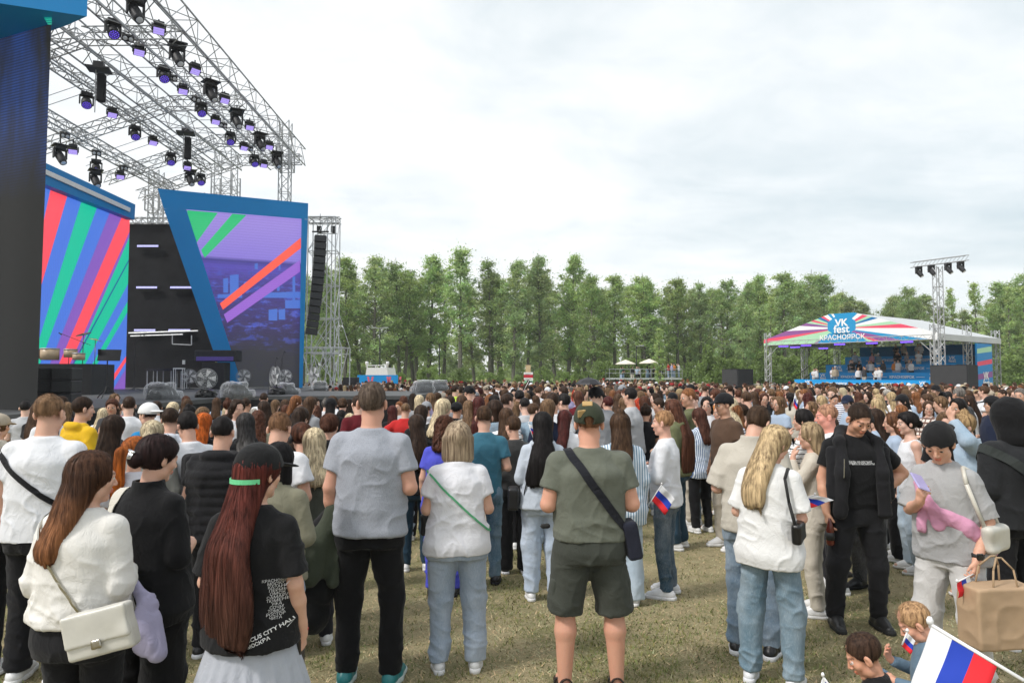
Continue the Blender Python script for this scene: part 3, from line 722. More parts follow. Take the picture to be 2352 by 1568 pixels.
    if n:
        top = R @ np.array([0, 0, 1.])
        if style in ('short', 'crop'): A, B = strands(F, V, Nn, c, top, n, (.020 if style == 'short' else .011) * vol, .0026, .004, seed, spread=.9, steps=4)
        elif style == 'curly': A, B = strands(F, V, Nn, c, top, n, .10, .006, .016, seed, steps=8, flow=lambda p: np.stack([vnoise(p * 45, 5), vnoise(p * 45, 6), vnoise(p * 45, 7)], 1) * 1.6)
        else: A, B = strands(F, V, Nn, c, top, n, .26 if zb > -.3 else .42, .0042, .008, seed, steps=12, flow=lambda p: np.stack([vnoise(p * [16, 16, 8], 5), vnoise(p * [16, 16, 8], 6), 0 * p[:, 0]], 1) * .22)
        Q = np.concatenate([Q, B + len(V)]); V = np.concatenate([V, A])
    return V, Q
def cap_mesh(h=.008, pitch=0, roll=0, hs=1.0, back=False, brim=True, hole=True):
    R = rotm(0, pitch, roll); c = R @ HC; P = lambda *p: c + R @ (np.array(p, float) * hs); sg = -1 if back else 1
    F = Fld((-.16, -.30, -.05), (.16, .30, .30), h)
    F.ell(P(0, -.014, .045), np.array([.093, .115, .100]) * hs, R, k=.01); F.ell(P(0, -.012, .030), np.array([.093, .114, .06]) * hs, R, k=.02)
    F.plane(R @ np.array([0, .16 if not back else .12, -1.]), P(0, 0, .022)); 
    if hole: F.ell(P(0, -sg * .112, .028), np.array([.032, .03, .026]) * hs, R, k=.004, sub=True)
    F.ell(P(0, -.010, .0), np.array([.083, .102, .092]) * hs, R, k=.002, sub=True) if False else None
    if brim: F.ell(P(0, sg * .125, .040), np.array([.075, .078, .0085]) * hs, R @ np.array(Matrix.Rotation(math.radians(-9 * sg), 3, 'X')), k=.006)
    F.ell(P(0, -.012, .144), np.array([.009, .009, .006]), R, k=.003)
    V, Q = F.nets(); return V, Q
def eyes(s, root):
    P, R, hs = headp(s)
    for sx in (-1, 1):
        V, fc, mi = [], [], []; n, m = 10, 8; r = .0128 * hs
        for j in range(m + 1):
            for k in range(n): a = math.pi * j / m; b = 2 * math.pi * k / n; V.append((r * math.sin(a) * math.cos(b), r * math.cos(a), r * math.sin(a) * math.sin(b)))
        for j in range(m):
            for k in range(n): fc.append((j * n + k, j * n + (k + 1) % n, (j + 1) * n + (k + 1) % n, (j + 1) * n + k)); mi.append(1 if j < 2 else 0)
        V = np.array(V) @ R.T + P(sx * .031, .0745, .002)
        me = mesh_np('eye', warp(V, s), np.array(fc), [M_EYE, M_IRIS], mat_idx=mi); link('eye', me, root)
M_EYE = plain('eye_white', (.62, .60, .57), .25, noise=.02); M_IRIS = plain('iris', (.03, .022, .018), .15, noise=.02)
def strap(F, s, root, c, n, w=.035, th=.004, color=(.02, .02, .022), name='bag_strap', arc=(0, 360), mat=None, off=.004, steps=56):
    """ribbon lying on the clothing: the loop where a plane through c with normal n cuts it"""
    c = np.array(c, float); n = np.array(n, float); n /= np.linalg.norm(n); u = np.cross(n, [0, 1., 0]); u /= np.linalg.norm(u); v = np.cross(n, u)
    if F is None: return None
    pts, nr = [], []
    for k in range(steps + 1):
        a = math.radians(arc[0] + (arc[1] - arc[0]) * k / steps); d = u * math.cos(a) + v * math.sin(a); p = F.ray(c, d, .75)
        if p is None: continue
        pts.append(p); nr.append(d)
    if len(pts) < 4: return None
    pts = np.array(pts); P2 = pts.copy()
    for _ in range(3): P2[1:-1] = (P2[:-2] + 2 * P2[1:-1] + P2[2:]) / 4
    g = F.grad(P2); V = []
    for i in range(len(P2)):
        tg = P2[min(i + 1, len(P2) - 1)] - P2[max(i - 1, 0)]; tg /= np.linalg.norm(tg) + 1e-9; sd = np.cross(tg, g[i]); sd /= np.linalg.norm(sd) + 1e-9; o = P2[i] + g[i] * (off + .006)
        V += [o - sd * w / 2, o + sd * w / 2, o + sd * w / 2 + g[i] * th, o - sd * w / 2 + g[i] * th]
    m = len(P2); Q = []
    for i in range(m - 1):
        for q in range(4): Q.append((i * 4 + q, i * 4 + (q + 1) % 4, (i + 1) * 4 + (q + 1) % 4, (i + 1) * 4 + q))
    Q += [(3, 2, 1, 0), ((m - 1) * 4, (m - 1) * 4 + 1, (m - 1) * 4 + 2, (m - 1) * 4 + 3)]
    me = mesh_np(name, warp(V, s), np.array(Q), [mat or CLOTH['plain']], smooth=False); return link(name, me, root, color)
_body_font = None
def text_mesh(txt, size=1.0, align='CENTER', bold=.02, spacing=1.0, extrude=0.0, line=1.0):
    cu = bpy.data.curves.new('t', 'FONT'); cu.body = txt; cu.size = size; cu.align_x = align; cu.align_y = 'CENTER'; cu.offset = bold * size; cu.space_character = spacing; cu.extrude = extrude; cu.space_line = line
    o = bpy.data.objects.new('t', cu); COL.objects.link(o); dg = bpy.context.evaluated_depsgraph_get(); dg.update()
    me = bpy.data.meshes.new_from_object(o.evaluated_get(dg)); bpy.data.objects.remove(o); bpy.data.curves.remove(cu); return me
def print_on(F, s, root, txt, size, cx_, cz, side=-1, rot=0.0, color=(.8, .8, .8), name='shirt_print', line=1.0, bold=.02, align='CENTER'):
    if F is None: return None
    me = text_mesh(txt, size, bold=bold, line=line, align=align); V = np.array([v.co for v in me.vertices]); cr, sr = math.cos(rot), math.sin(rot)
    X = V[:, 0] * cr - V[:, 1] * sr; Z = V[:, 0] * sr + V[:, 1] * cr; X = cx_ + (X if side < 0 else -X); Z = cz + Z
    out = []
    for x, z in zip(X, Z):
        p = F.ray((x, 0, z), (0, side, 0), .4); out.append(p + np.array([0, side * .003, 0]) if p is not None else (x, side * .15, z))
    out = warp(out, s); me.vertices.foreach_set('co', np.array(out, np.float32).ravel()); me.materials.clear(); me.materials.append(M_PRINT); me.update()
    return link(name, me, root, color)
def objmat(name, rough=.6, spec=.4, metal=0.0):
    m, t, b = new_mat(name); c = objcol(t); f = tnoise(t, 12, 4, .6); t.links.new(mix(t, c, (0, 0, 0), rng(t, f, .3, .7, .12, 0)), b.inputs['Base Color']); b.inputs['Roughness'].default_value = rough
    b.inputs['Specular IOR Level'].default_value = spec; b.inputs['Metallic'].default_value = metal; return m
M_PRINT = objmat('fabric_print', .8, .2); M_LEATHER = objmat('leather', .38, .5); M_RUBBER = objmat('rubber', .7, .3); M_PLAST = objmat('hard_plastic', .3, .5); M_CHROME = objmat('chrome', .25, .6, 1.0)
def flat(name, V, Q, mat, root, color, loc=None, rot=None): return link(name, mesh_np(name, V, Q, [mat]), root, color, loc, rot)
SKINS = [(0.60, 0.37, 0.27), (0.66, 0.42, 0.32), (0.55, 0.32, 0.22), (0.70, 0.47, 0.37)]
def person(px, D, rz, label, group=None, h=.0075, top='tee', topc=(.75, .75, .77), cloth='plain', loose=1.0, hem=.86, bottom='straight', botc=(.02, .02, .025), bcloth='plain',
           hair='short', hairc=(.06, .035, .02), nst=500, hmat=None, zend=None, vol=1.0, shoe=(.75, .75, .75), sole=(.75, .75, .75), cap=None, capback=False, hood=False, collar=False, open_front=False,
           inner=None, seed=1, zoff=0.0, sleeve=None, X=None, tname=None, bname=None, amp=None, footwear='sneaker', **kw):
    """one person: px is the photograph's x of the body at distance D; rz in degrees, 0 = seen from the back"""
    s = setup(**kw); s['bare'] = bottom in ('shorts', 'skirt'); sc = s['H'] / 1.75
    x = (px - CX) / F_PX * (D * math.cos(PITCH)) if X is None else X
    gz = min(l[2][2] for l in s['Lg']) - .08
    root = empty('person', (x, D, ground_z(D) - gz * sc + zoff), math.radians(rz), label, 'person', group); root.scale = (sc,) * 3
    link('body', body_mesh(s, h, seed), root, s['skinc'])
    if inner:
        me, Fi = top_mesh(s, h * 1.2, 'tee', .8, hem + .02, seed + 5); flat('t_shirt', me[0], me[1], CLOTH['plain'], root, inner)
    me, F = top_mesh(s, h * 1.15, top, loose, hem, seed, hood, collar, open_front, sleeve, amp=amp)
    tn = tname or {'tee': 't_shirt', 'long': 'sweater', 'jacket': 'jacket', 'tank': 'tank_top', 'puffer': 'padded_vest'}[top]
    flat(tn, me[0], me[1], CLOTH[cloth], root, topc)
    (V, Q), FB = bottom_mesh(s, h * 1.2, bottom, seed + 9)
    flat(bname or {'shorts': 'shorts', 'skirt': 'skirt'}.get(bottom, 'trousers'), V, Q, CLOTH[bcloth], root, botc)
    if footwear == 'sneaker':
        for i in (0, 1):
            (V, Q), (V2, Q2) = shoe_parts(s, i, max(h, .006)); so = flat('shoe', V, Q, M_LEATHER, root, shoe); flat('sole', V2, Q2, M_RUBBER, so, sole)
    off = np.array([0, s['lean'] * .55, -.5 * s['lean'] ** 2 * .55]) + np.array([(s.get('tilt') or 0) * .55, 0, 0]); pv = PIV + off
    if hair:
        V, Q = hair_mesh(hair, max(.006, h), s['pitch'], s['roll'], 0, s['g'], s['hs'], seed + 3, nst, zend, vol * (.88 if cap else 1), bool(cap))
        flat('hair', V, Q, hmat or HAIR, root, hairc, pv, (0, 0, math.radians(s['yaw'])))
    if cap:
        V, Q = cap_mesh(max(.006, h), s['pitch'], s['roll'], s['hs'], capback); flat('cap', V, Q, CLOTH['plain'], root, cap, pv, (0, 0, math.radians(s['yaw'])))
    if s['face']: eyes(s, root)
    return root, s, F, FB
# ------------------------------------------------------------------ ground and grass
def ground_mat():
    m, t, b = new_mat('field_grass')
    big = tnoise(t, .55, 5, .6); mid = tnoise(t, 3.2, 6, .62, (1, .8, 1)); fine = tnoise(t, 34, 6, .7); vf = tnoise(t, 130, 3, .7, (1, .5, 1), (0, 0, .6))
    straw = mix(t, (.27, .225, .125), (.44, .38, .23), rng(t, vf, .35, .65)); green = mix(t, (.075, .095, .03), (.16, .18, .065), rng(t, fine, .35, .65))
    base = mix(t, straw, green, rng(t, mix(t, big, mid, .6), .46, .66, 0, .75)); base = mix(t, base, (.11, .085, .05), rng(t, fine, .56, .74, 0, .55))
    tcn = nd(t, 'ShaderNodeTexCoord'); sp = nd(t, 'ShaderNodeSeparateXYZ'); t.links.new(tcn.outputs['Object'], sp.inputs[0])
    lawn = mix(t, (.13, .19, .045), (.20, .26, .075), rng(t, mid, .3, .7)); base = mix(t, base, lawn, rng(t, sp.outputs[1], 58, 62))
    t.links.new(base, b.inputs['Base Color']); b.inputs['Roughness'].default_value = .95; b.inputs['Specular IOR Level'].default_value = .1
    bump(t, b, mix(t, fine, vf, .5), .9, .03); return m
def ground():
    xs = np.concatenate([np.linspace(-400, -40, 12), np.linspace(-36, 40, 60), np.linspace(46, 400, 12)]); ys = np.concatenate([np.linspace(-30, 0, 4), np.linspace(1, 30, 70), np.linspace(32, 140, 40), np.linspace(170, 460, 6)])
    X, Y = np.meshgrid(xs, ys, indexing='ij'); Z = np.interp(Y, [0, 3, 7, 12, 25, 45, 60, 90, 140, 900], [0.03, 0.02, -0.13, -0.23, -0.34, -0.42, -0.10, 0.55, 1.2, 1.6])
    V = np.stack([X, Y, Z], -1).reshape(-1, 3); n, m = len(xs), len(ys); I = np.arange(n * m).reshape(n, m)
    Q = np.stack([I[:-1, :-1], I[1:, :-1], I[1:, 1:], I[:-1, 1:]], -1).reshape(-1, 4); o = link('grass_field', mesh_np('grass_field', V, Q, [ground_mat()])); tag(o, kind='structure')
ground()
def grass():
    m, t, b = new_mat('grass_blades'); a = nd(t, 'ShaderNodeAttribute', attribute_name='col'); t.links.new(a.outputs['Color'], b.inputs['Base Color']); b.inputs['Roughness'].default_value = .8; b.inputs['Specular IOR Level'].default_value = .15
    n = 330000; r = np.random.default_rng(4); y = 2.7 * (15 / 2.7) ** r.uniform(0, 1, n) ; x = r.uniform(-1, 1, n) * (.80 * y + .5)
    P = np.stack([x, y, y * 0], 1); pn = vnoise(P * [.9, .9, 0] + 9.2, 3) * .35 + vnoise(P * [4, 4, 0], 4) * .4 + .25 * vnoise(P * [13, 13, 0], 5)
    gr = pn + r.normal(0, .34, n) > .17; keep = r.uniform(0, 1, n) < np.where(gr, 1, .75); P, gr, pn = P[keep], gr[keep], pn[keep]; n = len(P)
    P[:, 2] = np.interp(P[:, 1], [0, 3, 7, 12, 25], [0.03, 0.02, -0.13, -0.23, -0.34]) - .004
    ang = r.uniform(0, 2 * math.pi, n); ln = r.uniform(.018, .05, n) * np.where(gr, 1.15, .95) * (1 + P[:, 1] * .03); le = np.where(gr, r.uniform(.10, .75, n), r.uniform(.02, .45, n)); w = r.uniform(.0022, .0045, n) * (1 + P[:, 1] * .09)
    d = np.stack([np.cos(ang), np.sin(ang), 0 * ang], 1); sd = np.stack([-d[:, 1], d[:, 0], 0 * ang], 1); h = np.sqrt(np.clip(1 - le ** 2, .05, 1))
    tip = P + d * (ln * np.where(gr, h * .8, 1.1))[:, None] + np.array([0, 0, 1.]) * (ln * le)[:, None]; V = np.stack([P - sd * w[:, None], P + sd * w[:, None], tip], 1).reshape(-1, 3)
    c0 = np.where(gr[:, None], np.array([.165, .185, .065]), np.array([.44, .385, .23])) * r.uniform(.6, 1.35, (n, 1)); c0[:, 0] *= r.uniform(.85, 1.25, n)
    T = np.arange(3 * n).reshape(n, 3); o = link('grass', mesh_np('grass', V, T, [m], smooth=False, cols=np.repeat(c0, 3, 0))); tag(o, 'short trampled grass, straw and green, around the feet', 'grass', kind='stuff')
grass()

# ------------------------------------------------------------------ trees
def leaf_mat():
    m, t, b = new_mat('leaves'); a = nd(t, 'ShaderNodeAttribute', attribute_name='col'); oi = nd(t, 'ShaderNodeObjectInfo')
    c = mix(t, a.outputs['Color'], oi.outputs['Color'], 1.0, 'MULTIPLY'); t.links.new(c, b.inputs['Base Color']); b.inputs['Roughness'].default_value = .6; b.inputs['Specular IOR Level'].default_value = .2
    tr = nd(t, 'ShaderNodeBsdfTranslucent'); t.links.new(mix(t, c, (1.0, 1.0, .5), 1.0, 'MULTIPLY'), tr.inputs['Color']); ms = nd(t, 'ShaderNodeMixShader'); ms.inputs[0].default_value = .42
    t.links.new(b.outputs[0], ms.inputs[1]); t.links.new(tr.outputs[0], ms.inputs[2]); t.links.new(ms.outputs[0], t.nodes['Material Output'].inputs['Surface']); return m
LEAF = leaf_mat(); BARK = plain('bark', (.13, .12, .10), .9, noise=.4, scale=9, bmp=.4)
def leaf_cards(C, r, size, rs, tint, flat_=0.0):
    """C: leaf centres; r: generator; returns verts, quads, cols"""
    n = len(C); a = r.normal(0, 1, (n, 3)); a /= np.linalg.norm(a, axis=1, keepdims=True); b = np.cross(a, r.normal(0, 1, (n, 3))); b /= np.linalg.norm(b, axis=1, keepdims=True); s1 = (size * r.uniform(.6, 1.3, n))[:, None]; s2 = s1 * .62
    V = np.stack([C - a * s1 - b * s2 * .2, C - b * s2, C + a * s1 + b * s2 * .2, C + b * s2], 1).reshape(-1, 3); return V, np.arange(4 * n).reshape(n, 4), np.repeat(tint, 4, 0)
def make_tree(kind, seed):
    r = np.random.default_rng(seed); H = 20.0; C, T = [], []; mb = MB()
    nt = {'wide': 2, 'twin': 2, 'tall': 1, 'thin': 1, 'slim': 1, 'loose': 1}[kind]
    R0 = {'wide': 3.6, 'twin': 2.7, 'tall': 2.7, 'thin': 2.1, 'slim': 1.1, 'loose': 3.2}[kind]
    base = {'wide': .16, 'twin': .22, 'tall': .15, 'thin': .24, 'slim': .04, 'loose': .28}[kind]; nb = {'wide': 135, 'twin': 110, 'tall': 110, 'thin': 70, 'slim': 70, 'loose': 92}[kind]; per = {'slim': 190, 'loose': 165}.get(kind, 205)
    for k in range(nt):
        hx = (k - (nt - 1) / 2) * 1.5; Ht = H * (1 - .10 * k); top = np.array([hx * 1.5 + r.normal(0, .35), r.normal(0, .4), Ht]); b0 = np.array([hx * .4, 0, 0]); mid = (b0 + top) / 2 + r.normal(0, .25, 3) * [1, 1, 0]
        tr = lambda q: (b0 * (1 - q) ** 2 + 2 * mid * q * (1 - q) + top * q * q)
        qs = np.linspace(0, .97, 12)
        for i in range(11): mb.tube(tr(qs[i]), tr(qs[i + 1]), .26 * (1 - qs[i]) + .02, 6, .26 * (1 - qs[i + 1]) + .02, cap=False)
        for j in range(nb // nt if nt > 1 else nb):
            q = base + (1 - base) * r.uniform(0, 1) ** .85; p0 = tr(q * .93); an = r.uniform(0, 2 * math.pi); prof = math.sin(math.pi * min(1, (q - base * .7) / (1.02 - base * .7)) ** (.62)) ** .75 if kind != 'slim' else (1 - q) ** .35
            ln = R0 * prof * r.uniform(.35, 1.05); up = {'slim': 2.0}.get(kind, 1.0) * r.uniform(.45, 1.1); p1 = p0 + np.array([math.cos(an) * ln, math.sin(an) * ln, ln * up])
            mb.tube(p0, p1, .05 * (1.1 - q) + .02, 4, .012, cap=False)
            for bb in range(3):
                f = (.45, .75, 1.0)[bb]; c = p0 + (p1 - p0) * f + r.normal(0, .22, 3); rad = {'slim': .40}.get(kind, .56) * r.uniform(.6, 1.3); m = int(per * rad * (.5 + .25 * bb) * .8)
                g = r.normal(0, 1, (m, 3)); g /= np.linalg.norm(g, axis=1, keepdims=True); pts = c + g * (rad * np.abs(r.normal(0, .78, (m, 1)))) * [1, 1, .9]; C.append(pts)
                tone = r.uniform(.72, 1.25); T.append(np.tile(np.array([.34, .45, .22]) * tone * [r.uniform(.9, 1.15), 1, 1], (m, 1)) * r.uniform(.7, 1.3, (m, 1)))
    C = np.concatenate(C); T = np.concatenate(T); V, Q, cc = leaf_cards(C, r, .115, r, T); return mesh_np('crown', V, Q, [LEAF], smooth=False, cols=cc), mb
TREES = []
for kind, sd_ in (('wide', 1), ('twin', 2), ('tall', 3), ('thin', 4), ('slim', 5), ('loose', 6), ('wide', 7), ('tall', 8)):
    cm, mb = make_tree(kind, sd_); tm = bpy.data.meshes.new('trunk'); tm.from_pydata([tuple(v) for v in mb.v], [], mb.f); tm.materials.append(BARK); TREES.append((kind, cm, tm))
ORD = ['first', 'second', 'third', 'fourth', 'fifth', 'sixth', 'seventh', 'eighth', 'ninth', 'tenth', 'eleventh', 'twelfth', 'thirteenth', 'fourteenth', 'fifteenth', 'sixteenth', 'seventeenth', 'eighteenth', 'nineteenth', 'twentieth'] + \
      ['twenty ' + w for w in ('first', 'second', 'third', 'fourth', 'fifth', 'sixth', 'seventh', 'eighth', 'ninth')] + ['thirtieth'] + ['thirty ' + w for w in ('first', 'second', 'third', 'fourth', 'fifth', 'sixth', 'seventh', 'eighth', 'ninth')]
def plant_tree(v, px, ytop, D, label, rz, group, tint=(1, 1, 1), name='poplar_tree', wid=1.0, ybase=None):
    kind, cm, tm = TREES[v]; p = at(px, ytop, D); g = ground_z(D); H = p.z - g
    o = empty(name, (p.x, D, g - .05), rz, label, 'tree', group); s = H / 20.6; o.scale = (s * wid, s * wid, s)
    link('crown', cm, o, tint); link('trunk', tm, o)
FR = [(700, 600, 0, 1.0), (745, 588, 2, 1), (795, 570, 5, 1.0), (862, 562, 6, 1.05), (925, 572, 0, 1.0), (985, 565, 7, 1.05), (1058, 542, 3, 1.1), (1128, 573, 1, .95), (1178, 572, 2, 1), (1242, 560, 7, 1.05), (1303, 568, 2, 1.0), (1362, 612, 6, .9), (1412, 610, 3, 1.1),
      (1478, 606, 0, .95), (1505, 618, 2, .9), (1556, 618, 3, 1.2), (1605, 628, 1, .9), (1662, 622, 6, .95), (1702, 632, 2, 1), (1745, 608, 7, 1), (1800, 604, 3, 1.2), (1846, 602, 0, 1.0), (1893, 612, 5, 1.0), (2092, 642, 6, .9), (2340, 600, 0, 1.1), (2300, 632, 2, 1.1)]
for i, (px, yt, v, w) in enumerate(sorted(FR)):
    D = 90 + rnd.uniform(-4, 4); k = TREES[v][0]
    desc = {'wide': 'broad leafy poplar', 'twin': 'twin stemmed poplar', 'tall': 'tall full poplar', 'thin': 'tall narrow poplar with see-through crown', 'loose': 'loose open poplar'}[k]
    c = rnd.uniform(.9, 1.2); plant_tree(v, px, yt, D, '%s in front tree row, %s from the scaffold tower' % (desc, ORD[i]), rnd.uniform(0, 6.28), 'poplars in the front row behind the fence', (c, c * rnd.uniform(.97, 1.05), c * rnd.uniform(.9, 1.1)), wid=w * rnd.uniform(1.08, 1.28))
BK = [(725, 625), (770, 612), (830, 600), (895, 605), (955, 600), (1020, 612), (1090, 640), (1150, 612), (1210, 612), (1275, 610), (1335, 625), (1385, 640), (1445, 640), (1530, 640), (1580, 640), (1635, 645), (1690, 648), (1725, 640), (1775, 635), (1825, 635), (1870, 640), (1925, 648), (1958, 668), (2000, 678), (2045, 668), (2075, 660), (2125, 660), (2165, 690), (2215, 695), (2265, 680), (2330, 640)]
for i, (px, yt) in enumerate(BK):
    v = (0, 5, 2, 6, 1, 5, 7)[i % 7]; D = 104 + rnd.uniform(-4, 6)
    c = rnd.uniform(.85, 1.1); plant_tree(v, px, yt, D, 'leafy tree in rear tree row, %s from the scaffold tower' % ORD[i], rnd.uniform(0, 6.28), 'trees in the rear row behind the poplars', (c * 1.05, c, c), 'leafy_tree', wid=rnd.uniform(1.2, 1.5))
for i, (px, yt, D) in enumerate([(1515, 742, 72), (1764, 664, 80), (1912, 660, 84), (2188, 643, 88), (2243, 630, 86), (2312, 640, 84), (2342, 640, 84)]):
    plant_tree(4, px, yt, D, 'slender columnar poplar, %s of the narrow upright ones counting from the left' % ORD[i], i * 1.3, 'slender columnar poplars', (1.25, 1.22, 1.15), 'columnar_poplar', wid=1.0 * (1.5 if D < 75 else 1.15))
def make_bush(seed, conifer=False):
    r = np.random.default_rng(seed); C, T = [], []
    for j in range(46):
        if conifer: q = r.uniform(.02, 1); a = r.uniform(0, 6.28); rr = (1 - q) * .42; c = np.array([math.cos(a) * rr, math.sin(a) * rr, q])
        else: c = r.normal(0, 1, 3); c /= np.linalg.norm(c); c = np.array([c[0] * .42, c[1] * .42, .5 + c[2] * .38]) * r.uniform(.5, 1, 3) ** .3
        m = 60; g = r.normal(0, 1, (m, 3)); g /= np.linalg.norm(g, axis=1, keepdims=True); C.append(c + g * .13 * r.uniform(.2, 1.1, (m, 1)) ** .5); T.append(np.tile(np.array([.18, .25, .085]) * r.uniform(.75, 1.25), (m, 1)) * r.uniform(.75, 1.25, (m, 1)))
    V, Q, cc = leaf_cards(np.concatenate(C), r, .034, r, np.concatenate(T)); return mesh_np('foliage', V, Q, [LEAF], smooth=False, cols=cc)
BUSH = [make_bush(21), make_bush(22), make_bush(23, True)]
bs = [(812, 835, 2), (905, 848, 0), (985, 835, 1), (972, 852, 2), (745, 838, 0), (1060, 842, 0), (1118, 850, 1), (1150, 846, 2), (1250, 838, 0), (1295, 848, 1), (1325, 842, 2), (1350, 850, 0), (1385, 820, 1), (1410, 836, 0), (1458, 815, 1), (1500, 825, 0), (1545, 832, 2), (1590, 828, 0), (1625, 800, 2), (1660, 812, 1), (1695, 824, 0), (1745, 815, 2), (1790, 808, 1), (1835, 812, 0), (1870, 812, 2), (1905, 800, 1), (2000, 800, 0), (2270, 810, 1), (2325, 800, 0), (2345, 815, 2), (1015, 856, 0), (1195, 856, 1), (860, 856, 1)]
for i, (px, yt, v) in enumerate(sorted(bs)):
    D = 76 + rnd.uniform(-3, 6); p = at(px, yt, D); g = ground_z(D); H = p.z - g; w = H * rnd.uniform(.9, 1.3) if v < 2 else H * .85
    o = link('shrub' if v < 2 else 'young_spruce', BUSH[v], None, (1.0 + .3 * rnd.random(),) * 3, (p.x, D, g), (0, 0, rnd.uniform(0, 6))); o.scale = (w, w, H)
    tag(o, '%s under the trees, %s of the undergrowth from the left' % ('rounded green shrub' if v < 2 else 'small conical spruce', ORD[i]), 'bush' if v < 2 else 'tree', 'shrubs and young spruces below the poplars')
def far_wood():
    r = np.random.default_rng(8); C, T = [], []
    for j in range(900):
        D = r.uniform(128, 190); x = r.uniform(-.50, .86) * D; rad = r.uniform(1.0, 2.6); top = r.uniform(.1, 1) ** 1.5 * 9; c = np.array([x, D, 1.2 + top]); m = 70; g = r.normal(0, 1, (m, 3)); g /= np.linalg.norm(g, axis=1, keepdims=True)
        C.append(c + g * rad * r.uniform(.3, 1.05, (m, 1))); T.append(np.tile(np.array([.27, .34, .17]) * r.uniform(.8, 1.2), (m, 1)) * r.uniform(.8, 1.2, (m, 1)))
    V, Q, cc = leaf_cards(np.concatenate(C), r, .45, r, np.concatenate(T)); o = link('far_wood', mesh_np('far_wood', V, Q, [LEAF], smooth=False, cols=cc)); tag(o, 'pale green wood far behind the poplar rows', 'wood', kind='stuff')
far_wood()
o = MB(); c = at(1196, 800, 420); o.box((0, 0, 14), (16, 14, 34)); o.box((26, 5, 18), (15, 14, 42)); r_ = o.build('wall', plain('far_plaster', (.62, .56, .50), .8)); rt = empty('apartment_tower', (c.x - 10, 420, 0), 0, 'pale apartment towers seen far off through a gap in the poplars', 'building'); r_.parent = rt
GLS = plain('far_glass', (.25, .3, .34), .3)
for k in range(11):
    for j in range(4): w_ = MB(); w_.box((-5.5 + j * 3.6, -7.05, 4 + k * 2.2), (1.6, .1, 1.2)); w_.build('window', GLS, rt)

# ------------------------------------------------------------------ truss work
ALU = plain('aluminium', (.40, .41, .42), .5, 0.35, noise=.15, scale=3); STEEL = plain('galvanised_steel', (.55, .56, .57), .5, .4, noise=.2); BLK = plain('black_coated_metal', (.022, .022, .024), .55, noise=.2); DBLK = plain('black_fabric', (.014, .014, .016), .95, noise=.35, scale=1.4, bmp=.3)
BLUE = plain('blue_panel', srgb(0, 128, 196), .55, noise=.04, scale=.6); BLUE2 = plain('light_blue_banner', srgb(12, 150, 222), .6, noise=.05, scale=.7); WHITE = plain('white_paint', (.78, .78, .78), .6, noise=.05); WPRINT = plain('white_lettering', (.85, .85, .85), .7, noise=.02)
def truss(mb, a, b, w, hgt=None, r=.028, n=None, up=Vector((0, 0, 1)), dr=.014):
    r *= 1.15; dr *= 1.4
    a = Vector(a); b = Vector(b); d = b - a; Ln = d.length; d.normalize(); hgt = hgt or w; sd_ = d.cross(up)
    if sd_.length < .01: sd_ = Vector((1, 0, 0))
    sd_.normalize(); u = sd_.cross(d).normalized(); n = n or max(2, int(Ln / (w * 1.05))); cs = [(-1, -1), (1, -1), (1, 1), (-1, 1)]
    off = [sd_ * (x * w / 2) + u * (y * hgt / 2) for x, y in cs]
    for o_ in off: mb.tube(a + o_, b + o_, r, 5)
    for k in range(n):
        p, q = a + d * (Ln * k / n), a + d * (Ln * (k + 1) / n)
        for i in range(4):
            j = (i + 1) % 4; s_, e_ = (i, j) if k % 2 == 0 else (j, i); mb.tube(p + off[s_], q + off[e_], dr, 4, cap=False)
        if k % 3 == 0:
            for i in range(4): mb.tube(p + off[i], p + off[(i + 1) % 4], dr, 4, cap=False)
    return mb
DECK = 1.20
def roofz(x): return CAM_Z + 12.0 - max(0, -15.5 - x) * .35
roof = empty('stage_roof', (-15, 28, DECK), 0, 'silver truss roof grid hung with lamps above the main stage', 'stage roof'); ro = Vector((-15, 28, DECK))
def rp(x, y, dz=0): return Vector((x, y, roofz(x) + dz)) - ro
LINES = {'A': (-11.55, -12.3, .95, .95, 12, 38.5), 'B': (-13.6, -14.05, .55, .55, 12, 40), 'C': (-15.75, -16.1, .9, .8, 12, 39), 'D': (-17.2, -17.35, .42, .42, 12, 38.5), 'E': (-19.5, -19.95, .5, .5, 12, 40)}
def lx(k, y): a = LINES[k]; return a[0] + (a[1] - a[0]) * (y - a[4]) / (a[5] - a[4])
for k, (x0, x1, w, hh, y0, y1) in LINES.items():
    mb = MB(); truss(mb, rp(x0, y0, .35), rp(x1, y1, .35), w, hh, .032); mb.build('roof_truss', ALU, roof)
for y in (14, 18.8, 24.4, 30.6, 35.6, 38.9):
    mb = MB(); truss(mb, rp(-12.2, y, .35), rp(-15.6, y, .35), .45, .5, .026); truss(mb, rp(-15.7, y, .35), rp(-21.5, y, .35), .45, .5, .026); mb.build('cross_truss', ALU, roof)
for y in (16.5, 21.5, 27.4, 33.2):
    mb = MB()
    for dz in (.55, .15): mb.tube(rp(-11.8, y, dz), rp(-15.6, y, dz), .018, 4); mb.tube(rp(-15.6, y, dz), rp(-21, y, dz), .018, 4)
    mb.build('purlin', ALU, roof)
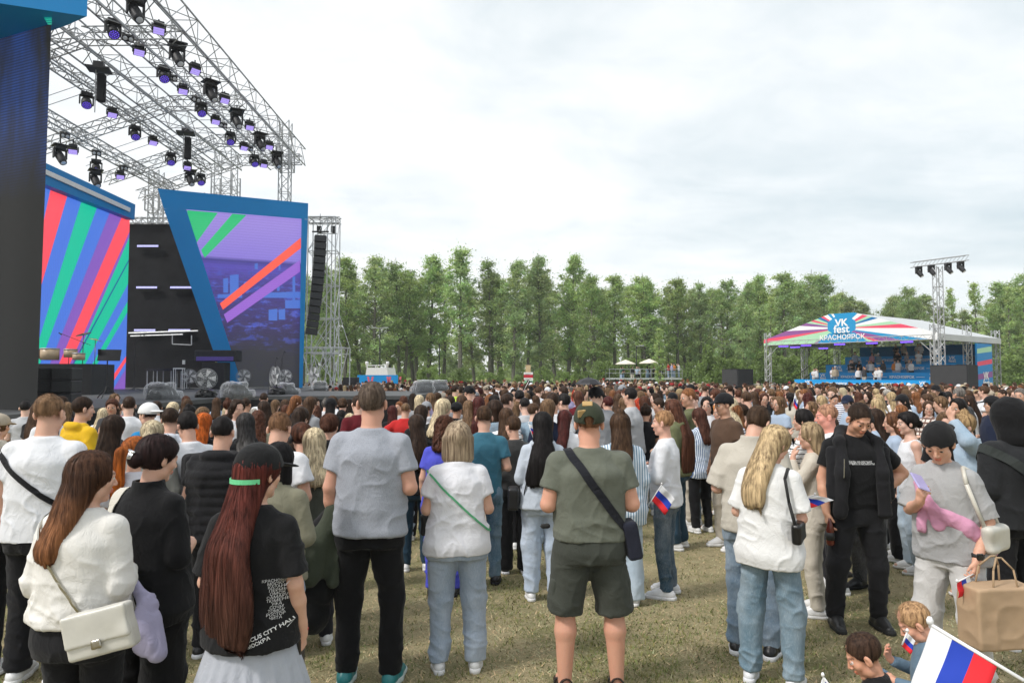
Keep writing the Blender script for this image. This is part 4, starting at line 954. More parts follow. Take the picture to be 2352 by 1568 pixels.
for x, y, w, zt in ((-13.0, 38.6, .55, 16.4), (-17.6, 41.5, 1.0, 15.6), (-21.2, 40.2, .6, 14.0), (-12.4, 12.5, .55, 16.4), (-20.8, 12.5, .55, 13.5)):
    mb = MB(); truss(mb, (x - ro.x, y - ro.y, -DECK - .1), (x - ro.x, y - ro.y, zt - ro.z), w, w, .032, up=Vector((0, 1, 0))); mb.build('tower', ALU, roof)
    mb = MB(); mb.box((x - ro.x, y - ro.y, roofz(x) - ro.z + .2), (w + .35, w + .35, 1.0)); s2 = MB(); truss(s2, (x - ro.x, y - ro.y, roofz(x) - ro.z - .4), (x - ro.x, y - ro.y, roofz(x) - ro.z + .9), w + .25, w + .25, .04, 3, up=Vector((0, 1, 0))); s2.build('sleeve_block', ALU, roof)
# stage lamps
GLOWP = glow('purple_leds', srgb(105, 80, 225), .62); GLOWL = glow('strobe_face', srgb(178, 158, 245), .6); LENS = plain('lens_glass', (.75, .78, .85), .12, noise=.02, spec=.8)
def lamp_wash():
    r = empty('stage_lamp'); a = MB(); a.box((0, 0, -.09), (.42, .30, .16), bev=.02); a.build('base', BLK, r)
    a = MB(); a.box((-.24, 0, -.33), (.05, .14, .38), bev=.01); a.box((.24, 0, -.33), (.05, .14, .38), bev=.01); a.box((0, 0, -.18), (.50, .12, .05)); a.build('yoke', BLK, r)
    M = Matrix.Rotation(math.radians(-38), 3, 'X'); h_ = MB(); h_.lathe([(.06, .22), (.15, .20), (.185, .10), (.195, -.12), (.20, -.20)], (0, 0, -.42), 16, M); h_.build('head', BLK, r, True)
    f = MB(); f.lathe([(.185, -.203), (.185, -.207)], (0, 0, -.42), 16, M); ff = f.build('lens', BLK, r)
    g = MB()
    for q in range(19):
        rr = 0 if q == 0 else (.07 if q < 7 else .14); an = 0 if q == 0 else (q - 1) * math.pi / 3 if q < 7 else (q - 7) * math.pi / 6; g.lathe([(.027, -.209), (.024, -.216)], (0, 0, -.42), 6, M @ Matrix.Identity(3)) if False else g.lathe([(.028, 0), (.022, -.008)], Vector((0, 0, -.42)) + M @ Vector((rr * math.cos(an), rr * math.sin(an), -.209)), 6, M)
    g.build('led_ring', GLOWP, ff); return r
def lamp_hat():
    r = empty('stage_lamp'); a = MB(); a.box((0, 0, -.10), (.44, .34, .18), bev=.02); a.build('base', BLK, r); a = MB(); a.lathe([(.46, -.02), (.42, .03), (.06, .10)], (0, 0, 0), 4, Matrix.Rotation(math.pi / 4, 3, 'Z')); a.build('rain_cover', BLK, r)
    a = MB(); a.box((-.25, 0, -.38), (.06, .18, .46), bev=.01); a.box((.25, 0, -.38), (.06, .18, .46), bev=.01); a.box((0, 0, -.20), (.50, .16, .05)); a.build('yoke', BLK, r)
    M = Matrix.Rotation(math.radians(-35), 3, 'X') @ Matrix.Rotation(math.radians(-12), 3, 'Y'); h_ = MB(); h_.lathe([(.08, .30), (.17, .26), (.19, .0), (.17, -.30), (.15, -.42)], (0, 0, -.50), 14, M); h_.build('head', BLK, r, True)
    f = MB(); f.lathe([(.115, -.422), (.09, -.430)], (0, 0, -.50), 14, M); f.build('lens', LENS, r, True); return r
def lamp_strobe():
    r = empty('strobe_lamp'); a = MB(); a.box((0, 0, -.09), (.36, .20, .16), bev=.02); a.build('base', BLK, r); a = MB(); a.box((-.22, 0, -.24), (.035, .10, .26)); a.box((.22, 0, -.24), (.035, .10, .26)); a.box((0, 0, -.17), (.44, .08, .03)); a.build('yoke', BLK, r)
    M = Matrix.Rotation(math.radians(-40), 3, 'X'); h_ = MB(); h_.box((0, 0, -.34), (.40, .30, .12), M, bev=.02); h_.build('head', BLK, r); f = MB()
    for q in (-1, 0, 1): f.box(Vector((0, 0, -.34)) + M @ Vector((0, q * .085, -.064)), (.35, .075, .008), M)
    f.build('strobe_panel', GLOWL, r); return r
def lamp_blind():
    r = empty('blinder_lamp'); a = MB(); a.box((0, 0, -.06), (.46, .05, .05)); a.build('bracket', BLK, r); M = Matrix.Rotation(math.radians(35), 3, 'X'); h_ = MB(); h_.box((0, 0, -.22), (.46, .12, .26), M, bev=.02); h_.build('housing', BLK, r); f = MB()
    for q in (-1, 1): f.lathe([(.09, 0), (.07, -.02)], Vector((0, 0, -.22)) + M @ Vector((q * .11, -.065, 0)), 12, M @ Matrix.Rotation(math.pi / 2, 3, 'X').inverted())
    f.build('reflector', LENS, r, True); return r
LAMPS = {'w': lamp_wash(), 'h': lamp_hat(), 's': lamp_strobe(), 'b': lamp_blind()}; used = set()
LD = {'w': 'black moving wash lamp with round purple face', 'h': 'black spot lamp under a square rain cover', 's': 'small strobe lamp with glowing lilac panel', 'b': 'small black twin blinder lamp'}
LT = {'A': 'front roof truss', 'B': 'second roof truss', 'D': 'fourth roof truss', 'E': 'rear roof truss'}
LL = [('A', 'h', [(301, 20), (400, 124), (479, 208), (541, 272), (595, 324), (635, 366)]), ('A', 's', [(356, 72), (442, 165), (512, 232), (571, 294), (617, 339)]), ('B', 'w', [(238, 64), (360, 171), (449, 252), (519, 319), (576, 370)]),
      ('B', 's', [(301, 112), (406, 210), (484, 281), (551, 341), (598, 381)]), ('B', 'b', [(274, 81), (380, 181), (437, 228), (501, 296), (564, 349)]), ('D', 'w', [(181, 232), (296, 306), (381, 366), (452, 413)]), ('D', 's', [(242, 265), (339, 329), (420, 386)]), ('D', 'h', [(427, 407)]),
      ('E', 's', [(153, 349), (265, 407)]), ('E', 'w', [(208, 383)]), ('E', 'h', [(123, 353), (207, 408)]), ('E', 'b', [(133, 296), (208, 338), (272, 376)])]
for tk, ty_, ps in LL:
    for i, (px, py) in enumerate(ps):
        D = 28.0
        for _ in range(6): X = lx(tk, D) - (.15 if tk == 'A' else 0); D = X * F_PX / (px - CX) / 1.0
        D = max(14, min(42, D)); X = lx(tk, D)
        z = at(px, py, D).z + .35; z = min(max(z, roofz(X) - .9), roofz(X) + .2); L0 = LAMPS[ty_]; o = L0 if ty_ not in used else copy_tree(L0); used.add(ty_)
        o.location = (X + (-.3 if tk == 'A' else 0), D, z); o.rotation_euler = (0, 0, rnd.uniform(.5, .9)); o.scale = ({'w': .98, 'h': .95, 's': .95, 'b': .85}[ty_],) * 3
        top = roofz(X) + .1; c_ = MB(); c_.tube((0, 0, 0), (0, 0, max(.06, (top - z) / 1.1)), .03, 6); c_.build('clamp', BLK, o)
        tag(o, '%s, %s, %s from near end' % (LD[ty_], LT[tk], ORD[i]) if len(ps) > 1 else '%s on the %s' % (LD[ty_], LT[tk]), 'stage lamp', 'lamps hanging from the stage roof')
        for k_ in ('kind',):
            if k_ in o: del o[k_]
for i, (px, py) in enumerate([(208, 160), (415, 318)]):
    D = -15.95 * F_PX / (px - CX); r = empty('chain_hoist', (-15.95, D, roofz(-16) - .1), .3, 'black %s chain hoist with hanging chain bag under the middle roof truss' % ('nearer' if i == 0 else 'farther'), 'hoist', 'chain hoists')
    a = MB(); a.box((0, 0, 0), (.8, .6, .07)); a.box((0, 0, .15), (.35, .3, .25)); a.build('hoist_frame', BLK, r); a = MB(); a.box((.1, 0, -.72), (.30, .26, 1.1), bev=.05); a.build('chain_bag', DBLK, r); a = MB(); a.tube((-.1, 0, 0), (-.1, 0, -1.7), .02, 5); a.build('chain', ALU, r)

# ------------------------------------------------------------------ main stage
def on_plane(px, py, P0, nrm):
    d = at(px, py, 10.0) - Vector((0, 0, CAM_Z)); P0 = Vector(P0); nrm = Vector(nrm); t = (P0 - Vector((0, 0, CAM_Z))).dot(nrm) / d.dot(nrm); return Vector((0, 0, CAM_Z)) + d * t
def clip(poly, a, b):                                   # keep the part right of the line a -> b (image sense), 2-D
    out = []; f = lambda p: (b[0] - a[0]) * (p[1] - a[1]) - (b[1] - a[1]) * (p[0] - a[0])
    for i in range(len(poly)):
        p, q = poly[i], poly[(i + 1) % len(poly)]; fp, fq = f(p), f(q)
        if fp <= 0: out.append(p)
        if (fp < 0 < fq) or (fq < 0 < fp): t = fp / (fp - fq); out.append((p[0] + (q[0] - p[0]) * t, p[1] + (q[1] - p[1]) * t))
    return out
deck = MB(); DK = plain('stage_floor', (.085, .088, .09), .55, noise=.25, scale=.8); g0 = ground_z(20) - .05
def slab(mb, pts, z0, z1):
    n = len(pts); vs = [(x, y, z0) for x, y in pts] + [(x, y, z1) for x, y in pts]; mb._add(vs, [tuple(range(n - 1, -1, -1)), tuple(range(n, 2 * n))] + [(k, (k + 1) % n, n + (k + 1) % n, n + k) for k in range(n)])
sp_ = empty('stage_platform', (-12, 25, 0), 0, 'raised black stage platform with a runway jutting into the crowd', 'stage'); so = (-12, 25)
PL = [(-26, 12.5), (-9.2, 12.5), (-9.0, 23.0), (-3.2, 23.3), (-3.2, 29.6), (-9.3, 29.8), (-9.6, 42), (-26, 42)]
slab(deck, [(x - so[0], y - so[1]) for x, y in PL], DECK - .12, DECK); deck.build('stage_floor', DK, sp_)
mb = MB(); slab(mb, [(x * .999 - so[0] + (.03 if x < -10 else -.03), y - so[1]) for x, y in PL], g0, DECK - .124); mb.build('skirt', DBLK, sp_)
def scr_mat(name, cols, strength=1.0):
    m, t, b = new_mat(name); tcn = nd(t, 'ShaderNodeTexCoord'); sp = nd(t, 'ShaderNodeSeparateXYZ'); t.links.new(tcn.outputs['Object'], sp.inputs[0])
    w = nd(t, 'ShaderNodeMath', operation='MULTIPLY'); t.links.new(sp.outputs[2 if cols[1] == 'h' else 1], w.inputs[0]); w.inputs[1].default_value = 9.0; q = nd(t, 'ShaderNodeMath', operation='FRACT'); t.links.new(w.outputs[0], q.inputs[0])
    k = rng(t, q.outputs[0], .0, .25, .72, 1.0); c = mix(t, (0, 0, 0), cols[0], k); t.links.new(c, b.inputs['Emission Color']); b.inputs['Emission Strength'].default_value = strength * .60; b.inputs['Base Color'].default_value = (.03, .03, .03, 1); b.inputs['Roughness'].default_value = .5; return m
SR, SB, SG, SP = (scr_mat('screen_' + n, (srgb(*c), 'v')) for n, c in (('red', (255, 78, 92)), ('blue', (72, 118, 218)), ('green', (0, 192, 152)), ('purple', (132, 88, 186))))
SDB = scr_mat('screen_navy', (srgb(28, 70, 150), 'v'))
# striped screen along X = -18.6
P0, NR = (-18.9, 33.6, 0), Vector((1, .045, 0)).normalized()
cc = lambda x, y: (.3633 * x, 367.5 + .3633 * y)
scr = [on_plane(298, 505, P0, NR), on_plane(288, 893, P0, NR)]; yf = scr[0].y; ztop = scr[0].z
SX = [(50, 399), (298, 505), (287.5, 893), (50, 899)]
B_ = [((325, 160), (275, 390)), ((432, 205), (250, 830)), ((520, 245), (238, 1165)), ((617, 290), (262, 1262)), ((697, 325), (335, 1240)), ((772, 355), (385, 1260)), ((820, 450), (450, 1270)), ((822, 478), (470, 1280)), ((812, 632), (488, 1232)), ((812, 646), (496, 1236)),
      ((805, 790), (480, 1400)), ((800, 905), (515, 1410)), ((800, 970), (545, 1410)), ((790, 1250), (668, 1430)), ((790, 1285), (690, 1440)), ((788, 1330), (715, 1448))]
CL = [SB, SR, SB, SG, SB, SP, SR, SP, SG, SDB, SG, SB, SG, SB, SR, SB, SP]
st = empty('led_screen', (-18.9, 27, DECK), 0, 'tall lit screen of red, green, blue and purple diagonal stripes', 'screen'); so3 = Vector((-18.9, 27, DECK))
mb = MB()
for i, mt in enumerate(CL):
    poly = list(SX)
    if i > 0: a, b = B_[i - 1]; a, b = cc(*a), cc(*b); poly = clip(poly, a, b)
    if i < len(B_) and poly: a, b = B_[i]; a, b = cc(*a), cc(*b); poly = clip(poly, b, a)
    if len(poly) > 2: mb.cur = i; mb.quad(*[on_plane(x, y, P0, NR) - so3 for x, y in poly])
mb.build('screen_image', CL, st)
mb = MB(); a, b = on_plane(297, 505, P0, NR), on_plane(50, 399, P0, NR); mb._add([Vector((p.x - .06 + dx, p.y, z)) - so3 for p in (a, b) for dx in (0, -.4) for z in (DECK + .02, a.z if p is a else b.z)], [(0, 1, 5, 4), (2, 6, 7, 3), (0, 2, 3, 1), (4, 5, 7, 6), (1, 3, 7, 5), (0, 4, 6, 2)]); mb.build('cabinet', BLK, st)
mb = MB(); q = [on_plane(x, y, (-18.5, 33.4, 0), NR) for x, y in ((40, 344), (311, 470), (309, 505), (40, 398))]; ex = Vector((-.75, 0, 0)); v = [p - so3 for p in q] + [p + ex - so3 for p in q]; mb._add(v, [(0, 1, 2, 3), (7, 6, 5, 4), (0, 4, 5, 1), (1, 5, 6, 2), (2, 6, 7, 3), (3, 7, 4, 0)]); mb.build('header', BLUE, st)
mb = MB(); q = [on_plane(x, y, (-18.42, 33.4, 0), NR) for x, y in ((40, 359), (300, 478), (299, 487), (40, 371))]; ex = Vector((-.07, 0, 0)); v = [p - so3 for p in q] + [p + ex - so3 for p in q]; mb._add(v, [(0, 1, 2, 3), (7, 6, 5, 4), (0, 4, 5, 1), (1, 5, 6, 2), (2, 6, 7, 3), (3, 7, 4, 0)]); mb.build('light_strip', WHITE, st)
# V-shaped portal
W0 = Vector((-11.3, 36.7, 0)); wd = Vector((6.2, 2.9, 0)).normalized(); WN = Vector((wd.y, -wd.x, 0))
def city_mat():
    m, t, b = new_mat('city_view'); tcn = nd(t, 'ShaderNodeTexCoord'); sp = nd(t, 'ShaderNodeSeparateXYZ'); t.links.new(tcn.outputs['Object'], sp.inputs[0]); z = sp.outputs[2]
    rp_ = nd(t, 'ShaderNodeValToRGB'); cr = rp_.color_ramp; t.links.new(rng(t, z, 0, 9.0), rp_.inputs[0]); cr.elements[0].position = 0; cr.elements[0].color = (*srgb(48, 50, 50), 1); cr.elements[1].position = 1; cr.elements[1].color = (*srgb(172, 150, 238), 1)
    for p, c in ((.22, (48, 46, 54)), (.38, (62, 50, 110)), (.60, (74, 62, 152)), (.70, (92, 78, 190)), (.735, (70, 62, 150)), (.755, (150, 132, 232))): e = cr.elements.new(p); e.color = (*srgb(*c), 1)
    c = rp_.outputs[0]
    bl = nd(t, 'ShaderNodeTexBrick'); mp = nd(t, 'ShaderNodeMapping'); t.links.new(tcn.outputs['Object'], mp.inputs[0]); mp.inputs['Rotation'].default_value = (math.pi / 2, 0, 0); t.links.new(mp.outputs[0], bl.inputs['Vector']); bl.inputs['Scale'].default_value = 3.0; bl.inputs['Color1'].default_value = (0, 0, 0, 1); bl.inputs['Color2'].default_value = (1, 1, 1, 1); bl.inputs['Mortar Size'].default_value = .02
    n = tnoise(t, 1.1, 6, .75, (1, 1, 3)); lit = rng(t, n, .52, .60); band = rng(t, z, 1.8, 3.2); band2 = rng(t, z, 6.4, 5.6)
    f = nd(t, 'ShaderNodeMath', operation='MULTIPLY'); t.links.new(lit, f.inputs[0]); t.links.new(band, f.inputs[1]); f2 = nd(t, 'ShaderNodeMath', operation='MULTIPLY'); t.links.new(f.outputs[0], f2.inputs[0]); t.links.new(band2, f2.inputs[1])
    c = mix(t, c, mix(t, srgb(60, 90, 210), srgb(110, 120, 235), bl.outputs['Color']), mix(t, (0, 0, 0), f2.outputs[0], .8))
    dk = rng(t, tnoise(t, 3.3, 6, .8, (1, 1, 4)), .5, .62, 0, .6); c = mix(t, c, srgb(38, 34, 70), mix(t, (0, 0, 0), dk, mix(t, (0, 0, 0), band2, 1)))
    w = nd(t, 'ShaderNodeMath', operation='MULTIPLY'); t.links.new(z, w.inputs[0]); w.inputs[1].default_value = 7.0; q = nd(t, 'ShaderNodeMath', operation='FRACT'); t.links.new(w.outputs[0], q.inputs[0])
    c = mix(t, (0, 0, 0), c, rng(t, q.outputs[0], 0, .3, .78, 1)); t.links.new(c, b.inputs['Emission Color']); b.inputs['Emission Strength'].default_value = .48; b.inputs['Base Color'].default_value = (.03, .03, .03, 1); return m
vf = empty('portal_screen', (-14, 35.4, DECK), 0, 'blue slanted portal frame around a lit purple city view screen', 'screen'); vo = Vector((-14, 35.4, DECK))
def wp(x, y, off=0): return on_plane(x, y, W0 + WN * off, WN) - vo
mb = MB(); mb.quad(wp(420, 470), wp(694, 494), wp(690, 889.5), wp(555, 889.5)); mb.build('screen_image', city_mat(), vf)
mb = MB(); back = [(420, 470), (700, 480), (694, 889), (525, 889)]; v = [wp(*p, -.03) for p in back] + [wp(*p, -.45) for p in back]; mb._add(v, [(0, 1, 2, 3), (7, 6, 5, 4), (0, 4, 5, 1), (1, 5, 6, 2), (2, 6, 7, 3), (3, 7, 4, 0)]); mb.build('cabinet', BLK, vf)
def frame(mb, pts, o1, o2):
    n = len(pts); v = [wp(*p, o1) for p in pts] + [wp(*p, o2) for p in pts]; mb._add(v, [tuple(range(n)), tuple(range(2 * n - 1, n - 1, -1))] + [(k, n + k, n + (k + 1) % n, (k + 1) % n) for k in range(n)])
mb = MB(); frame(mb, [(362, 433), (708, 467), (707, 504), (428, 481), (408, 481), (376, 479)], .35, -.5); mb.build('header', BLUE, vf)
mb = MB(); frame(mb, [(376, 479.3), (428, 481.3), (558, 889), (519, 889)], .345, -.5); mb.build('slanted_leg', BLUE, vf)
mb = MB(); frame(mb, [(692.5, 503), (707, 504.3), (695, 890), (687, 890)], .34, -.5); mb.build('side_post', BLUE, vf)
for poly, c in (([(430, 483), (500, 489), (448, 562), (440, 543), (432, 505)], 1), ([(534, 491), (566, 494), (470, 592), (462, 574)], 1), ([(691, 546), (691, 570), (512, 711), (505, 697)], 0), ([(689, 597), (689, 624), (522, 741), (514, 722)], 2)):
    mb = MB(); mb.quad(*[wp(x, y, .02) for x, y in poly]); mb.build('screen_stripe', scr_mat('stripe', (srgb(*[(250, 92, 72), (42, 188, 118), (150, 98, 205)][c]), 'h')), vf)
for (x0, x1, y0, y1) in ((513, 524, 640, 672), (528, 548, 632, 675), (617, 637, 711, 736), (640, 655, 711, 734), (636, 642, 640, 668), (672, 678, 636, 690), (560, 566, 648, 668), (600, 690, 672, 684), (655, 690, 690, 708), (500, 556, 676, 684), (585, 592, 606, 618), (640, 644, 606, 620)):
    mb = MB(); mb.quad(wp(x0, y0, .012), wp(x1, y0 - 2, .012), wp(x1, y1, .012), wp(x0, y1, .012)); mb.build('lit_building', scr_mat('blocks', (srgb(70, 110, 200), 'h')), vf)
# near portal at the left edge
NM, t, b = new_mat('dim_screen'); tcn = nd(t, 'ShaderNodeTexCoord'); sp = nd(t, 'ShaderNodeSeparateXYZ'); t.links.new(tcn.outputs['Object'], sp.inputs[0]); n_ = tnoise(t, 1.2, 5, .6, (1, 1, .25)); f = rng(t, sp.outputs[2], 5.6, 7.2)
fm = nd(t, 'ShaderNodeMath', operation='MULTIPLY'); t.links.new(f, fm.inputs[0]); t.links.new(rng(t, n_, .38, .62), fm.inputs[1]); q = nd(t, 'ShaderNodeMath', operation='MULTIPLY'); t.links.new(sp.outputs[2], q.inputs[0]); q.inputs[1].default_value = 16; q2 = nd(t, 'ShaderNodeMath', operation='FRACT'); t.links.new(q.outputs[0], q2.inputs[0])
t.links.new(mix(t, srgb(36, 37, 37), mix(t, srgb(22, 44, 92), srgb(48, 84, 158), rng(t, q2.outputs[0], .3, .7)), fm.outputs[0]), b.inputs['Emission Color']); b.inputs['Emission Strength'].default_value = .42; b.inputs['Base Color'].default_value = (.022, .022, .022, 1); b.inputs['Roughness'].default_value = .8; b.inputs['Specular IOR Level'].default_value = .1
nr = empty('near_screen', (-11, 14.5, 0), 0, 'huge dark screen with blue header at the left edge of the picture', 'screen'); no = Vector((-11, 14.5, 0)); zt_ = at(118, 52, 13.9).z
e0 = at(84, 930, 13.9); e1 = at(118, 55, 13.9); mb = MB(); e0z = Vector((e0.x, 13.9, -.2)); lb = Vector((-17, 17.0, -.2)); lt = Vector((-17, 17.0, zt_)); mb.quad(e0z - no, e1 - no, lt - no, lb - no)
dd = Vector((-.35, .30, 0)); mb.quad(e0z + dd - no, lb + dd - no, lt + dd - no, e1 + dd - no); mb.quad(e0z - no, e0z + dd - no, e1 + dd - no, e1 - no); mb.build('screen_face', NM, nr)
mb = MB(); slab(mb, [(-8.71 - no.x, 13.66 - no.y), (-9.32 - no.x, 14.0 - no.y), (-18 - no.x, 18.2 - no.y), (-18 - no.x, 16.0 - no.y), (-10.6 - no.x, 13.0 - no.y)], zt_ + .0, zt_ + 2.0); mb.build('header', BLUE, nr)
mb = MB()
for k in range(9):
    y = 14 + k * 5.2; x0 = 84 + (k * 3.0); mb.quad(at(x0, y - 2.4, 13.7) - no, at(119, y - 2.4, 13.7) - no, at(119, y + 1.6, 13.7) - no, at(x0 + 2, y + 1.6, 13.7) - no)
mb.build('green_stripe', scr_mat('teal_lines', (srgb(0, 175, 150), 'h'), .9), nr)
# black backdrop and its light bars
bd = empty('backdrop', (-18, 37.5, DECK), 0, 'black fabric backdrop wall between the two stage screens', 'backdrop'); a = at(270, 516, 37.5); b2 = at(500, 516, 37.5); mb = MB(); mb.box(((a.x + b2.x) / 2 + 18, 0, (a.z - DECK) / 2), (b2.x - a.x, .12, a.z - DECK)); mb.build('drape', DBLK, bd)
mb = MB(); truss(mb, Vector((a.x + 18, -.1, a.z - DECK + .2)), Vector((b2.x + 18, -.1, a.z - DECK + .2)), .3, .3, .022); mb.build('top_truss', ALU, bd)
mb = MB()
for k in range(5): mb.tube((a.x + 18.5 + k * 1.2, 1.5, 0), (a.x + 18.5 + k * 1.2, 1.5, a.z - DECK + (2.2 if k % 2 else .8)), .03, 5); mb.tube((a.x + 18.5 + k * 1.2, 1.5, 5), (a.x + 19.7 + k * 1.2, 1.5, a.z - DECK + 1.5), .025, 5)
mb.build('scaffold_post', STEEL, bd)
BAR = glow('light_bar_glow', srgb(190, 190, 255), .8)
for i, (x0, x1, y) in enumerate([(315, 364, 565), (313, 361, 660), (391, 440, 660), (308, 357, 758), (387, 437, 758)]):
    p, q = at(x0, y, 37.2), at(x1, y, 37.2); o = empty('light_bar', (p + q) / 2, 0, '%s glowing light bar on the black backdrop' % ['topmost', 'middle left', 'middle right', 'bottom left', 'bottom right'][i], 'light bar', 'light bars on the backdrop'); mb = MB(); mb.box((0, .06, 0), (q.x - p.x, .12, .16)); mb.build('housing', BLK, o)
    mb = MB()
    for k in range(16): mb.box((-(q.x - p.x) / 2 + (k + .5) * (q.x - p.x) / 16, -.012, 0), ((q.x - p.x) / 22, .02, .10))
    mb.build('led_strip', BAR, o)
mb = MB(); p, q = at(296, 765, 37.0), at(455, 760, 37.0); mb.tube(p, q, .05, 6); mb.tube(at(300, 772, 36.9), at(420, 768, 36.9), .04, 6); mb.tube(at(396, 770, 36.9), at(396, 790, 36.9), .03, 5); mb.tube(at(396, 790, 36.9), at(440, 792, 36.9), .03, 5); mb.tube(at(440, 770, 36.9), at(440, 792, 36.9), .03, 5); o = mb.build('lighting_pipe', STEEL); tag(o, 'grey pipes hung low across the black backdrop', 'pipe')
# scaffold tower and line array right of the portal
sc_ = empty('scaffold_tower', at(735, 880, 40) * 1, 0, 'galvanised scaffold tower right of the blue portal frame', 'scaffold'); so4 = sc_.location.copy(); sc_.location.z = ground_z(40); so4.z = ground_z(40)
XS = [at(x, 858, 40).x - so4.x for x in (703, 748, 767)]; Zt = at(735, 497, 40).z - so4.z; zl = [0.2, 1.6] + [k * 2.0 + 1.6 for k in range(1, 5)] + [Zt]
mb = MB()
for x in XS:
    for y in (0, 1.0): mb.tube((x, y, 0), (x, y, Zt), .035, 6)
mb.build('upright', STEEL, sc_)
mb = MB()
for z in zl:
    for y in (0, 1.0): mb.tube((XS[0], y, z), (XS[2], y, z), .025, 5)
    for x in XS: mb.tube((x, 0, z), (x, 1.0, z), .025, 5)
mb.build('ledger', STEEL, sc_)
mb = MB()
for k in range(len(zl) - 1):
    for y in (0, 1.0): a, b = (XS[0], XS[2]) if (k + (y > 0)) % 2 else (XS[2], XS[0]); mb.tube((XS[0], y, zl[k]), (XS[1], y, zl[k + 1]), .022, 5); mb.tube((a, y, zl[k]), (b, y, zl[k + 1]), .022, 5)
    mb.tube((XS[2], 0, zl[k]), (XS[2], 1.0, zl[k + 1]), .022, 5)
mb.build('brace', STEEL, sc_)
xo = at(784, 858, 39).x - so4.x; zo = at(784, 797, 39).z - so4.z; mb = MB()
for y in (-1, 1.0): mb.tube((xo, y, 0), (xo, y, zo), .033, 6); mb.tube((XS[0], y, zo), (xo, y, zo), .025, 5); mb.tube((XS[0], y, zo - .35), (xo, y, zo - .35), .022, 5); mb.tube((xo, y, 0), (XS[1], y, zo), .022, 5); mb.tube((XS[1], y, 0), (XS[0], y, zo), .03, 5); mb.tube((XS[2], y, zo), (XS[2], y, zo + 1.2), .02, 5); mb.tube((xo, y, zo), (XS[2], y, zo + 2.1), .02, 5); mb.tube((xo, y, .8), (XS[0], y, .8), .022, 5)
for k in range(5): mb.tube((XS[0] + k * .45, -1, .1), (XS[0] + k * .45 + .9, -1, zo), .028, 5)
mb.tube((xo, -1, zo), (xo, 1.0, zo), .03, 5); mb.tube((XS[0], -1, zo), (XS[0], 1.0, zo), .03, 5); mb.tube((XS[0], -1, .1), (XS[0], 1.0, .1), .03, 5); mb.build('outrigger', STEEL, sc_)
mb = MB(); truss(mb, (XS[0] - .3, 1.1, Zt), (XS[2], 1.1, Zt), .4, .35, .03); mb.tube((XS[0] + .2, 1.1, Zt - .8), (XS[2] - .2, 1.1, Zt - .8), .03, 5); mb.build('head_beam', ALU, sc_)
mb = MB(); mb.box((XS[0] + .35, 1.1, Zt - .55), (.25, .25, .4)); mb.box((XS[0] + 1.2, 1.1, Zt - .55), (.25, .25, .4)); mb.build('hoist_motor', BLK, sc_)
la = empty('line_array', at(735, 538, 39), 0, 'tall curved hang of black loudspeakers inside the scaffold tower', 'loudspeaker'); lo_ = la.location.copy(); GR = plain('speaker_grille', (.05, .05, .052), .7, noise=.3, scale=60)
pth = [Vector(at(736 - 22 * (k / 14) ** 1.6, 541 + 228 * k / 14, 39)) - lo_ for k in range(15)]
for k in range(14):
    a, b = pth[k], pth[k + 1]; m_ = (a + b) / 2; tilt = math.atan2(b.x - a.x, a.z - b.z); R_ = Matrix.Rotation(-tilt * 1.0, 3, 'Y') @ Matrix.Rotation(.35, 3, 'Z'); mb = MB(); mb.box(m_, (.66, .55, (b - a).length * .93), R_, bev=.03); c = mb.build('cabinet', BLK, la); g = MB(); g.box(m_ + R_ @ Vector((.0, -.28, 0)), (.60, .02, (b - a).length * .8), R_); g.build('grille', GR, c)
mb = MB(); mb.tube((-.45, 0, .15), (.5, 0, .15), .05, 6); mb.tube((0, 0, .1), (0, 0, 1.2), .015, 4); mb.build('rigging_bar', BLK, la)

# equipment on the deck
def deckp(px, D): return Vector(((px - CX) / F_PX * D, D, DECK))
def deck_at(px, py): D = (CAM_Z - DECK) * F_PX / (py - HOR); return deckp(px, D)
def wedge(px, py, rz, label, film=True, s=1.0, group='floor monitor wedges'):
    o = empty('floor_monitor', deck_at(px, py), rz, label, 'loudspeaker', group); mb = MB(); mb.prism([(-.35 * s, 0), (.35 * s, 0), (.35 * s, .14 * s), (-.10 * s, .46 * s), (-.28 * s, .39 * s), (-.35 * s, .1)], .62 * s, Matrix.Translation((0, -.31 * s, 0)).to_3x3()); mb.build('cabinet', BLK, o); mb = MB(); mb._add([(.33 * s, -.26 * s, .17 * s), (.33 * s, .86 * s - .31 * s, .17 * s), (-.08 * s, .55 * s, .46 * s), (-.08 * s, -.26 * s, .46 * s)], [(0, 1, 2, 3)]) if False else mb.box((.14 * s, .31 * s, .31 * s), (.42 * s, .5 * s, .012), Matrix.Rotation(math.radians(35), 3, 'Y')); mb.build('grille', GR, o)
    F = Fld((-.62 * s, -.25 * s, -.03), (.62 * s, .88 * s, .72 * s), .028); F.rbox((0, .31 * s, .10 * s), (.42 * s, .38 * s, .16 * s), .08, k=.02); F.rbox((-.12 * s, .31 * s, .26 * s), (.28 * s, .37 * s, .25 * s), .10, k=.12); F.plane((0, 0, -1), (0, 0, 0)); V, Q = F.nets(); N_ = vnormals(V, Q); up = np.clip(V[:, 2] / .1, 0, 1)
    V = V + N_ * (up * (.035 * (1 - 2 * np.abs(vnoise(V * [6, 3, 4], 3))) + .014 * vnoise(V * 13, 4)))[:, None]; link('plastic_wrap', mesh_np('plastic_wrap', V, Q, [FILM]), o)
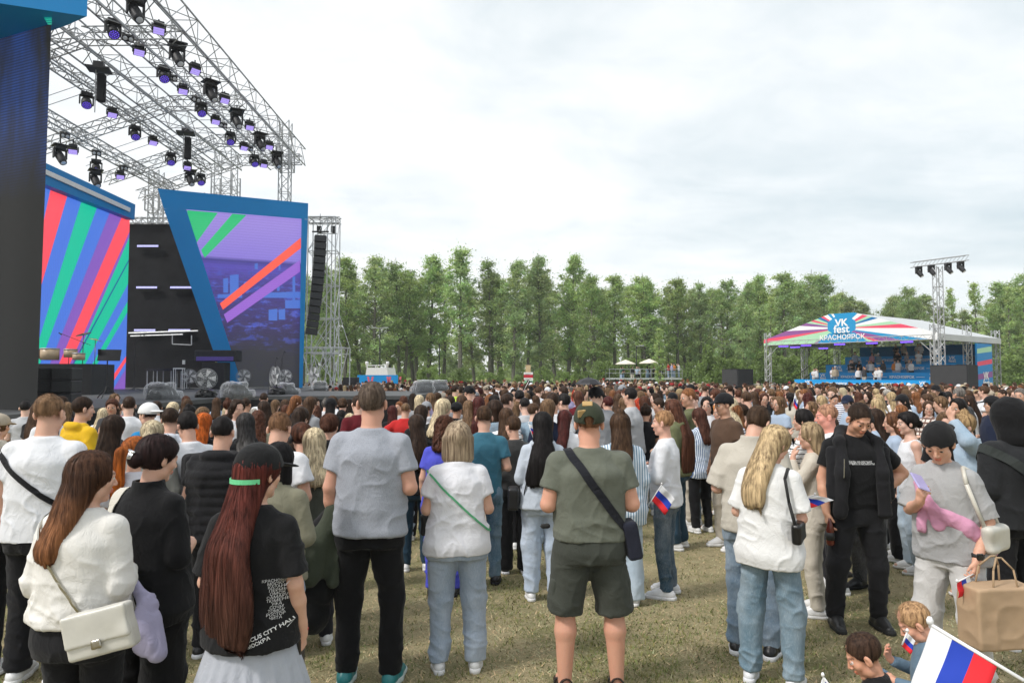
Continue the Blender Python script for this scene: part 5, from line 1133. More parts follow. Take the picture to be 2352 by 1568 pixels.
def film_mat():
    m, t, b = new_mat('clear_film'); b.inputs['Base Color'].default_value = (.88, .9, .93, 1); b.inputs['Roughness'].default_value = .12; tr = nd(t, 'ShaderNodeBsdfTransparent'); ms = nd(t, 'ShaderNodeMixShader'); f = tnoise(t, 3.2, 4, .55); lw = nd(t, 'ShaderNodeLayerWeight'); lw.inputs[0].default_value = .35; t.links.new(rng(t, lw.outputs['Facing'], .2, 1.0, .16, .75), ms.inputs[0])
    t.links.new(tr.outputs[0], ms.inputs[1]); t.links.new(b.outputs[0], ms.inputs[2]); t.links.new(ms.outputs[0], t.nodes['Material Output'].inputs['Surface']); bump(t, b, f, .5, .03); return m
FILM = film_mat()
wedge(395, 917, 1.2, 'plastic wrapped floor monitor at the left part of the stage edge', s=.95); wedge(561, 913, 1.0, 'plastic wrapped floor monitor before the slanted blue leg', s=.95); wedge(672, 905, .9, 'plastic wrapped floor monitor behind the large floor fan', s=.8); wedge(748, 896, 1.9, 'floor monitor with torn plastic in front of the scaffold tower', s=.8)
wedge(985, 901, 2.2, 'left of two wrapped wedge monitors at the runway end', s=.95); wedge(1018, 897, 2.2, 'right of two wrapped wedge monitors at the runway end', s=.9)
def fan(px, py, rz, label, s=1.0, bag=True):
    o = empty('floor_fan', deck_at(px, py), rz, label, 'fan', 'floor fans on the stage'); o.scale = (s,) * 3; M = Matrix.Rotation(math.pi / 2, 3, 'X'); mb = MB()
    for r in (.12, .2, .28, .34):
        for k in range(20):
            a, b = 2 * math.pi * k / 20, 2 * math.pi * (k + 1) / 20
            for y in (-.07, .07): mb.tube((r * math.cos(a), y, .62 + r * math.sin(a)), (r * math.cos(b), y, .62 + r * math.sin(b)), .006, 4, cap=False)
    for k in range(20): a = 2 * math.pi * k / 20; [mb.tube((0, y, .62), (.34 * math.cos(a), y * .6, .62 + .34 * math.sin(a)), .004, 4, cap=False) for y in (-.09, .09)]
    mb.build('guard', ALU, o); mb = MB()
    for k in range(5):
        a = 2 * math.pi * k / 5; mb._add([(0.03 * math.cos(a + 1.2), .01, .62 + .03 * math.sin(a + 1.2)), (.30 * math.cos(a - .25), -.02, .62 + .30 * math.sin(a - .25)), (.31 * math.cos(a + .3), .02, .62 + .31 * math.sin(a + .3)), (.04 * math.cos(a + 2), .03, .62 + .04 * math.sin(a + 2)), (0.03 * math.cos(a + 1.2), .018, .62 + .03 * math.sin(a + 1.2)), (.30 * math.cos(a - .25), -.012, .62 + .30 * math.sin(a - .25)), (.31 * math.cos(a + .3), .028, .62 + .31 * math.sin(a + .3)), (.04 * math.cos(a + 2), .038, .62 + .04 * math.sin(a + 2))], [(0, 1, 2, 3), (7, 6, 5, 4), (0, 4, 5, 1), (1, 5, 6, 2), (2, 6, 7, 3)])
    mb.build('blade', WHITE, o); mb = MB(); mb.lathe([(.07, -.06), (.07, .1)], (0, .06, .62), 12, M); mb.tube((0, .08, .6), (0, .05, .03), .025, 8); mb.lathe([(.22, 0), (.2, .03), (.03, .05)], (0, .05, 0), 16); mb.build('motor_and_stand', BLK, o)
    if bag: F = Fld((-.5, -.4, -.02), (.5, .5, .4), .03); F.ell((0, .05, .05), (.33, .26, .24)); F.plane((0, 0, -1), (0, 0, 0)); V, Q = F.nets(); V = V + vnormals(V, Q) * (.06 * vnoise(V * 9, 2))[:, None]; link('black_bag', mesh_np('black_bag', V, Q, [plain('bin_bag', (.012, .012, .013), .25)], smooth=False), o)
fan(475, 912, .1, 'small floor fan on a black bag near the left of the stage', .95); fan(632, 906, -.9, 'large chrome floor fan turned sideways near the stage edge', 1.05); fan(722, 896, -.6, 'chrome floor fan in plastic beside the torn monitor', 1.1, False)
for i, (px, py) in enumerate([(436, 894), (502, 893), (560, 893), (655, 892)]): fan(px, py, .1, 'dark round fan standing farther back, %s from the left' % ORD[i], 1.0, False)
def mic(px, py, h, label, boom=0.5):
    o = empty('microphone_stand', deck_at(px, py), 0, label, 'microphone stand', 'microphone stands'); mb = MB(); mb.tube((0, 0, 0), (0, 0, h), .014, 6); [mb.tube((0, 0, .12), (.3 * math.cos(a), .3 * math.sin(a), .0), .01, 5) for a in (0.3, 2.4, 4.5)]; mb.build('pole', BLK, o)
    if boom: mb = MB(); mb.tube((-boom * .3, 0, h - .1), (boom, 0, h + .35), .01, 5); mb.tube((boom, 0, h + .35), (boom + .1, 0, h + .28), .022, 8); mb.build('boom', BLK, o)
mic(190, 905, 1.9, 'tall boom microphone stand in front of the striped screen', -.9); mic(158, 902, 1.5, 'straight microphone stand right of the drum kit', 0); mic(310, 896, 2.2, 'tall thin stand left of the keyboard table', .3); mic(648, 893, 1.5, 'microphone stand in front of the city view screen', .1); mic(633, 893, 1.2, 'shorter stand in front of the city view screen', .05)
o = empty('music_stand', deck_at(247, 914), .3, 'black tripod music stand at the front of the stage', 'music stand'); mb = MB(); [mb.tube((0, 0, .35), (.38 * math.cos(a), .38 * math.sin(a), 0), .016, 6) for a in (.4, 2.5, 4.6)]; mb.tube((0, 0, .2), (0, 0, 1.2), .018, 6); mb.build('tripod', BLK, o); mb = MB(); mb.box((.05, 0, 1.32), (.62, .02, .38), Matrix.Rotation(-.45, 3, 'X')); mb.box((-.22, 0, 1.42), (.08, .06, .16)); mb.build('desk', BLK, o)
for i, (px, py, z0) in enumerate([(112, 930, 0), (155, 930, 0), (112, 930, .30), (155, 930, .30), (112, 930, .60), (155, 930, .60)]):
    p = deck_at(px, py); p.z += z0 - .35 * 0; o = empty('speaker_box', p, .25, 'black speaker box in the stack beside the dark screen, %s column, %s' % (['left', 'right'][i % 2], ['bottom', 'middle', 'top'][i // 2]), 'loudspeaker', 'stacked speaker boxes'); mb = MB(); mb.box((0, 0, .145), (.44, .7, .285), bev=.02); mb.build('cabinet', BLK, o); mb = MB(); mb.box((0, -.352, .145), (.39, .012, .24)); mb.build('grille', GR, o)
dk = empty('drum_kit', deck_at(135, 905), .2, 'drum kit with cream shells and cymbals on a riser', 'drum kit'); mb = MB(); mb.box((-.2, 0, .55), (3.4, 2.2, 1.1)); mb.build('riser', BLK, dk)
for x, y, r, h, z in ((-.3, 0, .30, .42, 1.45), (.35, .1, .22, .3, 1.55), (-.9, .1, .24, .34, 1.5), (.7, -.1, .2, .25, 1.45)):
    mb = MB(); mb.lathe([(r, 0), (r, h)], (x, y, z - .2), 18); d = mb.build('drum', plain('drum_shell', (.55, .42, .28), .35), dk, True); mb = MB(); mb.lathe([(r + .012, h - .03), (r + .012, h + .012)], (x, y, z - .2), 18); mb.build('hoop', ALU, d, True)
for x, z, t_ in ((-1.1, 2.1, .2), (.8, 2.2, -.3), (1.2, 2.0, .25)): mb = MB(); mb.lathe([(.26, 0), (.05, .03), (.02, .05)], (x, 0, z), 20, Matrix.Rotation(t_, 3, 'Y')); mb.tube((x, 0, 1.1), (x, 0, z), .012, 5); mb.build('cymbal', plain('brass', (.5, .4, .2), .3, .9), dk, True)
kt = empty('keyboard_table', deck_at(385, 892), 0, 'dark table on metal legs in front of the backdrop', 'table'); mb = MB(); mb.box((0, 0, .95), (1.8, .7, .12)); mb.build('table_top', BLK, kt)
for x in (-.85, -.35, .35, .85): mb = MB(); [mb.tube((x, y, 0), (x, y, .9), .025, 5) for y in (-.3, .3)]; mb.build('leg', STEEL, kt)
fc = empty('flight_case', deck_at(497, 893), 0, 'tall black flight case with a purple trimmed keyboard case on top', 'case'); mb = MB(); mb.box((0, 0, .65), (1.1, .7, 1.3), bev=.02); mb.box((.1, 0, 1.62), (2.0, .8, .55), bev=.03); mb.build('case_body', BLK, fc); mb = MB(); mb.box((.1, -.41, 1.48), (1.8, .02, .2)); mb.build('case_trim', plain('purple_trim', (.12, .08, .35), .4), fc)  # plain purple strip across the front of the upper case
ch = empty('bar_chair', deck_at(412, 894), .2, 'white framed high chair beside the dark table', 'chair'); mb = MB(); mb.box((0, 0, 1.0), (.45, .4, .05)); mb.build('seat', WHITE, ch); mb = MB(); mb.box((.2, 0, 1.3), (.03, .4, .2)); mb.build('backrest', WHITE, ch)
for x, y in ((-.2, -.17), (.2, -.17), (-.2, .17), (.2, .17)): mb = MB(); mb.tube((x, y, 0), (x, y, 1.0), .018, 5); mb.build('leg', WHITE, ch)
# small items beyond the stage
ss = empty('speaker_stack', at(806, 878, 46), 0, 'black speaker stack beyond the runway, left of the blue banner', 'loudspeaker'); ss.location.z = ground_z(46)
for k in range(4): mb = MB(); mb.box((0, 0, .3 + k * .52), (.95, .8, .5), bev=.02); mb.build('cabinet', BLK, ss)
def flag_cols(): return [plain('flag_white', (.75, .76, .78), .8, noise=.05), plain('flag_blue', srgb(32, 62, 170), .8, noise=.05), plain('flag_red', srgb(215, 38, 48), .8, noise=.05)]
FLG = flag_cols()
PINK = plain('pink_print', srgb(225, 110, 130), .7); bw = empty('banner_fence', at(866, 890, 50), 0, 'long blue banner with pink arrows on a fence behind the runway', 'banner'); bw.location.z = ground_z(50); p0, p1 = at(821, 861, 50), at(914, 861, 50); wB = p1.x - p0.x; hB = p0.z - bw.location.z; ox = (p0.x + p1.x) / 2 - bw.location.x
mb = MB(); mb.box((ox, 0, hB / 2), (wB, .05, hB)); mb.build('banner_cloth', BLUE2, bw); mb = MB()
for x, w in ((-.8, .25), (-.4, -.25), (.55, .2), (.95, -.2), (1.3, .2)): mb._add([(ox + x, -.032, hB * .1), (ox + x + .15, -.032, hB * .1), (ox + x + .15 + w * 1.5, -.032, hB * .95), (ox + x + w * 1.5, -.032, hB * .95)], [(0, 1, 2, 3)])
mb.build('arrow_print', PINK, bw)
bo = empty('service_van', at(865, 880, 56), 0, 'white service van roof with two roof lamps showing above the blue banner', 'van'); bo.location.z = ground_z(56); zz = at(865, 844, 56).z - bo.location.z; mb = MB(); mb.prism([(-1.0, 0), (1.0, 0), (1.0, zz * .55), (.82, zz), (-.82, zz), (-1.0, zz * .55)], 4.0, None); mb.build('body', WHITE, bo)
mb = MB(); [mb.tube((x, y, zz), (x, y, zz + .18), .03, 5) for x in (-.8, .8) for y in (.1, 3.5)]; mb.tube((-.85, .1, zz + .18), (.85, .1, zz + .18), .03, 5); mb.build('roof_rack', WHITE, bo)
for x in (-.85, .85): mb = MB(); mb.lathe([(.08, 0), (.08, .25), (.14, .3), (.12, .5)], (x, .2, zz), 10); mb.build('roof_lamp', WHITE, bo, True)
for x in (-1, 1):
    for y in (.7, 3.2): mb = MB(); mb.lathe([(.32, -.1), (.32, .1)], (x * .9, y, .32), 14, Matrix.Rotation(math.pi / 2, 3, 'Y')); mb.build('wheel', BLK, bo, True)
def barrier():
    o = empty('crowd_barrier'); mb = MB(); mb.tube((-1.05, 0, .12), (-1.05, 0, 1.1), .022, 6); mb.tube((1.05, 0, .12), (1.05, 0, 1.1), .022, 6); mb.tube((-1.05, 0, 1.1), (1.05, 0, 1.1), .022, 6); mb.tube((-1.05, 0, .18), (1.05, 0, .18), .018, 6); mb.build('frame', STEEL, o); mb = MB()
    for k in range(1, 16): mb.tube((-1.05 + k * .131, 0, .18), (-1.05 + k * .131, 0, 1.1), .009, 4, cap=False)
    mb.build('bars', STEEL, o); mb = MB(); [mb.box((x, 0, .05), (.06, .6, .04)) for x in (-.9, .9)]; [mb.tube((x, 0, .06), (x, 0, .2), .02, 5) for x in (-.9, .9)]; mb.build('feet', STEEL, o); return o
br = barrier()
for i in range(16):
    x = -9.6 + i * 2.2; y = 58 + .08 * (x); o = br if i == 0 else copy_tree(br); o.location = (x, y, ground_z(y) + .05); tag(o, 'steel crowd barrier behind the crowd, %s from the left' % ORD[i], 'barrier', 'crowd barriers behind the crowd')
sg = empty('info_sign', at(1213, 882, 57), 0, 'tan sign post with a white, red and green information board', 'sign'); sg.location.z = ground_z(57); zt = at(1213, 838, 57).z - sg.location.z; mb = MB(); mb.box((0, 0, zt / 2), (.42, .12, zt)); mb.build('post', plain('plywood', (.55, .42, .25), .7), sg); mb = MB(); mb.box((.02, -.075, zt - 1.15), (.76, .03, 1.1)); bb = mb.build('board', WHITE, sg)
mb = MB(); mb.box((.02, -.094, zt - .93), (.76, .006, .26)); mb.build('red_band', plain('sign_red', srgb(190, 30, 50), .6), bb); mb = MB(); mb.box((.02, -.094, zt - 1.42), (.76, .006, .24)); mb.build('green_band', plain('sign_green', srgb(120, 190, 150), .6), bb)
mb = MB(); [mb.box((.02 - .08 * (k % 2), -.0955, zt - .72 - k * .075), (.5 - .12 * (k % 3), .004, .025)) for k in (0, 1, 6, 7, 8)]; mb.build('lettering', plain('sign_dark', (.15, .15, .17), .6), bb)
def lamp_post(px, ytop, D, heads, label):
    g = ground_z(D); o = empty('street_lamp', (at(px, 858, D).x, D, g), 0, label, 'street lamp', 'street lamps by the trees'); h = at(px, ytop, D).z - g; mb = MB(); mb.tube((0, 0, 0), (0, 0, h), .085, 8, .05); mb.build('pole', BLK, o)
    for k in range(heads): sx = -1 if k else 1; mb = MB(); mb.tube((0, 0, h), (sx * .5, 0, h + .05), .03, 6); mb.box((sx * .62, 0, h + .06), (.55, .3, .1), bev=.03); mb.build('lamp_head', ALU, o)
lamp_post(872, 754, 72, 2, 'double headed street lamp left of centre'); lamp_post(1009, 790, 74, 0, 'bare dark lamp pole right of the double headed lamp'); lamp_post(1462, 795, 80, 1, 'single street lamp behind the umbrella platform'); 

# ------------------------------------------------------------------ umbrella platform
vp = empty('viewing_platform', at(1483, 872, 76), 0, 'low railed scaffold platform carrying two parasols', 'platform'); g = ground_z(76); PZ = at(1483, 868, 76).z; px0, px1 = at(1400, 868, 76).x, at(1567, 868, 76).x; vp.location.z = g; ox = vp.location.x
mb = MB(); mb.box(((px0 + px1) / 2 - ox, 1.5, PZ - g - .08), (px1 - px0, 3.0, .16)); mb.build('deck', STEEL, vp); mb = MB()
for k in range(8):
    x = px0 + (px1 - px0) * k / 7 - ox; mb.tube((x, 0, 0), (x, 0, PZ - g - .1), .04, 5); mb.tube((x, 3, 0), (x, 3, PZ - g - .1), .04, 5)
mb.build('support', STEEL, vp); mb = MB()
for k in range(8):
    x = px0 + (px1 - px0) * k / 7 - ox
    for y in (0, 3): mb.tube((x, y, PZ - g), (x, y, PZ - g + 1.0), .028, 5)
for y in (0, 3):
    for z in (1.0, .55): mb.tube((px0 - ox, y, PZ - g + z), (px1 - ox, y, PZ - g + z), .025, 5)
mb.build('railing', ALU, vp)
CREAM = plain('cream_canvas', (.72, .66, .57), .85, noise=.05)
for i, (px, yt) in enumerate([(1437, 826), (1491, 824)]):
    p = at(px, yt, 77.5); o = empty('parasol', (p.x, 77.5, PZ), 0, '%s of two cream parasols on the railed platform' % ('left' if i == 0 else 'right'), 'parasol', 'parasols on the platform'); h = p.z - PZ; mb = MB(); mb.lathe([(1.15, h - .52), (1.13, h - .44), (.6, h - .2), (.05, h)], (0, 0, 0), 8); mb.build('canopy', CREAM, o); mb = MB(); mb.tube((0, 0, 0), (0, 0, h), .03, 6); mb.build('pole', BLK, o)

# ------------------------------------------------------------------ covered grandstand
U, Wv = Vector((-.6, .8, 0)), Vector((.8, .6, 0)); O = Vector((28.5, 46, 0)); gz = ground_z(50) - .1
gs = empty('grandstand', (O.x, O.y, gz), 0, 'blue covered grandstand with printed gable roof at the right', 'grandstand')
def G(t, w, z): return U * t + Wv * w + Vector((0, 0, z - gz))
def gprism(mb, pts, w0, w1):                            # pts: (t, z) polygon extruded from w0 to w1
    n = len(pts); v = [G(t, w0, z) for t, z in pts] + [G(t, w1, z) for t, z in pts]; mb._add(v, [tuple(range(n)), tuple(range(2 * n - 1, n - 1, -1))] + [(k, n + k, n + (k + 1) % n, (k + 1) % n) for k in range(n)])
EZ, AZ = 4.55, 6.45
for t, w in ((0, 0), (12.5, 0), (0, 11), (12.5, 11), (0, 5.5), (12.5, 5.5)):
    mb = MB(); truss(mb, G(t, w, gz), G(t, w, EZ + (.75 if w != 5.5 else .9)), .38, .38, .028, up=Vector((0, 1, 0))); mb.build('column', ALU, gs)
for (t0, w0), (t1, w1) in (((0, 0), (12.5, 0)), ((0, 11), (12.5, 11)), ((0, 0), (0, 11)), ((12.5, 0), (12.5, 11))):
    mb = MB(); truss(mb, G(t0, w0, EZ - .12), G(t1, w1, EZ - .12), .32, .32, .024); mb.build('eave_truss', ALU, gs)
mb = MB()
for t, w in ((0, 0), (12.5, 0), (0, 5.5)):
    for a in (-1, 1): mb.tube(G(t, w, EZ - 1.3), G(t + (a * 1.1 if w == 0 and (t > 0) == (a < 0) else 0), w + (1.1 if w == 0 and (t > 0) != (a < 0) else (a * 1.1 if w else 0)), EZ - .2), .03, 5)
mb.build('knee_brace', ALU, gs)
RF = plain('silver_canvas', (.52, .54, .55), .6, noise=.08, scale=.8); roofpts = lambda: [(0 - .25, EZ + .1), (3.1, EZ + 1.15), (5.3, AZ - .05), (7.2, AZ - .05), (9.4, EZ + 1.15), (12.75, EZ + .1)]
mb = MB(); rpv = roofpts()
for (ta, za), (tb, zb) in zip(rpv[:-1], rpv[1:]): mb._add([G(ta, -.1, za), G(tb, -.1, zb), G(tb, 11.2, zb), G(ta, 11.2, za), G(ta, -.1, za - .06), G(tb, -.1, zb - .06), G(tb, 11.2, zb - .06), G(ta, 11.2, za - .06)], [(0, 1, 2, 3), (7, 6, 5, 4), (0, 4, 5, 1), (2, 6, 7, 3)])
mb.build('roof', RF, gs)
mb = MB(); gprism(mb, [(-.3, EZ + .1), (-.3, EZ - .32), (-.24, EZ - .32), (-.24, EZ + .1)], -.1, 11.2); gprism(mb, [(12.8, EZ + .1), (12.8, EZ - .32), (12.74, EZ - .32), (12.74, EZ + .1)], -.1, 11.2); mb.build('roof_skirt', RF, gs)
GC = [plain('print_' + n, srgb(*c), .65, noise=.03) for n, c in (('white', (238, 240, 240)), ('mint', (170, 215, 180)), ('pink', (230, 80, 110)), ('plum', (140, 85, 150)), ('sky', (25, 145, 200)), ('deep', (15, 110, 170)))]
gab = [(-.25, EZ - .30), (-.25, EZ + .16), (3.1, EZ + 1.21), (5.3, AZ + .01), (7.2, AZ + .01), (9.4, EZ + 1.21), (12.75, EZ + .16), (12.75, EZ - .30)]
mb = MB(); gprism(mb, gab, -.16, -.12); gb = mb.build('gable_cloth', GC[0], gs)
ctr = (6.25, 5.35); rays = [(0, 6, 0), (6, 11, 3), (11, 15, 1), (15, 19, 2), (19, 24, 1), (24, 30, 5), (30, 36, 2), (36, 46, 0), (46, 55, 4), (150, 158, 2), (158, 163, 1), (163, 168, 5), (168, 175, 0), (175, 179, 1), (179, 183, 2), (183, 190, 0), (190, 194, 4), (194, 201, 3), (201, 205, 2), (205, 213, 1), (213, 219, 4), (219, 232, 3), (232, 238, 1), (328, 334, 3), (334, 352, 1), (352, 355, 2), (355, 360, 3), (300, 322, 3), (322, 328, 5), (140, 150, 0), (55, 62, 0)]
mb = MB(); gin = [(t, z) for t, z in gab]
for a0, a1, ci in rays + [(62, 140, 4), (238, 300, 4)]:
    tri = [ctr] + [(ctr[0] + 12 * math.cos(math.radians(a)), ctr[1] + 12 * math.sin(math.radians(a))) for a in (a0, (a0 + a1) / 2, a1)]
    poly = list(gin)
    for k in range(4):
        p, q = tri[k], tri[(k + 1) % 4]; poly = clip(poly, q, p) if poly else poly
    if len(poly) > 2: mb.cur = ci; mb._add([G(t, -.166, z) for t, z in poly], [tuple(range(len(poly)))])
mb.build('ray_print', GC, gs)
mb = MB(); mb.cur = 0; mb._add([G(ctr[0] + 1.15 * math.cos(a + .39), -.169, ctr[1] + .18 + .78 * math.sin(a + .39)) for a in np.linspace(0, 6.28, 9)[:-1]], [tuple(range(8))]); mb._add([G(t, -.169, z) for t, z in ((4.3, 4.27), (8.2, 4.27), (7.2, 5.0), (5.3, 5.0))], [(0, 1, 2, 3)]); mb.build('logo_ground', GC[4], gs)
def gtext(txt, size, t, w, z, parent, name='lettering', mat=None, bold=.03, off=-.18, line=.8, rot90=False):
    me = text_mesh(txt, size, bold=bold, line=line, extrude=.004); me.materials.clear(); me.materials.append(mat or WPRINT)
    for v in me.vertices: x, y, zz = v.co; v.co = G(t - x, w + off - zz, z + y) if not rot90 else G(off - zz + 0, w + x, z + y)
    return link(name, me, parent)
gtext('VK', .74, 6.25, 0, 5.74, gs, bold=.03); gtext('fest', .82, 6.25, 0, 5.26, gs, bold=.018); gtext('КРАСНОЯРСК', .50, 6.25, 0, 4.66, gs, bold=.014)
lev = [(1.0, 10.75, 1.45), (2.7, 10.4, 1.98), (4.4, 9.95, 2.62), (6.1, 9.2, 3.28)]
for i, (w, t1, z) in enumerate(lev):
    mb = MB(); gprism(mb, [(.35 + .02 * i, gz), (.35 + .02 * i, z), (t1, z), (t1, gz)], w, 8.9 - .02 * i); mb.build('terrace', plain('terrace_floor', (.035, .05, .07), .8), gs)
    mb = MB(); gprism(mb, [(.33, z - .72), (.33, z + .05), (t1 + .02, z + .05), (t1 + .02, z - .72)], w - .05, w - .012); mb.build('banner', BLUE2, gs)
    for q in (1.2, t1 - 1.1): gtext('VK\nfest', .34, q, w - .05, z - .27, gs, line=.62, off=-.006, bold=.015)
    for q in (3.3, t1 - 3.4): gtext('КРАСНОЯРСК', .25, q, w - .05, z - .28, gs, off=-.006)
    mb = MB(); [gprism(mb, [(a, z - .29), (a, z - .26), (b_, z - .26), (b_, z - .29)], w - .058, w - .054) for a, b_ in ((1.75, 2.3), (4.35, t1 - 4.5), (t1 - 2.3, t1 - 1.7))]; mb.build('banner_line', WPRINT, gs)
mb = MB(); gprism(mb, [(.45, gz), (.45, EZ - .35), (9.4, EZ - .35), (9.4, gz)], 8.92, 9.05); mb.build('back_wall', plain('deep_blue_cloth', srgb(0, 104, 160), .8, noise=.06, scale=.6), gs)
mb = MB(); mb._add([G(-.42, w, z) for w, z in ((6.0, gz), (6.0, EZ - .4), (8.9, EZ - .4), (8.9, gz))] + [G(-.30, w, z) for w, z in ((6.0, gz), (6.0, EZ - .4), (8.9, EZ - .4), (8.9, gz))], [(0, 1, 2, 3), (7, 6, 5, 4), (0, 4, 5, 1), (1, 5, 6, 2), (2, 6, 7, 3), (3, 7, 4, 0)]); sw_ = mb.build('side_wall', BLUE, gs)
mb = MB()
for z0, z1, ci in ((3.4, 3.75, 1), (2.5, 2.8, 2), (1.5, 1.9, 3)): mb.cur = ci; mb._add([G(-.424, 6.05, z0), G(-.424, 8.85, z0 + .2), G(-.424, 8.85, z1 + .25), G(-.424, 6.05, z1)], [(0, 1, 2, 3)])
mb.build('side_print', GC, gs); gtext('VK\nfest', .80, 0, 7.6, 1.5, gs, line=.65, off=-.435, rot90=True, bold=.02)
mb = MB()
for k in range(9):
    w = 1.2 + k * .8; z = gz + .3 + k * .36; gprism(mb, [(11.0, z - .06), (11.0, z), (12.0, z), (12.0, z - .06)], w, w + .8)
mb._add([G(11.02, 1.0, gz), G(11.02, 8.4, gz + 3.2), G(11.02, 8.4, gz), G(11.05, 1.0, gz), G(11.05, 8.4, gz + 3.2), G(11.05, 8.4, gz)], [(0, 1, 2), (5, 4, 3), (0, 3, 4, 1)]); mb.build('stairs', BLK, gs)
mb = MB()
for t in (11.0, 12.0):
    mb.tube(G(t, 1.0, gz + 1.2), G(t, 8.4, gz + 4.3), .03, 5)
    for k in range(6): w = 1.0 + k * 1.48; z = gz + .2 + k * .6; mb.tube(G(t, w, z), G(t, w, z + 1.0), .025, 5)
mb.build('stair_railing', BLK, gs)
PUR = glow('purple_light_bar', srgb(120, 80, 255), 1.2); mb = MB()
for t, w in ((2, .5), (4.4, .5), (6.8, .5), (9.5, .5), (11.5, .6), (1.8, 9.8), (11.9, 3), (11.9, 7.5)): mb._add([G(t - .4, w, EZ - .42), G(t + .4, w, EZ - .42), G(t + .4, w, EZ - .32), G(t - .4, w, EZ - .32), G(t - .4, w + .1, EZ - .42), G(t + .4, w + .1, EZ - .42), G(t + .4, w + .1, EZ - .32), G(t - .4, w + .1, EZ - .32)], [(0, 1, 2, 3), (4, 7, 6, 5), (0, 4, 5, 1), (3, 2, 6, 7)])
mb.build('light_bar', PUR, gs)
mast = empty('light_mast', (at(2160, 858, 43.2).x, 43.2, ground_z(43)), 0, 'tall truss mast carrying four black lamps before the grandstand', 'mast'); mo = mast.location.copy(); zt = at(2160, 612, 43.2).z - mo.z
mb = MB(); truss(mb, (0, 0, 0), (0, 0, zt), .40, .40, .028, up=Vector((0, 1, 0))); mb.build('tower', ALU, mast); mb = MB(); [mb.tube((0, 0, 2.6), (a, b, 0), .03, 6) for a, b in ((1.3, .4), (.8, -1), (-.9, -.8))]; mb.build('stay', ALU, mast)
pa, pb = at(2094, 614, 44.2) - mo, at(2222, 598, 42.2) - mo; mb = MB(); [mb.tube(pa + Vector((0, y, z)), pb + Vector((0, y, z)), .03, 5) for y in (-.15, .15) for z in (0, .32)]
for k in range(14): p, q = pa.lerp(pb, k / 14), pa.lerp(pb, (k + 1) / 14); mb.tube(p + Vector((0, -.15, 0)), q + Vector((0, -.15, .32)), .014, 4); mb.tube(p + Vector((0, .15, 0)), q + Vector((0, -.15, 0)), .014, 4)
mb.build('cross_bar', ALU, mast)
for i, f in enumerate((.13, .36, .66, .88)):
    o = copy_tree(LAMPS['h']); p = pa.lerp(pb, f) + mo; o.location = p; o.rotation_euler = (0, 0, .2); o.scale = (.8,) * 3; tag(o, 'black moving lamp on the mast cross bar, %s from the left' % ORD[i], 'stage lamp', 'lamps on the mast')
    for c_ in list(o.children):
        if c_.name.startswith(('rain', 'clamp')): bpy.data.objects.remove(c_)
DG = plain('dark_screen_face', (.045, .045, .047), .8, noise=.1, scale=3); DG2 = plain('dark_screen_side', (.012, .012, .014), .8)
for (xa, xm, xb, yt, D0, Dm, D1, lab) in ((1658, 1694, 1730, 849, 46, 44.2, 46, 'dark box of two screens left of the grandstand'), (2136, 2222, 2246, 840, 39.5, 37.6, 39.4, 'larger dark box of two screens before the grandstand')):
    o = empty('screen_box', (0, 0, 0), 0, lab, 'screen', 'dark screen boxes'); a, m_, b_ = at(xa, yt, D0), at(xm, yt + .5, Dm), at(xb, yt + 1, D1); g = ground_z(D0); o.location = (m_.x, m_.y, g); L0 = o.location.copy()
    a = a - L0; b_ = b_ - L0; m_ = m_ - L0; back = a + b_ - m_; zt = a.z
    for nm, (p, q), mt in (('screen_face', (a, m_), DG), ('screen_side', (m_, b_), DG2), ('rear_panel', (b_, back), DG2), ('rear_side', (back, a), DG2)): mb = MB(); d_ = (q - p).normalized() * .004; nn = Vector((d_.y, -d_.x, 0)).normalized() * -.05; mb._add([Vector((v.x, v.y, z)) for v in (p + d_, q - d_, q - d_ + nn, p + d_ + nn) for z in (0.05, zt)], [(0, 2, 3, 1), (4, 6, 7, 5), (2, 4, 5, 3), (6, 0, 1, 7), (1, 3, 5, 7), (0, 6, 4, 2)]); mb.build(nm, mt, o)
    mb = MB(); mb._add([Vector((v.x, v.y, z)) for v in (a, m_, b_, back) for z in (zt + .002, zt + .05)], [(0, 2, 4, 6), (7, 5, 3, 1), (0, 1, 3, 2), (2, 3, 5, 4), (4, 5, 7, 6), (6, 7, 1, 0)]); mb.build('lid', DG2, o)
# ------------------------------------------------------------------ colours by name
HCOL = {'black': (.012, .010, .010), 'dark brown': (.030, .017, .011), 'brown': (.062, .034, .019), 'light brown': (.13, .078, .042), 'auburn': (.072, .028, .016), 'ginger': (.17, .070, .028), 'bright red': (.33, .035, .012), 'dark red': (.058, .014, .012),
        'blonde': (.36, .27, .15), 'pale blonde': (.50, .42, .28), 'silver': (.33, .31, .28), 'grey': (.13, .12, .11)}
TCOL = {'white': (.74, .75, .78), 'black': (.012, .012, .014), 'grey': (.28, .29, .31), 'light grey': (.48, .49, .51), 'dark grey': (.06, .06, .065), 'cream': (.58, .53, .45), 'beige': (.42, .36, .28), 'light blue': (.38, .47, .60), 'denim blue': (.17, .26, .34), 'royal blue': (.07, .08, .52),
        'navy': (.014, .02, .045), 'lilac': (.40, .36, .56), 'red': (.50, .025, .025), 'dark red': (.12, .012, .018), 'pink': (.55, .28, .34), 'olive': (.13, .14, .07), 'green': (.03, .12, .08), 'yellow': (.75, .60, .10), 'orange': (.55, .20, .04), 'teal': (.03, .14, .19), 'brown': (.10, .06, .04), 'neon yellow': (.55, .75, .08), 'sand': (.36, .33, .24)}
JEANL, JEANM, JEAND = (.34, .42, .54), (.13, .20, .27), (.025, .055, .085)
WH, BK, GY, DK2 = TCOL['white'], TCOL['black'], TCOL['grey'], TCOL['dark grey']
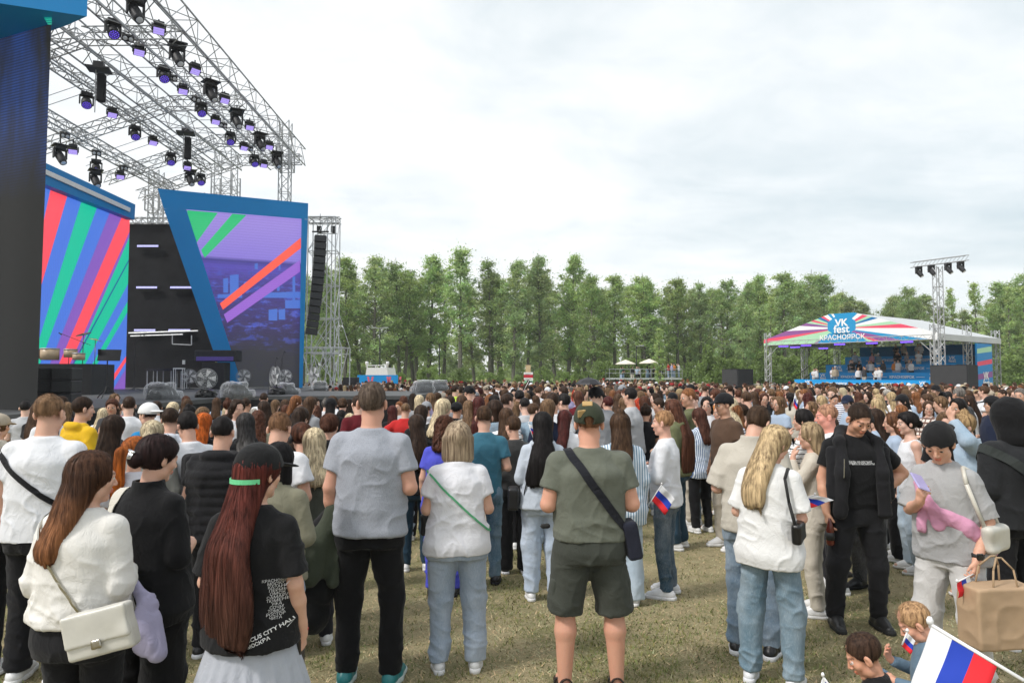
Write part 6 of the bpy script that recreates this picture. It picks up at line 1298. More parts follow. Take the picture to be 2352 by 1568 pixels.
def carry(root, name, label, cat, group=None):
    o = bpy.data.objects.new(name, None); COL.objects.link(o); o.location = root.location; o.rotation_euler = root.rotation_euler; o.scale = root.scale; return tag(o, label, cat, group)
def bag(parent, c, half, color, R=None, name='bag_body', mat=None, r=.02, h=.008, crease=.004):
    m = float(np.linalg.norm(half)) + .03; c = np.array(c, float); F = Fld(c - m, c + m, h); F.rbox(c, half, r, R, k=.004); V, Q = F.nets(); V = V + vnormals(V, Q) * (crease * vnoise(V * 14, 3))[:, None]; return flat(name, V, Q, mat or M_LEATHER, parent, color)
def rope(parent, pts, r, name='strap', color=BK, mat=None, n=6):
    mb = MB(); mb.path([Vector(p) for p in pts], r, n); return mb.build(name, mat or CLOTH['plain'], parent, True, color)
def flag_on(name, label, p0, p1, w, h_, D_=None, wave=.03, group='small tricolour flags', flip=False, pole_r=.004, down=True, pd=None, cat='flag'):
    """pole from p0 (grip) to p1 (tip); cloth w along the free direction, h_ along the pole from the tip"""
    o = empty(name, p0, 0, label, cat, group); p0 = Vector(p0); p1 = Vector(p1); ax = (p1 - p0).normalized(); mb = MB(); mb.tube((0, 0, 0), p1 - p0, pole_r, 8); mb.lathe([(pole_r * 1.6, 0), (pole_r * 2, pole_r * 2), (pole_r, pole_r * 4)], p1 - p0, 8); mb.build('pole', WHITE, o, True)
    fr = Vector(pd).normalized() if pd is not None else Vector((1, 0, -.2)).normalized(); nn = fr.cross(ax).normalized(); n, m = 22, 12; V, mi, Q = [], [], []
    tip = p1 - p0 - ax * pole_r
    for i in range(n + 1):
        for j in range(m + 1):
            a, b = i / n, j / m; q = tip - ax * (h_ * b) + fr * (w * a) + nn * (wave * a * math.sin(a * 7 + b * 2) + wave * .6 * a * math.sin(b * 6 + a * 3)) + Vector((0, 0, -.10 * w * a * a)); V.append(q)
    for i in range(n):
        for j in range(m): Q.append((i * (m + 1) + j, (i + 1) * (m + 1) + j, (i + 1) * (m + 1) + j + 1, i * (m + 1) + j + 1)); mi.append(min(2, int(3 * j / m)) if not flip else 2 - min(2, int(3 * j / m)))
    me = mesh_np('flag_cloth', np.array(V), np.array(Q), FLG, mat_idx=mi); c = link('flag_cloth', me, o); sol = c.modifiers.new('thickness', 'SOLIDIFY'); sol.thickness = .0015; return o
SPOTS = []                                              # (X, D, px, ytop, headw) of everyone placed by hand
def P_(px, D, rz, label, **kw):
    r = person(px, D, rz, label, **kw); SPOTS.append((r[0].location.x, D, px, 0, .17 * F_PX / D)); return r
# ---- people in front, left to right
GF = 'people standing in the foreground'
root, s, F, FB = P_(1, 7.0, 0, 'person in cream clothes and beige cap at the left edge', sex='f', H=1.66, h=.010, topc=TCOL['cream'], botc=TCOL['cream'], bottom='wide', hair='pony', hairc=HCOL['light brown'], cap=TCOL['beige'], arms=('down', 'down'), nst=400)
fl = root; flag_on('hand_flag', 'small tricolour flag held down at the left edge, red side up', at(12, 1255, 6.6), at(14, 1228, 6.6), .16, .13, pd=(1, 0, -.1), flip=True, down=False)
root, s, F, FB = P_(-35, 4.6, 0, 'person in dark navy sleeve mostly cut off by the left edge', H=1.74, h=.010, topc=TCOL['navy'], top='long', botc=BK, hair='short', hairc=HCOL['dark brown'])
root, s, F, FB = P_(112, 4.55, 4, 'person in plain white t-shirt with black crossbody strap, short light brown hair', H=1.86, g=1.16, sw=.19, topc=WH, botc=BK, loose=1.25, hair='crop', hairc=(.17, .10, .055), fade=.25, nst=2600, arms=('down', 'front'), roll=-2, pitch=8, seed=12, yaw=-4)
b = carry(root, 'crossbody_bag', 'black strap bag across the plain white t-shirt', 'bag'); strap(F, s, b, (0, 0, 1.20), (.62, 0, .78), .032, color=BK); bag(b, (.20, .17, .98), (.09, .03, .12), BK)
root, s, F, FB = P_(208, 3.05, -6, 'person in white sweatshirt with long auburn ombre hair and white shoulder bag', sex='f', H=1.585, g=1.22, top='long', topc=(.74, .72, .68), loose=1.25, hem=.96, botc=BK, bottom='slim', hair='long', zend=-.24, vol=1.08, hairc=(.060, .028, .016), hmat=hair_mat('hair_ombre', (.19, .080, .034), .10, -.12), nst=5200,
                        yaw=-38, pitch=6, roll=-4, arms=('front', 'front'), h=.0065, seed=21, face=True, shoe=WH, amp=.019)
b = carry(root, 'shoulder_bag', 'white leather flap bag with chain strap, leftmost bag', 'bag')
strap(F, s, b, (.02, 0, 1.17), (.80, .0, .62), .011, .007, color=(.5, .48, .42), mat=M_CHROME, name='chain_strap'); R = np.array(Matrix.Rotation(math.radians(-14), 3, 'Y') @ Matrix.Rotation(math.radians(12), 3, 'Z')); c = np.array([.29, -.265, 1.00])
bag(b, c, (.140, .042, .098), (.62, .60, .54), R, h=.006, r=.018); bag(b, c + R @ np.array([0, -.040, .03]), (.137, .012, .070), (.64, .62, .56), R, name='flap', h=.006, r=.01); bag(b, c + R @ np.array([.0, -.058, -.04]), (.022, .006, .020), (.45, .42, .36), R, name='clasp', mat=M_CHROME, h=.005, r=.005)
cl = carry(root, 'lilac_jacket', 'lilac jacket draped over the arm beside the white bag', 'jacket'); Fj = Fld((.10, -.05, .62), (.50, .42, 1.12), .012); Fj.cone((.18, .10, 1.08), (.30, .06, 1.0), .03, .035); Fj.cone((.28, .05, 1.02), (.34, -.02, .84), .03, .045, k=.02); Fj.cone((.33, .05, .96), (.38, .0, .80), .022, .035); V, Q = Fj.nets(); V = fold(V, vnormals(V, Q), .05, 4); flat('jacket_cloth', V, Q, CLOTH['plain'], cl, (.36, .34, .48))
root, s, F, FB = P_(352, 3.45, -14, 'person in loose black blouse, dark hair pinned up with a silver claw clip', sex='f', H=1.64, g=1.20, top='long', topc=(.010, .010, .011), loose=1.35, hem=.80, botc=(.010, .010, .011), bottom='wide', hair='bun', hairc=(.020, .010, .010), nst=2400, vol=1.08, arms=('front', 'front'), sleeve=1.1, h=.007, pitch=12, seed=31, yaw=-20, collar=True)
P, R, hs = headp(s); mb = MB()
for k in range(5): mb.tube(P(-.02 + .010 * k, -.150, .03 - .002 * k), P(-.015 + .008 * k, -.160, -.015), .0035, 5)
mb.tube(P(-.03, -.150, .032), P(.03, -.150, .022), .006, 6); mb.build('claw_clip', M_CHROME, root, True, (.75, .75, .75)); b = carry(root, 'tote_bag', 'cream tote bag on the shoulder of the black blouse', 'bag'); strap(F, s, b, (-.125, -.02, 1.30), (1, .05, .10), .060, color=(.60, .57, .50)); bag(b, (-.24, .10, .93), (.03, .14, .17), (.62, .59, .52), mat=CLOTH['plain'])
root, s, F, FB = P_(592, 2.95, -4, 'person in black cap with green strap, very long dark red hair, grey pleated skirt', sex='f', H=1.62, g=1.04, topc=(.012, .012, .013), loose=1.35, hem=.87, bottom='skirt', botc=(.40, .42, .47), skirt_z=.40, hair='xlong', zend=-.60, vol=1.05, hairc=(.095, .020, .016), hmat=hair_mat('hair_red', (.060, .026, .018), .2, -.5), nst=9000,
                        cap=(.014, .014, .015), arms=('front', 'down'), h=.0065, seed=41, pitch=4, sleeve=.85, yaw=-28)
P, R, hs = headp(s); mb = MB(); pts = [Vector(P(.103 * math.sin(a), -.014 - .128 * math.cos(a), -.022 - .008 * math.cos(a))) for a in np.linspace(-1.1, 1.1, 15)]
for a, q in zip(pts[:-1], pts[1:]): up = Vector((0, 0, .0105)); mb._add([a - up, q - up, q + up, a + up], [(0, 1, 2, 3)])
o = mb.build('cap_strap', CLOTH['plain'], root, False, (.16, .62, .30)); sol = o.modifiers.new('t', 'SOLIDIFY'); sol.thickness = .004
rows = 'КРАСНОЯРСК\nМОСКВА\nКАЗАНЬ\nПЕРМЬ\nОМСК\nСАМАРА\nТЮМЕНЬ\nУФА\nСОЧИ\nТОМСК\nРОСТОВ\nЧИТА'
print_on(F, s, root, rows, .017, .150, 1.09, rot=.0, color=(.55, .55, .55), line=.85, bold=.01); print_on(F, s, root, 'CROCUS CITY HALL', .023, .120, .955, rot=.38, color=(.8, .8, .8)); print_on(F, s, root, 'МОСКВА', .021, .098, .920, rot=.38, color=(.8, .8, .8))
mb = MB(); mb.lathe([(.028, 0), (.028, .006)], s['A'][1][1] + np.array([0, 0, .01]), 12); mb.build('red_bracelet', plain('red_thread', (.5, .03, .03)), root, True)
ph = carry(root, 'smartphone', 'dark smartphone in the lowered hand beside the pleated skirt', 'phone'); bag(ph, s['A'][1][1] + s['A'][1][2] * .10 + np.array([.0, -.02, 0]), (.008, .036, .075), (.01, .01, .012), mat=M_PLAST, r=.006, h=.005, crease=0)
root, s, F, FB = P_(640, 4.1, -4, 'person in khaki overshirt with short black hair behind the black cap', sex='f', H=1.56, g=1.05, top='jacket', topc=(.22, .21, .15), hair='bob', zend=-.04, hairc=(.010, .009, .010), nst=3000, h=.009, pitch=10, collar=True, botc=JEANL, arms=('front', 'front'))
root, s, F, FB = P_(855, 4.5, -3, 'tall person in heather grey t-shirt and black trousers with short greying hair', H=1.93, g=1.12, sw=.182, topc=(.36, .38, .43), cloth='heather', loose=1.15, hem=.87, botc=(.008, .008, .009), hair='short', hairc=(.115, .085, .065), fade=.30, nst=4200, arms=('down', 'front'), stance=.125, h=.0065,
                        shoe=(.02, .20, .21), sole=(.55, .62, .60), seed=51, skinc=(.60, .33, .235), pitch=0, vol=.9)
jk = carry(root, 'carried_jackets', 'dark green and black jackets hanging from the hand of the tall person', 'jacket')
for nm, col, pts_ in (('black_jacket', (.012, .012, .013), (((-.24, .03, .93), (-.40, .02, .60), .085, .12), ((-.40, .02, .60), (-.36, .02, .40), .12, .11), ((-.27, .0, .90), (-.28, .02, .55), .07, .10))), ('green_jacket', (.055, .065, .045), (((-.22, -.02, .98), (-.33, -.09, .66), .06, .085), ((-.2, -.01, .98), (-.20, -.06, .60), .05, .05)))):
    Fj = Fld((-.60, -.26, .24), (.02, .22, 1.08), .011)
    for a, q, r1, r2 in pts_: Fj.cone(a, q, r1, r2, k=.03)
    V, Q = Fj.nets(); V = fold(V, vnormals(V, Q), .05, 8); flat(nm, V, Q, CLOTH['plain'], jk, col)
root, s, F, FB = P_(1052, 4.72, 6, 'person in white t-shirt with green strap, light jeans and ash blonde bob', sex='f', H=1.66, g=1.24, sw=.165, topc=(.76, .76, .80), loose=1.1, hem=.83, botc=(.30, .37, .47), bcloth='denim', bottom='straight', hair='bob', hairc=(.33, .255, .175), nst=4200, zend=-.035, vol=1.22, arms=('front', 'front'), h=.0065, seed=61, stance=.12, pitch=8, yaw=-4, shoe=(.7, .7, .7), sole=(.8, .8, .8))
b = carry(root, 'green_strap_bag', 'small bag on thin green strap over the white t-shirt', 'bag'); strap(F, s, b, (0, 0, 1.20), (.70, 0, .72), .014, color=(.10, .38, .19)); bag(b, (-.20, .20, .98), (.07, .03, .08), BK)
root, s, F, FB = P_(1352, 4.38, 2, 'person in olive grey t-shirt, cargo shorts and green cap with tan patch', H=1.79, g=1.28, sw=.203, topc=(.135, .145, .115), loose=.9, hem=.93, bottom='shorts', botc=(.055, .060, .050), hair='crop', hairc=(.16, .075, .04), fade=.15, nst=900, cap=(.040, .048, .030), arms=('front', 'front'), h=.0062, seed=71, stance=.15, skinc=(.64, .34, .235), pitch=2, yaw=-8, footwear='none', beard=.3)
P, R, hs = headp(s)
for nm, pp, sz in (('patch', (-.045, -.113, .068), (.026, .006, .024)), ('top_patch', (-.01, -.075, .128), (.032, .022, .006))): bag(root, P(*pp), sz, (.45, .30, .13), R @ np.array(Matrix.Rotation(math.radians(20 if nm == 'patch' else 38), 3, 'X') @ Matrix.Rotation(math.radians(20 if nm == 'patch' else 0), 3, 'Z')), name=nm, mat=CLOTH['plain'], r=.003, h=.005, crease=0)
b = carry(root, 'sling_bag', 'dark sling bag with wide strap across the olive t-shirt', 'bag'); strap(F, s, b, (0, 0, 1.27), (.81, 0, .58), .050, color=(.016, .017, .022)); bag(b, (.245, -.06, .93), (.045, .08, .115), (.020, .022, .035), np.array(Matrix.Rotation(-.2, 3, 'Y')), mat=CLOTH['plain'])
for sx in (-1, 1): bag(root, (sx * .222, .01, .60), (.022, .075, .095), (.060, .066, .055), name='cargo_pocket', mat=CLOTH['plain'], crease=.006); 
bag(root, (-.27, .06, .985), (.035, .02, .018), (.03, .03, .03), name='belt_tab', mat=CLOTH['plain'])
for i in (0, 1):
    an = np.array(s['Lg'][i][2], float); z0 = an[2] - .08; ta = math.radians(s['Lg'][i][3]); R = np.array(Matrix.Rotation(-ta, 3, 'Z')); Q_ = lambda x, y, z: np.array([an[0], an[1], z0]) + R @ np.array([x, y, z]); G_ = Fld(Q_(0, 0, 0) - [.2, .25, .02], Q_(0, 0, 0) + [.2, .25, .12], .006); G_.cone(Q_(0, -.07, .012), Q_(0, .06, .012), .040, .045); G_.cone(Q_(0, .06, .012), Q_(0, .17, .012), .045, .038); G_.plane((0, 0, 1), (0, 0, z0 + .022)); G_.plane((0, 0, -1), (0, 0, z0))
    V, Q = G_.nets(); sd_ = flat('sandal', V, Q, M_RUBBER, root, (.05, .028, .018)); mb = MB()
    for yy, zz in ((-.045, .10), (.02, .085), (.09, .055)):
        pts = [Vector(Q_(.046 * math.cos(a), yy, .02 + (zz - .02) * math.sin(a))) for a in np.linspace(0, math.pi, 9)]
        for a, q in zip(pts[:-1], pts[1:]): w = Vector(R @ np.array([0, .013, 0])); mb._add([a - w, q - w, q + w, a + w], [(0, 1, 2, 3)])
    o = mb.build('sandal_strap', M_LEATHER, sd_, False, (.02, .018, .016)); sol = o.modifiers.new('t', 'SOLIDIFY'); sol.thickness = .005
# ---- right hand group
root, s, F, FB = P_(1722, 5.0, -28, 'person in beige polo shirt bending his head, short brown hair, jeans', H=1.80, g=1.08, topc=(.50, .465, .40), loose=1.2, collar=True, botc=(.13, .20, .28), bcloth='denim', hair='short', hairc=(.060, .036, .022), fade=.5, nst=3400, arms=('front', 'front'), yaw=-22, pitch=34, lean=.10, h=.0075, seed=81, sleeve=.95, face=True, shoe=BK, sole=WH)
root, s, F, FB = P_(1762, 4.48, -34, 'person with long straight blonde hair, white t-shirt and wide blue jeans', sex='f', H=1.66, g=1.02, topc=(.76, .76, .75), loose=1.55, hem=.80, bottom='jogger', botc=(.13, .21, .27), bcloth='denim', hair='long', zend=-.30, vol=1.0, hairc=(.44, .33, .19), nst=6500, arms=('front', 'front'), yaw=-32, pitch=24, roll=0, h=.0065, seed=91, face=True, sleeve=.85, shoe=WH, sole=WH, skinc=(.62, .37, .27), stance=.13)
P, R, hs = headp(s); mb = MB()
for sx in (-1, 1):
    pts = [Vector(P(sx * .031 + .020 * math.cos(a), .096, .003 + .016 * math.sin(a))) for a in np.linspace(0, 2 * math.pi, 15)]; mb.path(pts, .0016, 4); mb.tube(P(sx * .051, .095, .006), P(sx * .078, .0, .004), .0015, 4)
mb.build('glasses', M_PLAST, root, False, (.02, .02, .02))
b = carry(root, 'baguette_bag', 'small black leather bag under the arm of the blonde person', 'bag'); bag(b, (.205, -.09, 1.06), (.030, .095, .065), (.008, .008, .009), np.array(Matrix.Rotation(.1, 3, 'X')), mat=M_PLAST, h=.006); rope(b, [(.20, -.16, 1.10), (.16, -.15, 1.25), (.13, -.12, 1.40), (.13, -.03, 1.455), (.15, .03, 1.40), (.20, -.02, 1.12)], .011, color=(.03, .03, .03))
wp_ = root.matrix_world
hd = lambda s, i, e=.09: Vector(s['A'][i][1] + s['A'][i][2] * e)
def world(root, p): return Matrix.LocRotScale(root.location, root.rotation_euler, root.scale) @ Vector(p)
g0_ = world(root, hd(s, 1)); flag_on('hand_flag', 'tricolour flag in the hand of the blonde person', g0_, at(1872, 1136, g0_.y - .02), .13, .17, pd=(1, 0, -.15), wave=.012); flag_on('hand_flag', 'folded tricolour flag half hidden behind the blonde person\'s hand', g0_ + Vector((-.03, .03, 0)), at(1832, 1148, g0_.y + .05), .06, .10, pd=(1, .1, -.6), wave=.012)
root, s, F, FB = P_(1958, 5.55, 176, 'person in black t-shirt and jeans looking down, jacket over shoulders, hand on hip', H=1.82, g=1.10, sw=.182, topc=(.010, .010, .011), loose=1.0, hem=.92, botc=(.016, .016, .018), hair='crop', hairc=(.035, .022, .015), fade=.45, beard=.15, brow=.30, nst=4200, arms=('hip', 'down'), pitch=30, yaw=6, h=.006, seed=101, face=True, skinc=(.62, .34, .225), shoe=(.02, .02, .02), sole=(.03, .03, .03), stance=.15, lean=.02)
print_on(F, s, root, 'БУДЬ НА МУЗЫКЕ\nМУЗЫКА И МОМЕНТЫ', .019, .015, 1.275, side=1, line=.8, bold=.015)
jk = carry(root, 'draped_jacket', 'black zip jacket hung over the shoulders of the man in black', 'jacket'); Fj = Fld((-.34, -.22, .82), (.34, .25, 1.58), .009)
for sx in (-1, 1): Fj.cone((sx * .075, -.05, 1.50), (sx * .150, .06, 1.43), .036, .040, k=.03); Fj.cone((sx * .135, .07, 1.43), (sx * .145, .130, 1.20), .036, .042, k=.03); Fj.cone((sx * .145, .130, 1.20), (sx * .165, .120, .90), .042, .046, k=.03); Fj.cone((sx * .20, .05, 1.36), (sx * .215, .10, 1.02), .036, .034, k=.02)
Fj.cone((-.08, -.07, 1.50), (.08, -.07, 1.50), .042, k=.03); Fj.ell((0, -.10, 1.30), (.19, .05, .22), k=.03); V, Q = Fj.nets(); V = fold(V, vnormals(V, Q), .022, 14); flat('jacket_cloth', warp(V, s), Q, CLOTH['plain'], jk, (.016, .016, .018))
mb = MB(); mb.tube((.155, .196, 1.31), (.16, .194, 1.17), .004, 5); mb.build('zip', M_CHROME, jk, False, (.5, .5, .5))
hb = world(root, warp([hd(s, 1, .085)], s)[0]); b = empty('drink_bottle', hb + Vector((.0, -.035, -.17)), 0, 'dark cola bottle held low between the blonde person and the man in black', 'bottle'); mb = MB(); mb.lathe([(.028, 0), (.032, .02), (.030, .10), (.032, .12), (.014, .19), (.013, .21)], (0, 0, 0), 14); mb.build('bottle_body', plain('cola', (.10, .012, .006), .12, spec=.7), b, True); mb = MB(); mb.lathe([(.0325, .04), (.0325, .10)], (0, 0, 0), 14); mb.build('bottle_label', plain('dark_label', (.02, .02, .02), .5), b, True)
root, s, F, FB = P_(2170, 4.35, 122, 'person in grey t-shirt and backward black cap looking at a phone', sex='f', H=1.70, g=1.04, topc=(.38, .38, .385), loose=1.5, hem=.84, bottom='jogger', botc=(.62, .61, .60), hair='pony', zend=-.26, hairc=(.022, .014, .012), nst=3600, cap=(.014, .014, .015), capback=True, pitch=30, yaw=14, lean=.13, face=True, skinc=(.66, .38, .27), h=.006, seed=111, sleeve=.95,
                        arms=(((-.22, -.04, 1.12), (-.20, .10, .90), (0, .2, -1), (1, 0, 0)), ((.20, .07, 1.14), (.02, .27, 1.235), (-.35, .35, .8), (-.4, -.8, .3))), stance=.14, curl=.7, shoe=WH, sole=WH)
F2 = F; sc_h = carry(root, 'pink_hoodie', 'pink hoodie knotted diagonally over the grey t-shirt', 'sweater')
def to_surf(Fq, pts, off): 
    out = []
    for x, y, z in pts:
        d = np.array([x, y, 0.]); d /= np.linalg.norm(d); p = Fq.ray((0, 0, z), d, .5); out.append((p if p is not None else np.array([x, y, z])) + d * off)
    return out
pts = to_surf(F, [(.13, .1, 1.33), (.10, .2, 1.24), (.02, .2, 1.18), (-.1, .2, 1.14), (-.2, .1, 1.08), (-.22, 0, 1.00), (-.2, -.1, .93)], -.008); Fj = Fld((-.45, -.3, .7), (.4, .45, 1.5), .010)
for i in range(len(pts) - 1): Fj.cone(pts[i], pts[i + 1], (.030, .046, .052, .050, .048, .046)[i], (.046, .052, .050, .048, .046, .04)[i], k=.02)
k0 = pts[1]; Fj.cone(k0, k0 + [0.03, .03, -.19], .028, .045, k=.01); Fj.cone(k0, k0 + [-.08, .02, -.16], .028, .042, k=.01); V, Q = Fj.nets()
for i in range(len(V)): co = F.t.find_nearest(Vector(V[i]))[0]; co = np.array(co); V[i] = co + (V[i] - co) * .50
V = fold(V, vnormals(V, Q), .030, 17); flat('hoodie_cloth', warp(V, s), Q, CLOTH['plain'], sc_h, (.62, .30, .44))
b = carry(root, 'hobo_bag', 'cream shoulder bag of the person in grey with the phone', 'bag'); v = bag(b, (-.245, -.05, 1.02), (.035, .12, .085), (.60, .58, .52), mat=M_LEATHER, r=.03, crease=.01); me = v.data; V = np.array([q.co for q in me.vertices]); me.vertices.foreach_set('co', warp(V, s).ravel().astype(np.float32)); W2 = warp([(-.235, -.13, 1.08), (-.20, -.10, 1.26), (-.14, -.07, 1.42), (-.13, .02, 1.455), (-.17, .08, 1.36), (-.235, .04, 1.08)], s); rope(b, W2, .013, color=(.60, .57, .50), mat=M_LEATHER)
hw = world(root, warp([hd(s, 1, .11)], s)[0]); ph = empty('smartphone', hw, 0, 'lilac smartphone held up by the person in the backward cap', 'phone'); mb = MB(); mb.box((-.02, -.015, .045), (.075, .012, .155), Matrix.Rotation(math.radians(30), 3, 'Z') @ Matrix.Rotation(math.radians(-55), 3, 'X') @ Matrix.Rotation(math.radians(35), 3, 'Y'), bev=.008); mb.build('phone_body', plain('lilac_phone', (.36, .33, .55), .25), ph)
hl = world(root, warp([hd(s, 0, .08)], s)[0]); wr = world(root, warp([s['A'][0][1] + (s['A'][0][0] - s['A'][0][1]) * .10], s)[0]); wt = empty('wristwatch', wr, 0, 'black smart watch on the wrist above the paper bag', 'watch'); mb = MB(); mb.lathe([(.034, -.011), (.034, .011)], (0, 0, 0), 16); mb.build('watch_strap', BLK, wt, True); mb = MB(); mb.box((-.01, -.034, 0), (.036, .014, .04), bev=.004); mb.build('watch_face', plain('watch_glass', (.01, .01, .012), .08, spec=.8), wt)
pb_ = empty('paper_bag', at(2292, 1480, hl.y - .10), .12, 'brown paper carrier bag hanging from the hand at the right', 'bag'); F3 = Fld((-.24, -.13, -.02), (.24, .13, .40), .007); F3.rbox((0, 0, .155), (.165, .075, .155), .008, k=.004)
V, Q = F3.nets(); Nn = vnormals(V, Q); V = V + Nn * (.008 * (1 - np.abs(vnoise(V * 7, 3))) ** 3 + .002 * vnoise(V * 25, 4))[:, None]; V[:, 0] *= 1 + .10 * (V[:, 2] - .15); flat('bag_body', V, Q, plain('kraft_paper', (.42, .29, .18), .8, noise=.08, scale=5), pb_, (1, 1, 1)); pb_.scale = (1.1,) * 3
for y in (-.06, .06): rope(pb_, [(-.07, y, .29), (-.055, y * .8, .40), (-.01, y * .3, .455), (.02, y * .3, .455), (.06, y * .8, .40), (.075, y, .29)], .005, 'handle', (.40, .28, .17))
flag_on('hand_flag', 'tricolour flag held with the paper bag, pole pointing sideways', hl, at(2198, 1336, hl.y - .12), .085, .15, pd=(.1, 0, -1), wave=.008, flip=True); o = MB(); o.tube((0, 0, 0), at(2312, 1308, hl.y) - hl, .004, 6)
root, s, F, FB = P_(2318, 5.15, 8, 'person with black hood up in black denim jacket with grey sling backpack', H=1.80, g=1.18, top='jacket', topc=(.020, .021, .023), botc=BK, bottom='straight', hair=None, arms=('front', 'down'), h=.0085, seed=121, collar=True, loose=1.2, shoe=WH)
Fj = Fld((-.2, -.24, 1.36), (.2, .24, 1.86), .009); P, R, hs = headp(s); Fj.ell(P(0, -.02, .03), (.118, .135, .140), k=.03); Fj.cone((0, -.03, 1.50), P(0, -.03, -.02), .115, .11, k=.04); Fj.ell(P(0, .15, -.01), (.07, .10, .10), k=.02, sub=True); Fj.plane((0, 0, -1), (0, 0, 1.44)); V, Q = Fj.nets(); V = fold(V, vnormals(V, Q), .016, 5); flat('hood', V, Q, CLOTH['plain'], root, (.009, .009, .010))
b = carry(root, 'sling_backpack', 'charcoal sling backpack on the black denim jacket', 'bag'); strap(F, s, b, (0, 0, 1.22), (.62, 0, .78), .065, color=(.035, .04, .038)); R5 = np.array(Matrix.Rotation(math.radians(-28), 3, 'Y')); bag(b, (.08, -.25, 1.12), (.13, .06, .20), (.030, .034, .032), R5, mat=CLOTH['plain'], r=.04, crease=.008); bag(b, (.10, -.315, 1.06), (.09, .025, .09), (.026, .030, .028), R5, name='front_pocket', mat=CLOTH['plain'], r=.015)
# children crouching in front
root, s, F, FB = P_(1995, 3.20, 60, 'crouching child with short dark hair and black t-shirt at the bottom edge', X=None, H=1.12, hs=1.30, legs='squat', topc=(.012, .012, .013), botc=JEAND, hair='crop', hairc=(.040, .022, .014), fade=.35, nst=2400, pitch=30, yaw=8, face=True, skinc=(.60, .32, .21), h=.0075, seed=131, arms=('front', 'front'), g=.85)
root.location.z -= .0
root, s, F, FB = P_(2112, 3.62, 62, 'crouching child with short blond hair, looking down, near the big flag', H=1.15, hs=1.30, legs='squat', topc=JEANM, top='long', botc=JEANM, hair='crop', hairc=(.34, .21, .11), fade=.25, nst=2400, pitch=34, yaw=6, face=True, skinc=(.66, .36, .25), h=.0075, seed=141, arms=('front', 'phone'), g=.85)
big = flag_on('large_flag', 'large tricolour flag on a white pole slanting across the lower right corner', at(2352, 1562, 2.5), at(2136, 1432, 2.75), .30, .235, pd=(-.42, 0, -1), wave=.02, pole_r=.007, group=None)
flag_on('hand_flag', 'tiny tricolour flag held by the blond crouching child', at(2072, 1480, 3.4), at(2084, 1450, 3.4), .05, .07, pd=(1, 0, -.9), wave=.008)
flag_on('hand_flag', 'furled small flag whose white pole lies at the bottom edge', at(1925, 1600, 3.1), at(1890, 1552, 3.1), .04, .06, pd=(-.5, 0, -1), wave=.004)
# ---- second line
def Q2(px, D, rz, label, **kw): kw.setdefault('h', .0095); kw.setdefault('nst', 1500); return P_(px, D, rz, label, **kw)
Q2(188, 7.4, -25, 'person in bright yellow hoodie with short dark hair', H=1.84, top='long', hood=True, topc=(.72, .44, .02), hairc=HCOL['dark brown'], fade=.5, botc=BK, loose=1.3, yaw=-18)
r, s, F, FB = Q2(262, 6.0, 6, 'person in black with long dark hair and pink bag strap', sex='f', H=1.68, top='tee', topc=BK, hair='long', zend=-.26, hairc=HCOL['dark brown'])
b = carry(r, 'shoulder_bag', 'pink strapped bag on the long haired person in black', 'bag'); strap(F, s, b, (0, 0, 1.20), (-.62, 0, .78), .03, color=(.55, .25, .28), off=.02); bag(b, (.22, .05, .98), (.04, .09, .08), (.50, .22, .26))
r, s, F, FB = SPOTS and Q2(346, 7.6, 74, 'person in bright blue jacket and white backward cap in profile', H=1.76, top='jacket', topc=(.02, .22, .48), hair='crop', hairc=HCOL['dark brown'], cap=(.75, .75, .75), capback=True, face=True, hood=True)
Q2(352, 5.7, 10, 'person in light grey hoodie with pale blonde low bun', sex='f', H=1.64, top='long', hood=True, topc=(.30, .30, .27), hair='bun', hairc=HCOL['pale blonde'], loose=1.4, g=1.1)
Q2(312, 4.75, 12, 'person with long bright orange ponytail behind the black blouse', sex='f', H=1.56, topc=(.62, .62, .68), hair='pony', zend=-.30, hairc=(.30, .085, .018), hmat=hair_mat('hair_two_tone', (.36, .09, .012), .14, .0), nst=2500, yaw=-30)
Q2(392, 6.8, 0, 'person in white windbreaker with dark undercut hair', H=1.74, top='long', hood=True, topc=(.62, .64, .70), hair='crop', hairc=HCOL['dark brown'], fade=.5, loose=1.3)
r, s, F, FB = Q2(438, 5.9, 48, 'teenager in white t-shirt with black backpack and thick dark hair', H=1.72, topc=WH, hair='short', vol=1.25, hairc=HCOL['black'], botc=BK, arms=('front', 'front'), pitch=16)
b = carry(r, 'backpack', 'black backpack on the white t-shirt in the left crowd', 'bag', 'backpacks'); bag(b, (0, -.22, 1.20), (.14, .08, .20), BK, mat=CLOTH['plain'], r=.05, h=.012)
Q2(468, 7.5, 0, 'person with bright orange wavy hair beside the dark backpack', sex='f', H=1.66, topc=BK, hair='mid', hairc=(.45, .10, .015))
Q2(512, 5.0, 2, 'person in black padded vest with shaved dark hair', H=1.70, top='puffer', topc=(.014, .014, .016), inner=(.012, .012, .013), hair='crop', hairc=HCOL['black'], botc=BK, loose=1.2, g=1.1, shoe=BK, sole=WH, hood=True, arms=('front', 'front'))
Q2(566, 7.0, 30, 'person in black hoodie with black hair streaked silver', sex='f', H=1.68, top='long', hood=True, topc=BK, hair='mid', hairc=(.035, .033, .033), hmat=hair_mat('hair_streaked', (.25, .24, .23), -.0, -.3))
Q2(637, 4.95, -4, 'person in plain white t-shirt with short ginger brown hair, head bowed', H=1.74, g=1.10, topc=WH, hair='crop', hairc=(.16, .085, .045), fade=.2, nst=3000, pitch=22, botc=JEANM, arms=('front', 'front'), loose=1.3)
